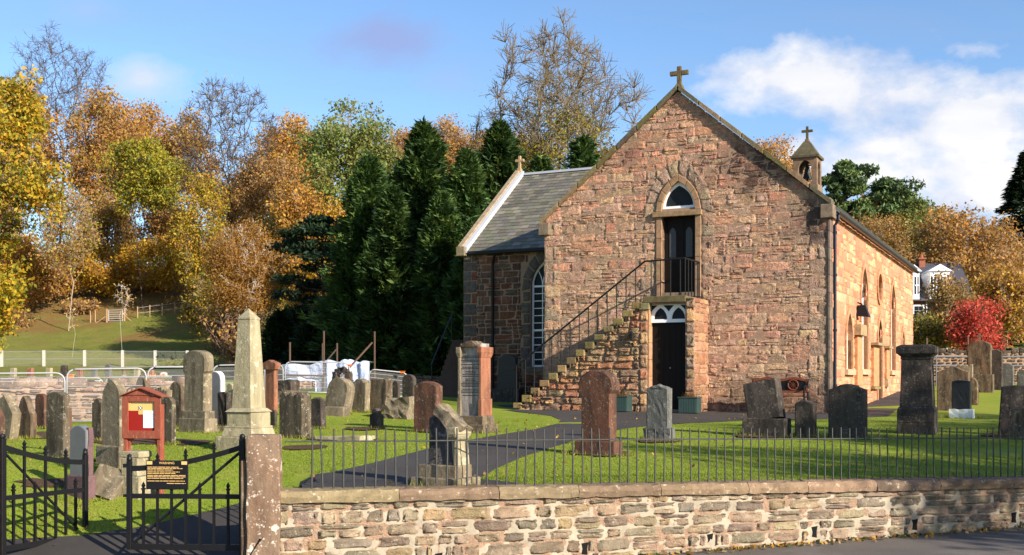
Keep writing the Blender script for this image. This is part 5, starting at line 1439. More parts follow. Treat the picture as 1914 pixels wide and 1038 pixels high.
mb = MB(); mb.box(-wB + .02, wB - .02, -.022, -.018, h(769), h(750)); bd = mb.build('yellow_poster', M['creamy'], r)
mb = MB(); mb.box(-wB + .02, wB - .02, -.022, -.018, h(808), h(769.2)); mb.build('red_poster', M['maroon'], r)
mb = MB(); mb.box(.015, wB - .06, -.026, -.0225, h(801), h(769)); pp = mb.build('paper_sheet', M['paper'], r)
mb = MB(); R = random.Random(4)
for k in range(7):
    z = h(773 + k * 3.8); x = .03
    while x < wB - .08: q = R.uniform(.01, .03); mb.box(x, x + q, -.0275, -.0262, z, z + .004); x += q + .006
mb.build('handwriting', M['ink'], pp)
mb = MB(); mb.box(-.045, .012, -.0265, -.0225, h(776), h(760)); em = mb.build('emblem', M['gold'], r)
mb = MB(); mb.box(-.036, .004, -.029, -.0267, h(767), h(761)); mb.build('shield', M['navy'], em)
mb = MB(); x0, x1, za, zb = -.035, .003, h(766.8), h(761.2); mb.panel([(x0, za), (x0 + .008, za), (x1, zb), (x1 - .008, zb)], [], -.0305, -.0292); mb.panel([(x1 - .008, za), (x1, za), (x0 + .008, zb), (x0, zb)], [], -.032, -.0307); mb.build('saltire', M['paper'], em)
mb = MB(); R = random.Random(4); x = -wB + .07
while x < wB - .08: q = R.uniform(.012, .04); mb.box(x, x + q, -.0235, -.0222, h(756), h(756) + .006); x += q + .007
mb.build('poster_lettering', M['ink'], bd)
# ------------------------------------------------------------------ rear walls, barriers, lower cemetery
def rear_wall(pts, h, th, label, rng, pal, crumble=.06, name='rubble_wall'):
    """dry rubble wall along ground points"""
    root = empty(name, pts[0], 0, label, 'wall')
    mbm = MB(); mbs = MB(); o = Vector(pts[0])
    for a, b in zip(pts, pts[1:]):
        a, b = Vector(a), Vector(b); L = (b - a).xy.length; d = Vector(((b - a).x / L, (b - a).y / L)); nrm = Vector((d.y, -d.x))
        zf = lambda u: a.z + (b.z - a.z) * u / L - o.z
        fn = lambda u, v, dd: (a.x - o.x + d.x * u + nrm.x * dd, a.y - o.y + d.y * u + nrm.y * dd, zf(u) + v)
        mbm.panel([(0, -.3), (L, -.3), (L, h - .04), (0, h - .04)], [], 0, th, lambda x, y, z: fn(x, z, -y))
        courses(mbs, (0, L), (-.05, h), fn, rng, pal, None, hr=(.08, .16), lr=(.14, .42), split=.2, bulge=.03, gap=.008, base=-.03, rough=.025, rnd=.5, n=5)
        u = 0
        while u < L - .1:
            w = rng.uniform(.2, .5); hh = rng.uniform(.03, .03 + crumble * 2)
            c = fn(u + w / 2, h + hh / 2 - .03, -th / 2)
            m2 = MB(); rough_block(m2, -w / 2, w / 2, -th / 2 - .03, th / 2 + .03, -hh / 2 - .03, hh / 2 + .02, rng, .02, 2)
            ca, sa = d.x, d.y
            mbs.add([(c[0] + x * ca - y * sa, c[1] + x * sa + y * ca, c[2] + z) for x, y, z in m2.v], m2.f, jit(rng, rng.choice(pal))); u += w + .01
    mbm.build('core', M['mortar_dark'], root); mbs.build('rubble_stones', M['rubble'], root, smooth=True)
    return root
PALR = [S(126, 108, 96), S(110, 94, 86), S(140, 122, 108), S(98, 84, 78), S(146, 128, 114), S(120, 96, 84)]
wa = [at(-70, 21.4), at(120, 22.4), at(250, 23.0), at(345, 23.6)]
for p in wa: p.z = G(p.x, p.y) - .05
rear_wall(wa, .80, .45, 'sunlit rubble wall behind the left gravestones', random.Random(4), PALR)
PALD = [S(110, 94, 84), S(94, 82, 76), S(128, 110, 98), S(84, 74, 68)]
rear_wall([at(545, 35), at(608, 35.4)], .42, .4, 'short piece of rubble wall under the left end of the plastic sheeting', random.Random(15), PALD)
rear_wall([at(695, 35), at(845, 35.6)], .50, .4, 'shaded rubble wall below the dark conifers', random.Random(5), [S(110, 94, 84), S(94, 82, 76), S(128, 110, 98), S(84, 74, 68)])
def barrier(pa, pb, h, label, mesh=True, both=False, z0=.06):
    """tubular fence panel with rounded top corners and a welded mesh infill"""
    pa, pb = Vector(pa), Vector(pb); d = pb - pa; L = d.xy.length
    r = empty('fence_panel', pa, math.atan2(d.y, d.x), label, 'fence panel', 'temporary tube fence panels at the rear of the churchyard')
    sl = d.z / L; q = .16
    P = [(0, 0, -.02), (0, 0, h - q)] + [(q - q * math.cos(t), 0, h - q + q * math.sin(t)) for t in (.4, .8, 1.2)] + [(q, 0, h), (L - q, 0, h)] + [(L - q + q * math.sin(t), 0, h - q + q * math.cos(t)) for t in (.4, .8, 1.2)] + [(L, 0, h - q), (L, 0, -.02)]
    P = [(x, y, z + sl * x) for x, y, z in P]
    mb = MB(); mb.tube(P, .017, 6); mb.tube([(0, 0, z0), (L, 0, z0 + sl * L)], .015, 6)
    mb.build('tube_frame', M['steel'], r, smooth=True)
    if mesh:
        mb = MB(); mb.panel([(.02, z0), (L - .02, z0 + sl * L), (L - .02, h - .05 + sl * L), (.02, h - .05)], [], -.003, .003); mb.build('mesh_infill', M['net'], r)
        mb = MB()
        for k in range(1, 6): mb.tube([(.02, 0, z0 + (h - z0) * k / 6), (L - .02, 0, z0 + (h - z0) * k / 6 + sl * L)], .005, 4)
        mb.build('mesh_wire', M['steel'], r)
    for x in (0, L):
        mb = MB(); mb.box(x - .07, x + .07, -.2, .2, -.08 + sl * x, .03 + sl * x); mb.build('foot', M['rust'], r)
def at_z(u, v, Y): return ray(u, v, Y)
for (ua, ub, vt, Y, lab) in [(-42, 121, 698, 21.0, 'sunlit tube fence panel nearest the left picture edge, before the rear wall'), (125, 273, 690, 21.6, 'sunlit tube fence panel behind the tall lichen crusted headstone and notice board'), (276, 398, 686, 22.3, 'sunlit tube fence panel ending behind the tall round headed headstone')]:
    a, b = at(ua, Y), at(ub, Y + .5); barrier(a, b, (HY - vt) * Y / FPX + EYE - a.z, lab)
for (ua, ub, Y, v, lab) in [(-60, 36, 27, 708, 'farther low fence panel at the left picture edge'), (40, 193, 27.4, 707, 'farther low fence panel with a white sign above the sunlit rubble wall'), (197, 338, 27.8, 705, 'farther low fence panel behind the pointed brown headstone')]:
    a, b = at(ua, Y), at(ub, Y); barrier(a, b, (HY - v) * Y / FPX + EYE - a.z, lab, mesh=False)
for (ua, ub, Y, v, lab) in [(398, 495, 26.5, 683, 'fence panel between the tall round headed headstone and the obelisk'), (500, 529, 27.5, 682, 'narrow visible fence panel beside the red scroll topped headstone'), (533, 653, 30.0, 676, 'fence panel standing before the plastic sheeting'), (690, 762, 31.0, 690, 'fence panel right of the plastic sheeting')]:
    a, b = at(ua, Y), at(ub, Y + .3); barrier(a, b, (HY - v) * Y / FPX + EYE - a.z, lab)
# sheeted scaffold
p = at(535, 32.5); r = empty('sheeted_scaffold', p, math.radians(-4), 'scaffold wrapped in translucent white plastic sheeting before the dark conifers', 'scaffold')
s = 32.5 / FPX; zz = lambda v: EYE + (HY - v) * s - p.z
bm_tops = [zz(678), zz(673), zz(674), zz(672)]
def sheet(x0, x1, za, zb, y0, y1, ztop, seed):
    R = random.Random(seed); n, m = 14, 12; mb = MB(); vs = []
    for j in range(m + 1):
        for i in range(n + 1):
            a, b = i / n, j / m; x = x0 + (x1 - x0) * a; z = za + (ztop(a) - .07 * math.sin(math.pi * a) ** 2 - .03 * math.sin(11 * a + seed) - za) * b
            y = y0 + .05 * math.sin(9 * a + 2 * b + seed) + .035 * math.sin(23 * a + seed) * (1 - b * .5) + R.uniform(-.015, .015)
            vs.append((x, y, z + (R.uniform(-.02, .02) if j == 0 else 0)))
    for i in range(n + 1): vs.append((x0 + (x1 - x0) * i / n, y1, ztop(i / n) - .03 - .05 * math.sin(math.pi * i / n)))
    fs = [(j * (n + 1) + i, j * (n + 1) + i + 1, (j + 1) * (n + 1) + i + 1, (j + 1) * (n + 1) + i) for j in range(m + 1) for i in range(n)]
    mb.add(vs, fs); return mb
Xs = lambda u: (u - 535) * s
sheet(Xs(531), Xs(612), zz(712), 0, -.25, 1.0, lambda a: zz(680) + .05 * a, 1).build('sheet', M['tarp'], r, smooth=True, fixn=False)
sheet(Xs(612), Xs(655), zz(742), 0, -.22, 1.0, lambda a: zz(673), 2).build('sheet', M['tarp'], r, smooth=True, fixn=False)
sheet(Xs(653), Xs(692), zz(738), 0, -.05, 1.1, lambda a: zz(673) - .02 * a, 3).build('sheet', M['tarp'], r, smooth=True, fixn=False)
sheet(Xs(590), Xs(616), zz(738), 0, .1, .5, lambda a: zz(700), 4).build('sheet', M['tarp'], r, smooth=True, fixn=False)
for u, y, v in [(542, 0, 640), (611, -.3, 620), (618, .9, 640), (692, .8, 618), (590, .9, 640)]:
    mb = MB(); mb.tube([(Xs(u), y, -.1), (Xs(u), y, zz(v))], .026, 6); mb.build('pole', M['rust'], r)
mb = MB(); mb.tube([(Xs(640), -.5, zz(712)), (Xs(691), .5, zz(640))], .028, 6); mb.tube([(Xs(596), .8, zz(678)), (Xs(618), .8, zz(652))], .024, 6); mb.build('brace', M['rust'], r)
mb = MB(); mb.tube([(Xs(535), -.33, zz(701)), (Xs(613), -.33, zz(703))], .026, 6); mb.build('ledger', M['rust'], r)
# dark timber steps up the bank left of the transept
a = at(818, 34); r = empty('hillside_steps', a, math.radians(-8), 'dark flight of steps with a handrail climbing beside the transept', 'steps')
for i in range(11):
    mb = MB(); mb.box(-.15, 1.3, i * .30, i * .30 + .32, -.3, .12 + .17 * i); mb.build('step', M['rust'], r)
mb = MB(); mb.tube([(-.18, -.1, .95), (-.18, 3.3, 2.75)], .022, 6); mb.tube([(-.18, 0, 0), (-.18, 0, 1)], .02, 5); mb.tube([(-.18, 3.2, 1.6), (-.18, 3.2, 2.7)], .02, 5); mb.build('handrail', M['black'], r)
# chain link fence at the foot of the hill
fu = [-60, 3, 82, 158, 229, 290, 350]
fa = [at(u, 66) for u in fu]
r = empty('wire_fence', fa[0], 0, 'chain link fence with pale concrete posts at the foot of the hill', 'fence'); o = fa[0]
pm = None
for q in fa:
    if pm is None:
        mb = MB(); mb.box(-.07, .07, -.07, .07, -.4, 1.0); pm = c = mb.build('fence_post', M['kerb'], r)
    else: c = pm.copy(); COL.objects.link(c); c.parent = r
    c.location = q - o
mb = MB()
for q, w in zip(fa, fa[1:]):
    q, w = q - o, w - o; mb.add([(q.x, q.y - .02, q.z), (w.x, w.y - .02, w.z), (w.x, w.y - .02, w.z + .95), (q.x, q.y - .02, q.z + .95)], [(0, 1, 2, 3)])
mb.build('chain_link', M['net2'], r, fixn=False)
mb = MB()
for q, w in zip(fa, fa[1:]):
    for z in (.05, .5, .95): mb.tube([(q.x - o.x, q.y - o.y - .02, q.z - o.z + z), (w.x - o.x, w.y - o.y - .02, w.z - o.z + z)], .012, 4)
mb.build('strand_wire', M['steel'], r)
# field gate and stock fence up the hill
a = at(203, 84); b = at(229, 84); d = b - a
r = empty('field_gate', a, 0, 'small galvanised field gate between wooden posts on the grassy hill', 'gate')
mb = MB(); L = d.x
hg = .80
for k in range(6): mb.tube([(0, 0, .1 + hg * k / 5), (L, 0, .1 + hg * k / 5 + d.z * .3)], .028, 5)
for x in (0, L): mb.tube([(x, 0, .1), (x, 0, .1 + hg)], .03, 5)
mb.build('bars', M['steel'], r)
wp = wood_mat('weathered_post', S(150, 122, 92), .9)
for x in (-.14, L + .14):
    mb = MB(); mb.tube([(x, 0, -.4), (x, 0, 1.0)], .065, 7); mb.tube([(x, 0, .5), (x + (-.9 if x < 0 else .8), 0, -.15)], .035, 5); mb.build('post', wp, r)
pts = [(169, 586), (178, 586), (257, 588), (280, 589), (303, 592), (327, 592), (359, 594), (316, 628), (262, 570), (150, 575)]
pr = None
fence = empty('stock_fence', at(170, 84), 0, 'line of thin wooden fence posts running along the hill beside the field gate', 'fence'); o = fence.location
for u, v in pts[:7] + [(385, 596)]:
    q = at(u, 84.5 + (u > 230) * (u - 230) * .01)
    if pr is None: mb = MB(); mb.tube([(0, 0, -.3), (0, 0, .85)], .05, 5); pr = c = mb.build('post', wp, fence)
    else: c = pr.copy(); COL.objects.link(c); c.parent = fence
    c.location = q - o
mb = MB()
for z in (.35, .75):
    qs = [at(u, 84.5 + (u > 230) * (u - 230) * .01) - o + Vector((0, 0, z)) for u in (257, 280, 303, 327, 359, 385)]
    mb.tube(qs, .012, 4)
mb.build('wire', M['steel'], fence)

# lower cemetery beyond the wall: two rows of small stones
GF = 'small gravestones in the lower cemetery'
def far(u0, u1, vt, vb, Y, kind, mat, label):
    p = at((u0 + u1) / 2, Y); s = Y / FPX; w = (u1 - u0) * s * .92; h = (vb - vt) * s
    r = empty('small_gravestone', p, -.35, label, 'gravestone', GF)
    mb = MB(); chamfer_slab(mb, [(x, z) for x, z in slab_profile(w, h, kind, .15 * h)], .16); mb.build('headstone_slab', M[mat], r)
    mb = MB(); mb.box(-w * .62, w * .62, -.16, .16, -.1, .10); mb.build('plinth', M['g_lichen'] if mat != 'g_black' else M['g_grey'], r)
for row in [(19, 31, 693, 713, 52, 'flat', 'g_pale', 'buff far headstone first from the left picture edge'), (50, 63, 692, 712, 52, 'scroll', 'g_red', 'orange brown far headstone with irregular top'), (86, 98, 694, 714, 52, 'flat', 'g_pale', 'pinkish flat topped far headstone above the tall lichen crusted stone'),
            (113, 127, 684, 709, 52, 'round', 'g_dark', 'dark far headstone with urn shaped top at the fence panel joint'), (143, 154, 689, 709, 52, 'flat', 'g_red', 'tan orange far headstone right of the orange box'), (170, 182, 688, 708, 52, 'segment', 'g_grey', 'pale grey far headstone left of the tallest far one'),
            (196, 209, 682, 709, 52, 'segment', 'g_grey', 'tallest light grey far headstone near the birch sapling'), (229, 234, 688, 702, 54, 'flat', 'g_brown', 'thin brown far headstone below a concrete fence post'), (250, 262, 688, 705, 52, 'flat', 'g_pale', 'pale brown far headstone above the notice board'),
            (276, 288, 688, 704, 52, 'flat', 'g_red', 'reddish far headstone with orange flowers below'), (300, 312, 690, 700, 53, 'segment', 'g_white', 'low white far headstone beside flowers'),
            (69, 79, 710, 724, 38, 'flat', 'g_black', 'black near row headstone above the rubble wall, left of two'), (84, 91, 711, 724, 38, 'flat', 'g_black', 'narrow black headstone beside the wider one above the rubble wall'), (97, 105, 709, 724, 38, 'flat', 'g_dark', 'dark upright headstone above the wall near the fence joint'),
            (132, 142, 713, 724, 38, 'round', 'g_black', 'low round black headstone right of the fence panel joint'), (149, 158, 716, 725, 38, 'round', 'g_black', 'squat black headstone below the orange box'), (165, 175, 714, 725, 38, 'round', 'g_black', 'round black headstone next to the white sign'),
            (304, 319, 712, 724, 38, 'segment', 'g_black', 'wide black headstone behind the broken topped stone'), (286, 297, 711, 722, 38, 'round', 'g_black', 'round black headstone just right of the pointed brown one')]:
    far(*row)
def boxthing(name, u, v, Y, w, h, d, mat, label, cat):
    p = at(u, Y); mb = MB(); p.z = ray(u, v, Y).z
    mb.box(-w / 2, w / 2, -d / 2, d / 2, 0, h * .8); mb.box(-w / 2 - .02, w / 2 + .02, -d / 2 - .02, d / 2 + .02, h * .8, h); tag(mb.build(name, mat, loc=p, rot=(0, 0, -.3), bev=.02), label, cat)
boxthing('warning_board', 132, 707, 27.2, .16, .09, .02, M['orange'], 'small orange board fixed to the fence panel joint', 'sign')
boxthing('white_sign', 183, 716, 27.3, .10, .06, .02, M['white'], 'small white sign fixed to the farther low fence panel', 'sign')
boxthing('orange_board', 653, 685, 29.9, .10, .05, .02, M['orange'], 'little orange tag clipped to the panel before the plastic sheeting', 'sign')
boxthing('orange_board', 752, 698, 31.0, .12, .06, .02, M['orange'], 'little orange tag on the panel right of the plastic sheeting', 'sign')
p = at(345, 26); r = empty('blue_sack', p, .3, 'blue sack with a pinkish bundle behind the tall round headed headstone', 'sack')
mb = MB(); rough_block(mb, -.14, .14, -.12, .12, 0, .42, random.Random(2), .03); mb.build('bag', M['blue'], r, smooth=True)
mb = MB(); rough_block(mb, -.10, .10, -.08, .08, .42, .60, random.Random(3), .03); mb.build('bundle', plain('pink_cloth', S(196, 130, 110), .9), r, smooth=True)
for uu, vv, lab in [(282, 699, 'orange flowers left at the reddish far headstone'), (305, 694, 'pale orange flowers beside the low white far headstone')]:
    p = at(uu, 51.6); R = random.Random(uu); mb = MB()
    for k in range(60):
        c = Vector((R.gauss(0, .12), R.gauss(0, .08), .12 + abs(R.gauss(0, .08)))); q = [c + Vector((R.uniform(-.05, .05), R.uniform(-.05, .05), R.uniform(-.05, .05))) for _ in range(3)]
        mb.add(q, [(0, 1, 2)], jit(R, R.choice([S(230, 130, 40), S(240, 170, 60), S(90, 110, 40), S(220, 90, 40)])))
    tag(mb.build('flower_bunch', M['leaf'], loc=p, fixn=False), lab, 'flowers')

# right: low dark wall, pale rail, house with white dormers
wc_ = [at(1690, 46), at(1800, 46), at(2000, 46)]
for q in wc_: q.z = min(q.z, 1.5)
rear_wall(wc_, 1.35, .4, 'dark low stone wall behind the right gravestones', random.Random(9), [S(74, 64, 58), S(62, 54, 50), S(86, 74, 64)])
a, b = at(1690, 43), at(1990, 43)
r = empty('pale_rail', a, math.atan2(b.y - a.y, b.x - a.x), 'pale tubular guard rail in front of the dark low wall', 'railing')
L = (b - a).xy.length; z0 = EYE + (HY - 667) * 43 / FPX - a.z
mb = MB()
for z in (z0, z0 - .34): mb.tube([(0, 0, z), (L, 0, z)], .035, 6)
railm = plain('dull_rail', (.12, .125, .14), .7)
mb.build('rail', railm, r)
for k in range(6): mb = MB(); mb.tube([(L * k / 5, 0, -.1), (L * k / 5, 0, z0)], .03, 6); mb.build('post', railm, r)
for uu, v0, lab in [(1732, 632, 'rusty clothes pole left of the red maple'), (1809, 630, 'rusty pole standing beside the red maple')]:
    p = at(uu, 44); mb = MB(); mb.tube([(0, 0, -.1), (0, 0, EYE + (HY - v0) * 44 / FPX - p.z)], .045, 6); mb.lathe([(.06, 0), (.05, .1)], n=8); tag(mb.build('metal_pole', M['rust'], loc=p), lab, 'pole')
YH = 60; s = YH / FPX; p = at(1745, YH); Z = lambda v: EYE + (HY - v) * s - p.z; X = lambda u: (u - 1745) * s
r = empty('stone_house', p, math.radians(-9), 'sandstone house with white dormer windows half hidden by trees at right', 'house')
brick = plain('house_sandstone', S(136, 84, 62), .9, 0, .3, 3, .5, .04)
mb = MB(); mb.box(X(1690), X(1815), 0, 7, -1, Z(560)); mb.build('wall', brick, r)
mb = MB(); mb.panel([(-.3, Z(563)), (3.6, Z(480)), (7.3, Z(563))], [], X(1686), X(1820), lambda x, y, z: (y, x, z)); rf = mb.build('roof', plain('house_slate', S(70, 70, 78), .6, 0, .25, 5), r)
mb = MB(); mb.box(X(1741), X(1752), 3.2, 4.0, Z(500), Z(470)); mb.box(X(1739), X(1754), 3.1, 4.1, Z(473), Z(470)); mb.lathe([(.14, Z(470)), (.11, Z(462))], (X(1747), 3.6, 0), 8); mb.build('chimney', brick, rf)
for u0, u1 in ((1698, 1718), (1737, 1772)):
    mb = MB(); mb.box(X(u0), X(u1), -.25, 2.6, Z(560), Z(508)); mb.panel([(X(u0) - .12, Z(508)), (X(u1) + .12, Z(508)), (X((u0 + u1) / 2), Z(495))], [], -.35, 2.8); dm = mb.build('dormer', M['white'], rf)
    n = 2 if u1 - u0 < 25 else 3
    for k in range(n):
        xa = X(u0) + (X(u1) - X(u0)) * (k + .14) / n; xb = X(u0) + (X(u1) - X(u0)) * (k + .86) / n
        mb = MB(); mb.box(xa, xb, -.262, -.24, Z(550), Z(518)); mb.build('pane', M['glass'], dm)
        mb = MB(); mb.box((xa + xb) / 2 - .03, (xa + xb) / 2 + .03, -.28, -.263, Z(550), Z(518)); mb.box(xa, xb, -.285, -.264, Z(535), Z(533)); mb.build('glazing_bar', M['white'], dm)
for u0, u1, va, vb in [(1710, 1726, 598, 572), (1733, 1750, 598, 565), (1755, 1768, 598, 568), (1783, 1796, 598, 568), (1710, 1726, 660, 626), (1755, 1768, 660, 626)]:
    mb = MB(); mb.box(X(u0) - .06, X(u1) + .06, -.08, .02, Z(va) - .08, Z(vb) + .06); w = mb.build('window', M['white'], r)
    mb = MB()
    for i in range(2):
        for j in range(3): mb.box(X(u0) + (X(u1) - X(u0)) * (i + .06) / 2, X(u0) + (X(u1) - X(u0)) * (i + .94) / 2, -.095, -.07, Z(va) + (Z(vb) - Z(va)) * (j + .06) / 3, Z(va) + (Z(vb) - Z(va)) * (j + .94) / 3)
    mb.build('pane', M['glass'], w)
# ------------------------------------------------------------------ trees
def tubes(P0, P1, R0, R1, n):
    D = P1 - P0; L = np.linalg.norm(D, axis=1, keepdims=True) + 1e-9; D = D / L
    ref = np.where(np.abs(D[:, 2:3]) < .9, np.array([[0, 0, 1.]]), np.array([[1., 0, 0]]))
    A = np.cross(D, ref); A /= np.linalg.norm(A, axis=1, keepdims=True); B = np.cross(D, A)
    th = 2 * np.pi * np.arange(n) / n
    ring = A[:, None, :] * np.cos(th)[None, :, None] + B[:, None, :] * np.sin(th)[None, :, None]
    V = np.concatenate([P0[:, None, :] + ring * R0[:, None, None], (P1 + D * L * .04)[:, None, :] + ring * R1[:, None, None]], 1).reshape(-1, 3)
    i = np.arange(len(P0))[:, None] * 2 * n; k = np.arange(n)[None, :]; k2 = (k + 1) % n
    F = np.stack([i + k, i + k2, i + n + k2, i + n + k], -1).reshape(-1, 4)
    return V, F
def join(parts):
    Vs, Fs, Cs, o = [], [], [], 0
    for V, F, C in parts:
        Vs.append(V); Fs.append(F + o); Cs.append(C); o += len(V)
    return np.concatenate(Vs), np.concatenate(Fs), np.concatenate(Cs)
def leaf_quads(nr, C, size, colr, up=.3, aspect=.55, sizej=.65):
    """C (n,3) leaf centres -> folded rhombus leaves with random turn"""
    n = len(C); A = nr.normal(size=(n, 3)); A /= np.linalg.norm(A, axis=1, keepdims=True)
    N = nr.normal(size=(n, 3)) + np.array([0, 0, up]); B = np.cross(N, A); B /= np.linalg.norm(B, axis=1, keepdims=True) + 1e-9
    s = size * (1 + sizej * nr.uniform(-1, 1, (n, 1)))
    V = np.stack([C - A * s, C + B * s * aspect, C + A * s, C - B * s * aspect], 1).reshape(-1, 3)
    F = np.arange(n * 4).reshape(n, 4)
    return V, F, np.repeat(colr, 4, 0)
def leafcols(nr, n, pal, clump=None, j=.22):
    P = np.array(pal); idx = nr.integers(0, len(P), n) if clump is None else clump % len(P)
    c = P[idx] * (1 + j * nr.uniform(-1, 1, (n, 1))) * (1 + .06 * nr.uniform(-1, 1, (n, 3)))
    return np.clip(c, 0, 1)
def branch_mesh(name, P0, P1, R0, R1, lv, minr=.012):
    R0 = np.maximum(R0, minr); R1 = np.maximum(R1, minr * .8)
    big = lv <= 1
    V1, F1 = tubes(P0[big], P1[big], R0[big], R1[big], 8); V2, F2 = tubes(P0[~big], P1[~big], R0[~big], R1[~big], 4)
    V = np.concatenate([V1, V2]); F = np.concatenate([F1, F2 + len(V1)])
    me = np_mesh(name, V, F); me.polygons.foreach_set('use_smooth', [True] * len(F)); return me
NSEED = [100]
def put_tree(name, p, parts, label, cat='tree', group=None, rz=0):
    r = empty(name, p, rz, label, cat, group)
    for nm, me, mt in parts:
        if not me.materials: me.materials.append(mt)
        o = bpy.data.objects.new(nm, me); COL.objects.link(o); o.parent = r
    return r
LEAFX = (1.55, .56)
def colonise(rng, nr, H, hw, cb, natt, step, multi=1, lump=.35, ecc=.55, wob=.22):
    """grow a limb system towards points spread through a lumpy dome crown; returns node positions and parents"""
    cz, rz = H * (cb + (1 - cb) * ecc), None
    A = []
    sd = rng.uniform(0, 50)
    while len(A) < natt:
        q = nr.normal(size=(natt, 3)); q /= np.linalg.norm(q, axis=1, keepdims=True); q *= nr.random((natt, 1)) ** .42
        up = q[:, 2] > 0
        P = q * np.array([hw, hw, 1.]); P[:, 2] = cz + np.where(up, q[:, 2] * (H - cz), q[:, 2] * (cz - H * cb))
        for p, u in zip(P, q):
            n = mn.noise(Vector((u[0] * 1.9 + sd, u[1] * 1.9, u[2] * 1.9)))
            if np.linalg.norm(u) < 1 - lump * .5 + lump * n * 1.3: A.append(p)
    A = np.array(A[:natt])
    N = []; par = []
    for m in range(multi):
        x, y = (rng.uniform(-.03, .03) * H, rng.uniform(-.03, .03) * H) if multi > 1 else (0, 0)
        z = -.3; prev = -1; dx, dy = rng.uniform(-.1, .1), rng.uniform(-.1, .1)
        if multi > 1: dx, dy = x / H * 5, y / H * 5
        while z < H * cb + step * 1.5:
            N.append((x, y, z)); par.append(prev); prev = len(N) - 1
            z += step; x += dx * step + rng.uniform(-.08, .08) * step; y += dy * step + rng.uniform(-.08, .08) * step
    N = np.array(N, float); par = list(par)
    D = ((A[:, None] - N[None]) ** 2).sum(2); near = D.argmin(1); nd = np.sqrt(D.min(1))
    alive = np.ones(len(A), bool); kill = step * 1.7
    for it in range(220):
        idx = np.where(alive)[0]
        if len(idx) < 3 or len(N) > 6000: break
        dirs = A[idx] - N[near[idx]]; dirs /= np.linalg.norm(dirs, axis=1, keepdims=True) + 1e-9
        un, inv = np.unique(near[idx], return_inverse=True)
        sm = np.zeros((len(un), 3)); np.add.at(sm, inv, dirs)
        sm += nr.normal(size=sm.shape) * wob * np.linalg.norm(sm, axis=1, keepdims=True)
        sm /= np.linalg.norm(sm, axis=1, keepdims=True) + 1e-9
        new = N[un] + sm * step
        # drop new nodes that land on existing ones
        dd = ((new[:, None] - N[None, -2500:]) ** 2).sum(2).min(1); ok = dd > (step * .35) ** 2
        if not ok.any(): 
            alive[idx[nr.random(len(idx)) < .25]] = False; continue
        base = len(N); N = np.concatenate([N, new[ok]]); par += list(un[ok])
        d2 = np.sqrt(((A[idx][:, None] - new[ok][None]) ** 2).sum(2)); k = d2.argmin(1); dm = d2.min(1)
        bet = dm < nd[idx]; near[idx[bet]] = base + k[bet]; nd[idx[bet]] = dm[bet]
        alive[idx] &= nd[idx] > kill
    return N, np.array(par)
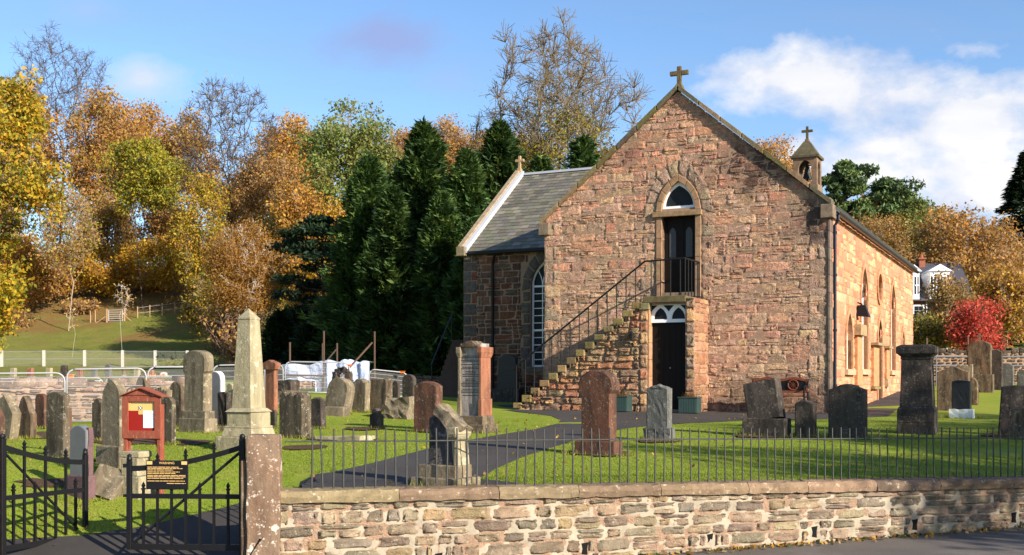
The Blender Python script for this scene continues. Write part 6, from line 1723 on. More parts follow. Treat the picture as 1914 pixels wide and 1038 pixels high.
def broadleaf(H, hw, pal, nleaf=14000, lsize=.16, levels=5, seed=1, cb=.3, lr=.45, bark='bark', keep=1.0, minr=.019, rk=1.0, up=.3, droop=0, topbare=None, multi=1, natt=None, twigs=None, lump=.28, ecc=.5, wob=.22, **_):
    nleaf = int(nleaf * LEAFX[0]); lsize *= LEAFX[1]
    rng = random.Random(seed); nr = np.random.default_rng(seed)
    natt = natt or (900 if levels >= 6 else 420)
    step = (hw * hw * (H * (1 - cb))) ** (1 / 3) * (.10 if levels >= 6 else .125)
    N, par = colonise(rng, nr, H, hw, cb, natt, step, multi, lump, ecc, wob)
    n = len(N); cnt = np.zeros(n); kids = np.zeros(n, int)
    for i in range(n - 1, -1, -1):
        if kids[i] == 0: cnt[i] = 1
        if par[i] >= 0: cnt[par[i]] += cnt[i]; kids[par[i]] += 1
    r = .0085 * rk * (H / 14) * cnt ** .46
    ii = np.where(par >= 0)[0]
    P0, P1, R0, R1 = N[par[ii]], N[ii], np.minimum(r[par[ii]], r[ii] * 1.6), r[ii]
    thin = np.where((cnt <= 3))[0]
    tw = twigs if twigs is not None else (5 if levels >= 6 else 4)
    tips = [N[thin]]
    if tw:
        b = np.repeat(thin, tw); pd = N[b] - N[np.maximum(par[b], 0)]; pd /= np.linalg.norm(pd, axis=1, keepdims=True) + 1e-9
        d = pd * .8 + nr.normal(size=(len(b), 3)) * .6 + np.array([0, 0, .18]); d /= np.linalg.norm(d, axis=1, keepdims=True)
        L = step * nr.uniform(.6, 1.5, (len(b), 1)); e = N[b] + d * L
        tips.append(e)
        rr = np.full(len(b), minr * .8); P0 = np.concatenate([P0, N[b]]); P1 = np.concatenate([P1, e]); R0 = np.concatenate([R0, rr]); R1 = np.concatenate([R1, rr * .6])
        if tw >= 4:
            b2 = np.repeat(np.arange(len(e)), 2); t = nr.uniform(.3, .9, (len(b2), 1)); s0 = N[b][b2] * (1 - t) + e[b2] * t
            d2 = d[b2] * .7 + nr.normal(size=(len(b2), 3)) * .55 + np.array([0, 0, .12]); d2 /= np.linalg.norm(d2, axis=1, keepdims=True)
            e2 = s0 + d2 * step * nr.uniform(.4, .9, (len(b2), 1)); tips.append(e2); rr = np.full(len(b2), minr * .6)
            P0 = np.concatenate([P0, s0]); P1 = np.concatenate([P1, e2]); R0 = np.concatenate([R0, rr]); R1 = np.concatenate([R1, rr * .6])
    lv = np.where(R0 > .05 * H / 14, 0, 3)
    parts = [('trunk', branch_mesh('trunk', P0, P1, R0, R1, lv, minr * .6), M[bark])]
    if nleaf:
        T = np.concatenate(tips)
        if topbare: w = np.clip((topbare - T[:, 2] / H) / .25, 0.03, 1)
        else: w = np.ones(len(T))
        cl = np.array([mn.noise(Vector(t * (1.6 / max(hw, .5)) + np.array([seed * 3.1, 0, 0]))) for t in T])
        w = w * np.where(cl > -.22, 1, .12) * np.where(nr.random(len(T)) < keep, 1, .12); w /= w.sum()
        idx = nr.choice(len(T), nleaf, p=w)
        tipc = ((cl * 9).astype(int) + nr.integers(0, 2, len(T))) % len(pal)
        dv = nr.normal(size=(nleaf, 3)); dv /= np.linalg.norm(dv, axis=1, keepdims=True)
        C = T[idx] + dv * nr.random((nleaf, 1)) ** .5 * lr * 1.55 * np.array([1, 1, .7]) - np.array([0, 0, droop]) * nr.random((nleaf, 1))
        colr = leafcols(nr, nleaf, pal, np.where(nr.random(nleaf) < .7, tipc[idx], nr.integers(0, 1000, nleaf)))
        V, F, Cc = leaf_quads(nr, C, lsize, colr, up)
        parts.append(('crown', np_mesh('crown', V, F, Cc), M['leaf']))
    return parts
def conifer(H, hw, pal, seed=1, nb=420, per=60, lsize=.16, style='leyland', base=.02, leaders=1):
    if leaders > 1:
        R = random.Random(seed); tr, cr = [], []
        for k in range(leaders):
            f = 1 if k == 0 else R.uniform(.62, .9); a = R.uniform(0, 6.28); o = np.array([0, 0, 0.]) if k == 0 else np.array([math.cos(a), math.sin(a), 0]) * hw * R.uniform(.35, .6)
            pr = conifer(H * f, hw * (.72 if k == 0 else .55), pal, seed * 7 + k, int(nb / leaders), per, lsize, style, base)
            for L, (nm, me, mt) in zip((tr, cr), pr):
                V = np.empty(len(me.vertices) * 3, np.float32); me.vertices.foreach_get('co', V); F = np.empty(len(me.loops), np.int32); me.loops.foreach_get('vertex_index', F)
                C = np.ones((len(me.vertices), 4), np.float32)
                if 'col' in me.attributes: q = np.empty(len(me.vertices) * 4, np.float32); me.attributes['col'].data.foreach_get('color', q); C = q.reshape(-1, 4)
                L.append((V.reshape(-1, 3) + o, F.reshape(-1, 4), C[:, :3])); bpy.data.meshes.remove(me)
        return [('trunk', np_mesh('trunk', *join(tr)[:2]), M['barkd']), ('crown', np_mesh('crown', *join(cr)), M['needle'])]
    """dense plumes of flat sprays round a straight trunk"""
    rng = random.Random(seed); nr = np.random.default_rng(seed)
    Cs, As, Ns, cols, sz = [], [], [], [], []; segs = []
    P = np.array(pal)
    for b in range(nb):
        f = rng.random() ** .8; z = H * (base + (1 - base) * f); az = rng.uniform(0, 2 * math.pi)
        if style == 'leyland': R = hw * min(1, (1 - f) ** .6 * 1.12) * (.82 + .45 * mn.noise(Vector((az * .9, z * .45, seed)))) * rng.choice([.62, .8, .95, 1.05, 1.22]) + .1; slope = rng.uniform(-.1, .55)
        elif style == 'fir': R = hw * (1 - f) ** .9 * rng.uniform(.75, 1.1) + .05; slope = rng.uniform(-.25, .1)
        d = Vector((math.cos(az), math.sin(az), slope)).normalized()
        st = Vector((0, 0, z - (R * slope * .6 if style == 'leyland' else 0)))
        end = st + d * R
        segs.append((st, st + d * R * .85, .03, .01, 2))
        n = int(per * (.4 + .6 * R / hw))
        t = nr.uniform(.35, 1, n) ** .75
        side = Vector((-math.sin(az), math.cos(az), 0))
        off = nr.normal(size=n) * .16 * R * (1.15 - t) * 1.3 + nr.normal(size=n) * .05
        dz = nr.normal(size=n) * .10 * (1 + R * .12)
        sag = (-.12 * R * (t - .4) ** 2) if style == 'fir' else .10 * R * (t - .5)
        c = np.array(st[:])[None] + np.outer(t * R, np.array(d[:])) + np.outer(off, np.array(side[:])) + np.outer(dz + sag, [0, 0, 1])
        a = np.array(d[:])[None] + np.outer(np.sign(off) * nr.uniform(.2, .9, n), np.array(side[:])) + nr.normal(size=(n, 3)) * .28 + np.array([0, 0, .15 if style == 'leyland' else -.1])
        Cs.append(c); As.append(a); Ns.append(nr.normal(size=(n, 3)) * .5 + np.array([0, 0, 1]) + np.array(d[:]) * .4)
        cc = P[rng.randrange(len(P))] * (.8 + .45 * ((seed * 37) % 10) / 10)
        cols.append(cc[None] * (1 + .25 * nr.uniform(-1, 1, (n, 1)))); sz.append(lsize * nr.uniform(.6, 1.5, (n, 1)))
    C = np.concatenate(Cs); A = np.concatenate(As); A /= np.linalg.norm(A, axis=1, keepdims=True); N = np.concatenate(Ns)
    B = np.cross(N, A); B /= np.linalg.norm(B, axis=1, keepdims=True) + 1e-9; s = np.concatenate(sz)
    V = np.stack([C - A * s, C + B * s * .30, C + A * s * 1.25, C - B * s * .30], 1).reshape(-1, 3)
    F = np.arange(len(C) * 4).reshape(-1, 4); Cc = np.repeat(np.clip(np.concatenate(cols), 0, 1), 4, 0)
    segs.append((Vector((0, 0, -.2)), Vector((0, 0, H * .5)), .02 * H, .012 * H, 0)); segs.append((Vector((0, 0, H * .5)), Vector((0, 0, H * .97)), .012 * H, .01, 0))
    a = [np.array([s_[k][:] for s_ in segs]) for k in (0, 1)]; r = [np.array([s_[k] for s_ in segs]) for k in (2, 3)]
    return [('trunk', branch_mesh('trunk', a[0], a[1], r[0], r[1], np.array([s_[4] for s_ in segs])), M['barkd']), ('crown', np_mesh('crown', V, F, Cc), M['needle'])]
def pine(H, hw, pal, seed=1, npad=34, per=420, lsize=.13, clear=.35, bark='barkd', flat=.32):
    """Scots pine: bare limbs carrying flattened pads of needles"""
    rng = random.Random(seed); nr = np.random.default_rng(seed); segs = []; Cs, cols = [], []; P = np.array(pal)
    lean = Vector((rng.uniform(-.1, .1), rng.uniform(-.1, .1), 0)); pts = [Vector((0, 0, -.2))]
    for i in range(8): pts.append(Vector((lean.x * H * (i + 1) / 8 + rng.uniform(-.1, .1), lean.y * H * (i + 1) / 8 + rng.uniform(-.1, .1), H * .95 * (i + 1) / 8)))
    for i in range(8): segs.append((pts[i], pts[i + 1], .02 * H * (1 - i / 9), .02 * H * (1 - (i + 1) / 9), 0))
    for k in range(npad):
        f = clear + (1 - clear) * (k + rng.random()) / npad; z = H * f; az = rng.uniform(0, 6.283)
        R = hw * math.sin(math.pi * min(1, .18 + .82 * (1 - (f - clear) / (1 - clear)))) ** .6 * rng.uniform(.35, 1.05) if f < .93 else hw * .25 * rng.random()
        st = Vector((lean.x * z, lean.y * z, z - R * .35)); e = Vector((lean.x * z + R * math.cos(az), lean.y * z + R * math.sin(az), z + rng.uniform(-.03, .05) * H))
        mid = (st + e) / 2 + Vector((0, 0, -.08 * R + rng.uniform(-.1, .1) * R * .5))
        segs += [(st, mid, .006 * H, .004 * H, 1), (mid, e, .004 * H, .002 * H, 1)]
        pr = hw * rng.uniform(.26, .46)
        C = nr.normal(size=(per, 3)); C /= np.linalg.norm(C, axis=1, keepdims=True); C *= nr.uniform(.45, 1.05, (per, 1)) * np.array([pr, pr, pr * flat])
        Cs.append(C + np.array(e[:])); cols.append(P[rng.randrange(len(P))][None] * (1 + .25 * nr.uniform(-1, 1, (per, 1))))
        for q in range(4):
            t = e + Vector((rng.uniform(-pr, pr) * .8, rng.uniform(-pr, pr) * .8, 0)); segs.append((mid, t, .0025 * H, .001 * H, 2))
    C = np.concatenate(Cs); V, F, Cc = leaf_quads(nr, C, lsize, np.clip(np.concatenate(cols), 0, 1), .8, .35)
    a = [np.array([s_[k][:] for s_ in segs]) for k in (0, 1)]; r = [np.array([s_[k] for s_ in segs]) for k in (2, 3)]
    return [('trunk', branch_mesh('trunk', a[0], a[1], r[0], r[1], np.array([s_[4] for s_ in segs])), M[bark]), ('crown', np_mesh('crown', V, F, Cc), M['needle'])]
def scrub(H, hw, pal, seed, nst=40, nleaf=2500, lsize=.1, bark='twig'):
    rng = random.Random(seed); seg = []; tips = []
    for k in range(nst):
        p = Vector((rng.gauss(0, .35) * hw, rng.gauss(0, .3) * hw, -.1)); d = Vector((rng.uniform(-.5, .5), rng.uniform(-.5, .5), 1)).normalized()
        L = H * rng.uniform(.5, 1.05) / 5; r = .03
        for i in range(5):
            d = (d + Vector((rng.gauss(0, .16), rng.gauss(0, .16), .03))).normalized(); p2 = p + d * L; seg.append((p, p2, r, r * .75, 2)); r *= .75; p = p2
            for q in range(2):
                dd = (d + Vector((rng.gauss(0, .6), rng.gauss(0, .6), rng.gauss(0, .3)))).normalized(); e = p + dd * L * rng.uniform(.4, .9); seg.append((p, e, r * .6, r * .3, 3)); tips.append(e)
                for w in range(2): e2 = e + Vector((rng.gauss(0, .3), rng.gauss(0, .3), rng.gauss(.1, .3))) * L; seg.append((e, e2, r * .3, r * .2, 3)); tips.append(e2)
    a = [np.array([s_[k][:] for s_ in seg]) for k in (0, 1)]; r = [np.array([s_[k] for s_ in seg]) for k in (2, 3)]
    parts = [('stems', branch_mesh('stems', a[0], a[1], r[0], r[1], np.array([s_[4] for s_ in seg])), M[bark])]
    if nleaf:
        nr = np.random.default_rng(seed); T = np.array([t[:] for t in tips]); C = T[nr.integers(0, len(T), nleaf)] + nr.normal(size=(nleaf, 3)) * .15
        V, F, Cc = leaf_quads(nr, C, lsize, leafcols(nr, nleaf, pal)); parts.append(('foliage', np_mesh('foliage', V, F, Cc), M['leaf']))
    return parts
# palettes: leaf albedo (linear)
YEL = [(.40, .27, .02), (.33, .26, .03), (.46, .30, .03), (.26, .24, .03), (.42, .22, .02), (.20, .20, .03)]
YGR = [(.24, .24, .03), (.30, .27, .03), (.17, .20, .03), (.36, .28, .03), (.12, .15, .03)]
ORG = [(.44, .22, .04), (.38, .18, .04), (.50, .28, .05), (.36, .16, .04), (.42, .26, .05)]
COP = [(.34, .19, .07), (.39, .22, .07), (.29, .155, .06), (.37, .24, .06), (.32, .23, .06)]
GRN = [(.14, .19, .05), (.19, .23, .06), (.24, .26, .08), (.11, .15, .04), (.22, .21, .06)]
OLV = [(.16, .15, .03), (.22, .18, .04), (.14, .12, .03), (.26, .20, .04), (.20, .12, .03)]
GOLD = [(.46, .27, .025), (.40, .22, .02), (.50, .31, .03), (.36, .20, .02), (.30, .14, .02)]
LEY = [(.040, .080, .022), (.058, .105, .028), (.028, .058, .018), (.095, .150, .036), (.046, .086, .024)]
DRK = [(.016, .034, .014), (.022, .042, .016), (.014, .028, .012)]
PIN = [(.085, .135, .045), (.11, .16, .05), (.065, .105, .04)]
REDM = [(.60, .09, .07), (.48, .05, .045), (.70, .15, .10), (.34, .035, .035), (.55, .12, .05)]
BRN = [(.36, .20, .07), (.32, .18, .07), (.40, .24, .07), (.28, .16, .06), (.42, .28, .09)]
GW = 'autumn trees of the hillside wood'
def T(kind, u, vtop, Y, hpx, label, pal=None, group=GW, name=None, dz=0, rz=None, cat='tree', **kw):
    p = at(u, Y); p.z += dz; H = EYE + (HY - vtop) * Y / FPX - p.z; hw = hpx * Y / FPX
    NSEED[0] += 1; sd = kw.pop('seed', NSEED[0])
    fn = dict(leaf=broadleaf, conifer=conifer, pine=pine, scrub=scrub)[kind]
    parts = fn(H, hw, pal, seed=sd, **kw)
    nm = name or dict(leaf='autumn_tree', conifer='conifer_tree', pine='pine_tree', scrub='shrub')[kind]
    return put_tree(nm, p, parts, label, cat, group, rz if rz is not None else 0)
# near oak leaning in from the left edge
T('leaf', -80, 78, 31, 205, 'big yellow green oak spreading in from the left edge', YEL + YGR + [(.44, .24, .02)], group=None, name='oak_tree', nleaf=40000, lsize=.10, lr=.26, levels=6, cb=.06, natt=900, lump=.95, minr=.012, bark='barkd', seed=4)
# bare crowns on the skyline
T('leaf', 110, 42, 106, 100, 'tall leafless tree with fine twigs behind the oak', name='bare_tree', nleaf=0, levels=6, cb=.45, natt=1500, wob=.3, bark='barkd', twigs=6, minr=.018, seed=12)
T('leaf', 428, 128, 90, 112, 'tall pale branched leafless ash with yellow lower leaves', YEL + COP[:2], name='bare_tree', nleaf=700, lsize=.17, lr=.6, levels=6, cb=.30, natt=1900, wob=.3, minr=.022, rk=1.5, twigs=6, bark='barkd', topbare=.5, seed=13)
T('leaf', 1040, 15, 72, 196, 'great spreading bare tree with sparse olive leaves behind the church', [(.20, .19, .05), (.26, .23, .05), (.15, .14, .04)], group=None, name='bare_tree', nleaf=6500, lsize=.075, lr=.45, levels=6, cb=.30, natt=2400, wob=.32, lump=.5, multi=3, minr=.027, topbare=.9, seed=21, rk=1.9, twigs=9, bark='barkm')
T('leaf', 1050, 185, 69, 118, 'yellow olive leafy tree below the great bare tree', OLV + YGR + YEL[:2], group=None, nleaf=13000, lsize=.14, lr=.55, seed=24)
# the wood, left to right
T('leaf', 30, 130, 98, 80, 'coppery beech behind the oak at the left edge', COP + ORG[:2], nleaf=12000, lsize=.2, lr=.75, levels=5)
T('leaf', 190, 165, 99, 80, 'russet beech with round crown right of the oak', COP + ORG[:2], nleaf=14000, lsize=.19, lr=.7)
T('leaf', 262, 182, 105, 85, 'orange crowned beech high on the skyline', ORG + COP[:2], nleaf=13000, lsize=.19, lr=.75)
T('leaf', 268, 255, 87, 74, 'yellow green oak with dark trunk showing sky behind', YGR + YEL[:2], nleaf=12000, lsize=.16, lr=.5, cb=.5, bark='barkd', seed=31)
T('leaf', 345, 205, 101, 66, 'dull copper beech left of the pale ash', COP, nleaf=11000, lsize=.18, lr=.7)
T('leaf', 540, 198, 99, 66, 'bright orange beech right of the pale ash', ORG + GOLD[:2], nleaf=13000, lsize=.19, lr=.7)
T('leaf', 500, 262, 90, 66, 'twiggy brown beech thinning out below the orange one', COP + BRN[:2], nleaf=9000, lsize=.16, lr=.6, levels=6, minr=.016, keep=.8)
T('leaf', 128, 330, 82, 60, 'thin twiggy ash with grey trunk beside the oak', COP + YGR[:2], nleaf=4500, lsize=.15, lr=.55, levels=6, minr=.016)
T('leaf', 170, 455, 93, 120, 'low golden beech spreading beneath the russet one', GOLD + YEL[:2], cb=.06, lump=.4, nleaf=11000, lsize=.16, lr=.5)
T('leaf', 325, 445, 92, 118, 'low golden beech above the stock fence posts', GOLD + ORG[:2] + YGR[:1], cb=.06, lump=.4, nleaf=11000, lsize=.16, lr=.5)
T('leaf', 240, 500, 94, 84, 'small orange beech behind the field gate', ORG + GOLD, cb=.06, lump=.4, nleaf=6000, lsize=.15, lr=.45)
T('leaf', 380, 330, 84, 60, 'mottled yellow tree below the pale ash', YEL + OLV + ORG[:1], cb=.06, lump=.4, nleaf=9000, lsize=.16, lr=.6, levels=5)
T('leaf', 395, 500, 76, 56, 'yellow brown leafy tree above the dark scrub', OLV + GOLD, cb=.06, lump=.4, nleaf=8000, lsize=.14, lr=.45)
T('leaf', 510, 400, 78, 64, 'olive and orange tree left of the dark pine', OLV + ORG + YEL[:2], cb=.06, lump=.4, nleaf=10000, lsize=.15, lr=.5)
T('leaf', 452, 402, 66, 74, 'feathery orange birch with pale stems', [(.30, .15, .03), (.34, .19, .04), (.26, .12, .03)], name='birch_tree', nleaf=24000, lsize=.09, lr=.5, levels=6, bark='barkp', minr=.010, droop=.5)
T('leaf', 655, 178, 80, 128, 'big rounded green sycamore above the conifers', GRN + OLV[:2] + [(.22, .23, .06)], group=None, name='sycamore_tree', nleaf=26000, lsize=.19, lr=.6, seed=44, cb=.1, lump=.2, natt=700)
T('leaf', 632, 366, 64, 66, 'golden maple with pale stems behind the dark pine', GOLD, name='maple_tree', nleaf=13000, lsize=.13, lr=.42, bark='barkp', multi=2)
T('leaf', 600, 470, 61, 92, 'low golden foliage glowing through the dark pine', GOLD + ORG[:1], name='autumn_tree', cb=.06, lump=.4, nleaf=11000, lsize=.13, lr=.42)
T('leaf', 560, 330, 74, 60, 'rust and green mixed tree left of the sycamore', ORG + OLV + COP[:1], nleaf=9000, lsize=.16, lr=.5)
for k, (u, v, Y, h_, lab) in enumerate([(765, 225, 113, 62, 'copper beech between sycamore and conifers on the skyline'), (825, 216, 115, 64, 'twiggy copper beech in the middle of the skyline row'), (885, 222, 112, 58, 'copper beech left of the great bare tree'), (970, 250, 110, 60, 'copper beech half hidden behind the great bare tree')]):
    T('leaf', u, v, Y, h_, lab, COP + ORG[:1], nleaf=10000, lsize=.17, lr=.7, levels=6 if k % 2 else 5, minr=.02)
for k, (u, v, Y, h_, lab) in enumerate([(40, 440, 88, 50, 'brown leaved tree at the left edge of the wood'), (-20, 330, 92, 70, 'copper tree cut off by the left picture edge'), (205, 350, 96, 56, 'rust brown tree between the russet beech and the oak'), (320, 345, 97, 56, 'thin russet tree behind the yellow green oak'), (445, 300, 99, 56, 'faded copper tree behind the pale ash'), (585, 275, 96, 50, 'orange tree just left of the sycamore'), (90, 480, 90, 60, 'golden brown tree behind the thin twiggy ash'), (470, 470, 84, 56, 'golden tree in the dip behind the birch'), (700, 330, 90, 60, 'olive tree behind the tallest conifers')]):
    T('leaf', u, v, Y, h_, lab, [ORG + COP, COP, COP + YGR[:1], COP + BRN, COP, ORG, BRN + GOLD, GOLD + OLV, OLV][k], nleaf=9500, lsize=.18, lr=.65, cb=.1, lump=.35)
# conifers behind the churchyard
GC = 'dense green conifers behind the churchyard'
for k, (u, v, Y, h_, lab) in enumerate([(690, 300, 46, 104, 'dense green conifer farthest left of the conifer row'), (790, 236, 49, 128, 'tallest pointed conifer of the row'), (735, 360, 44, 90, 'conifer with dark hollow front left of the tallest'), (872, 290, 46, 100, 'broad conifer left of the transept gable'), (828, 372, 43, 84, 'lower feathery conifer in front of the row'), (935, 236, 50, 128, 'conifer rising behind the transept cross'), (885, 420, 41, 66, 'lowest conifer touching the transept corner')]):
    T('conifer', u, v, Y, h_, lab, LEY, group=GC, nb=900, per=70, lsize=.15)
T('conifer', 1090, 262, 58, 120, 'green conifer showing above the transept ridge', LEY, group=GC, nb=480, per=50, lsize=.18)
T('conifer', 1010, 296, 55, 100, 'rounded green conifer between transept cross and church roof', LEY, group=GC, nb=420, per=50, lsize=.18)
T('pine', 600, 412, 54, 92, 'dark pine with layered branches before golden leaves', DRK, group=None, npad=44, per=300, lsize=.12, clear=.2, flat=.26)
for k, (u, v, Y, h_, lab) in enumerate([(525, 590, 50, 50, 'low dark yew left of the plastic sheeting'), (590, 600, 48, 58, 'low dark yew behind the plastic sheeting'), (660, 560, 47, 52, 'dark yew under the conifer row'), (470, 640, 52, 34, 'small dark yew behind the obelisk')]):
    T('conifer', u, v, Y, h_, lab, DRK, group='low dark yews behind the plastic sheeting', name='yew_tree', nb=300, per=60, lsize=.17)
# scrub and saplings on the slope
T('scrub', 425, 560, 72, 50, 'dark leafless scrub at the edge of the wood', BRN, group=None, nst=70, nleaf=2500)
T('scrub', 460, 590, 63, 46, 'dark tangled scrub behind the obelisk', BRN, group=None, nst=60, nleaf=1500)
T('scrub', 335, 565, 90, 34, 'brown scrub below the golden beech', BRN + GOLD[:1], group=None, nst=40, nleaf=1600)
T('scrub', 150, 560, 88, 40, 'tangled brown scrub at the foot of the thin ash', BRN, group=None, nst=50, nleaf=1500)
T('scrub', 25, 580, 84, 36, 'reddish scrub at the left edge of the slope', BRN + COP, group=None, nst=50, nleaf=1800)
T('leaf', 231, 520, 69, 22, 'slender white stemmed birch sapling leaning on the slope', COP, name='birch_sapling', group=None, twigs=2, natt=70, cb=.5, nleaf=160, lsize=.10, lr=.3, levels=3, bark='barkp', rk=.55, minr=.012)
T('leaf', 134, 560, 70, 14, 'thin bare sapling standing on the slope', COP, name='sapling', group=None, twigs=1, natt=40, cb=.4, nleaf=50, lsize=.08, lr=.2, levels=3, bark='barkp', rk=.4, minr=.010)
# right-hand side
GR = 'trees behind the church on the right'
T('leaf', 1425, 246, 102, 62, 'orange twiggy beech peeping over the church roof', ORG + BRN, group=GR, nleaf=9000, lsize=.17, lr=.6, levels=6, minr=.018)
T('leaf', 1480, 290, 98, 50, 'orange brown tree left of the bellcote', ORG + BRN, group=GR, nleaf=7000, lsize=.17, lr=.55)
T('pine', 1580, 308, 84, 48, 'spreading green pine right of the bellcote', PIN, group=GR, npad=70, per=320, lsize=.17, clear=.3, flat=.5)
T('pine', 1680, 340, 90, 66, 'flat topped green pine on the right skyline', PIN, group=GR, npad=60, per=320, lsize=.17, clear=.4, flat=.45)
T('leaf', 1715, 372, 88, 56, 'bushy green tree below the flat topped pine', GRN + OLV[:2], group=GR, nleaf=9000, lsize=.17, lr=.55)
T('leaf', 1640, 395, 78, 74, 'grey brown twiggy tree over the side wall', BRN + OLV, group=GR, nleaf=9000, lsize=.13, lr=.55, levels=6, minr=.015)
T('leaf', 1610, 370, 92, 54, 'orange tree behind the spreading pine', ORG, group=GR, nleaf=8000, lsize=.18, lr=.6)
T('leaf', 1765, 382, 92, 48, 'yellow tree on the right skyline', GOLD + YGR[:2], group=GR, nleaf=7000, lsize=.17, lr=.55)
T('conifer', 1712, 470, 80, 40, 'dark green conifer over the far end of the side wall', DRK + LEY[:2], group=GR, nb=260, per=50, lsize=.2)
T('leaf', 1805, 378, 66, 118, 'large rust brown tree behind the house', BRN + ORG[:2], group=GR, nleaf=11000, lsize=.16, lr=.55, levels=6, minr=.013, seed=77)
T('leaf', 1880, 500, 56, 62, 'golden brown tree right of the red maple', BRN + GOLD[:3], group=GR, nleaf=7500, lsize=.13, lr=.42)
T('conifer', 1916, 285, 74, 140, 'tall dark fir at the right picture edge', DRK, group=GR, name='fir_tree', nb=520, per=70, lsize=.2, style='fir')
T('leaf', 1885, 430, 70, 46, 'bare twiggy tree before the dark fir', BRN, group=GR, nleaf=1500, lsize=.12, lr=.4, levels=6, minr=.012)
T('leaf', 1828, 546, 50, 58, 'bright red maple behind the finial headstone', REDM, group=None, name='maple_tree', nleaf=5600, lsize=.085, lr=.30, levels=6, cb=.15, lump=1.1, minr=.014, ecc=.6, multi=2, bark='barkd')
T('leaf', 1722, 590, 52, 54, 'low green and yellow tree before the house', OLV + YGR + GOLD[:1], group=GR, nleaf=4500, lsize=.11, lr=.4, levels=6, minr=.012)
T('leaf', 1780, 500, 56, 56, 'thin spreading tree across the front of the house', BRN + OLV, group=GR, nleaf=6500, cb=.1, lsize=.11, lr=.4, levels=6, minr=.012)
# roadside trees out of the picture on the right that throw the long shadows over the lawn and the wall
GS = 'roadside trees beyond the right of the picture'
for k, (x, y, H, hw, n, cb, lab) in enumerate([(22.5, 12.8, 10.6, 2.6, 5000, .2, 'roadside tree farthest up the road beyond the right edge'), (16.5, 7.6, 8.7, 1.9, 2600, .35, 'thin roadside tree beyond the right edge'),
    (14.3, 4.8, 8.3, 1.8, 3200, .45, 'roadside tree with high crown beyond the right edge'), (19.0, 11.0, 9.0, 2.3, 4500, .2, 'leafy roadside tree shading the right hand gravestones'), (20.5, 5.0, 11.5, 2.2, 3000, .4, 'taller roadside tree set back beyond the right edge')]):
    put_tree('roadside_tree', Vector((x, y, 0)), broadleaf(H, hw, BRN + OLV, nleaf=n, lsize=.13, lr=.4, levels=5, cb=cb, natt=300, seed=300 + k), lab, 'tree', GS)

# ------------------------------------------------------------------ fallen leaves and lawn blades
nr = np.random.default_rng(5)
def scatter(n, inside, zoff, box):
    pts = []
    x0, x1, y0, y1 = box
    while len(pts) < n:
        x, y = nr.uniform(x0, x1), nr.uniform(y0, y1)
        if inside(x, y): pts.append((x, y, G(x, y) + zoff))
    return np.array(pts)
def behind_wall(x, y): return (Vector((x, y)) - WA).dot(WN) > .34 and abs(x) < .52 * y + 1
L1 = scatter(1000, behind_wall, .018, (-9, 10, 10.8, 26))
V, F, Cc = leaf_quads(nr, L1, .020, leafcols(nr, len(L1), BRN + GOLD[3:] + [(.12, .06, .03)], None, .3), 3.0, .7)
o = link('fallen_leaves', np_mesh('fallen_leaves', V, F, Cc), M['leaf']); tag(o, 'small fallen autumn leaves scattered over the lawn', 'leaves', kind='stuff')
L2 = []
while len(L2) < 700:
    a, b = nr.uniform(.3, 10), -abs(nr.normal(0, .10)) - .03; x, y = wl(a, b); L2.append((x, y, RZ(a) + .014))
L2 = np.array(L2); V, F, Cc = leaf_quads(nr, L2, .024, leafcols(nr, len(L2), BRN + GOLD[:2] + [(.05, .07, .02)] * 4, None, .3), 2.0, .7)
o = link('fallen_leaves', np_mesh('fallen_leaves', V, F, Cc), M['leaf']); tag(o, 'moss and fallen leaves gathered along the foot of the roadside wall', 'leaves', kind='stuff')
# path polygon test keeps grass off the tarmac
PP = [ground_at(*q) if len(q) == 2 else Vector(q) for q in path_px]; PP = [(q.x, q.y) for q in PP]
AP = [(-5.6, 9.9), (-2.2, 9.9), wl(.5, .3), wl(.6, .9), (-2.2, 12.35), (-2.55, 12.5), (-3.0, 12.0), (-3.7, 11.45), (-4.25, 11.2), (-5.6, 11.0)]
def inpoly(X, Y, poly):
    r = np.zeros(len(X), bool); j = len(poly) - 1
    for i in range(len(poly)):
        xi, yi = poly[i]; xj, yj = poly[j]
        c = ((yi > Y) != (yj > Y)) & (X < (xj - xi) * (Y - yi) / (yj - yi + 1e-12) + xi); r ^= c; j = i
    return r
n = 330000
Yd = 10.8 + (nr.random(n) ** 1.7) * 13.5; Xd = nr.uniform(-.49, .49, n) * Yd
ok = ((Xd - WA.x) * WN.x + (Yd - WA.y) * WN.y > .33) & ~inpoly(Xd, Yd, PP) & ~inpoly(Xd, Yd, AP) & ~((Xd < -2.2) & (Yd < 11.0))
Xd, Yd = Xd[ok], Yd[ok]
Zd = np.array([G(a, b) for a, b in zip(Xd, Yd)])
B0 = np.stack([Xd, Yd, Zd], 1); k = len(B0)
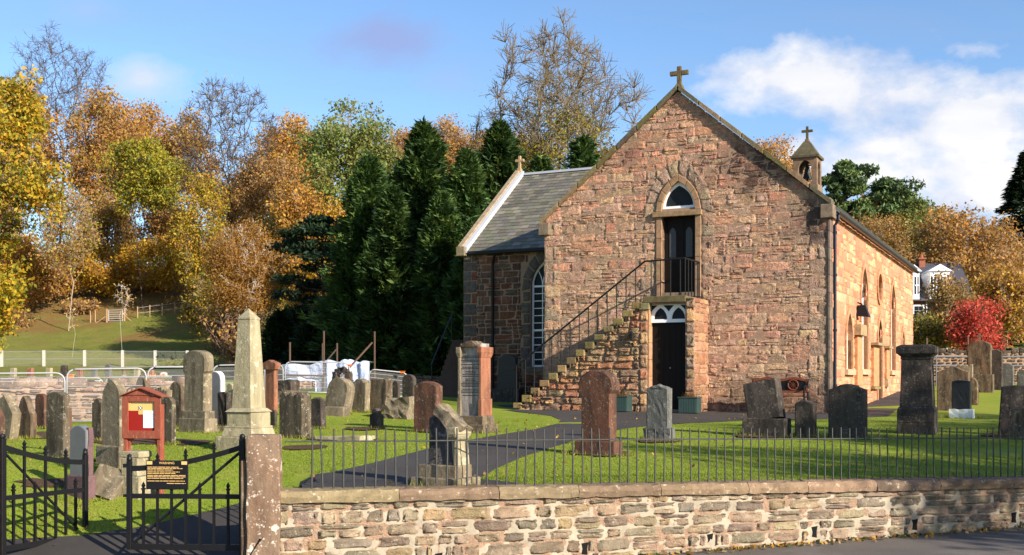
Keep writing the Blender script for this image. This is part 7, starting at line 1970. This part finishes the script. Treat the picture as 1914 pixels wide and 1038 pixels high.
hgt = nr.uniform(.006, .020, (k, 1)); az = nr.uniform(0, 2 * np.pi, k); w = .0045
sd = np.stack([np.cos(az), np.sin(az), np.zeros(k)], 1) * w
tip = B0 + np.concatenate([nr.normal(0, .011, (k, 2)), hgt], 1)
V = np.stack([B0 - sd, B0 + sd, tip], 1).reshape(-1, 3); F = np.arange(k * 3).reshape(-1, 3)
gc = leafcols(nr, k, [(.165, .235, .02), (.19, .255, .026), (.15, .215, .02), (.22, .265, .032), (.24, .25, .05)], None, .25)
# longer tufts left uncut round the stones
tb = []
for fx, fy, fw, fd, fr in FEET:
    if fy > 26: continue
    m_ = 260; t_ = nr.uniform(-1, 1, m_); sd_ = nr.integers(0, 4, m_)
    lx = np.where(sd_ < 2, t_ * fw / 2, np.where(sd_ == 2, -fw / 2, fw / 2)); ly = np.where(sd_ == 0, -fd / 2, np.where(sd_ == 1, fd / 2, t_ * fd / 2))
    lx = lx + nr.normal(0, .02, m_); ly = ly + nr.normal(0, .02, m_)
    tb.append(np.stack([fx + lx * math.cos(fr) - ly * math.sin(fr), fy + lx * math.sin(fr) + ly * math.cos(fr)], 1))
tb = np.concatenate(tb); m_ = len(tb); bz = np.array([G(a, b) for a, b in tb]); B1_ = np.concatenate([tb, bz[:, None]], 1)
az = nr.uniform(0, 6.283, m_); s1 = np.stack([np.cos(az), np.sin(az), np.zeros(m_)], 1) * .005
tp = B1_ + np.concatenate([nr.normal(0, .022, (m_, 2)), nr.uniform(.03, .085, (m_, 1))], 1)
V2 = np.stack([B1_ - s1, B1_ + s1, tp], 1).reshape(-1, 3); V = np.concatenate([V, V2]); F = np.arange(len(V)).reshape(-1, 3)
gc = np.concatenate([gc, leafcols(nr, m_, [(.20, .25, .03), (.26, .26, .05), (.30, .25, .08), (.14, .18, .02)], None, .3)])
o = link('lawn_grass', np_mesh('lawn_grass', V, F, np.repeat(gc, 3, 0)), M['leaf']); tag(o, 'short mown grass blades of the churchyard lawn', 'grass', kind='stuff')
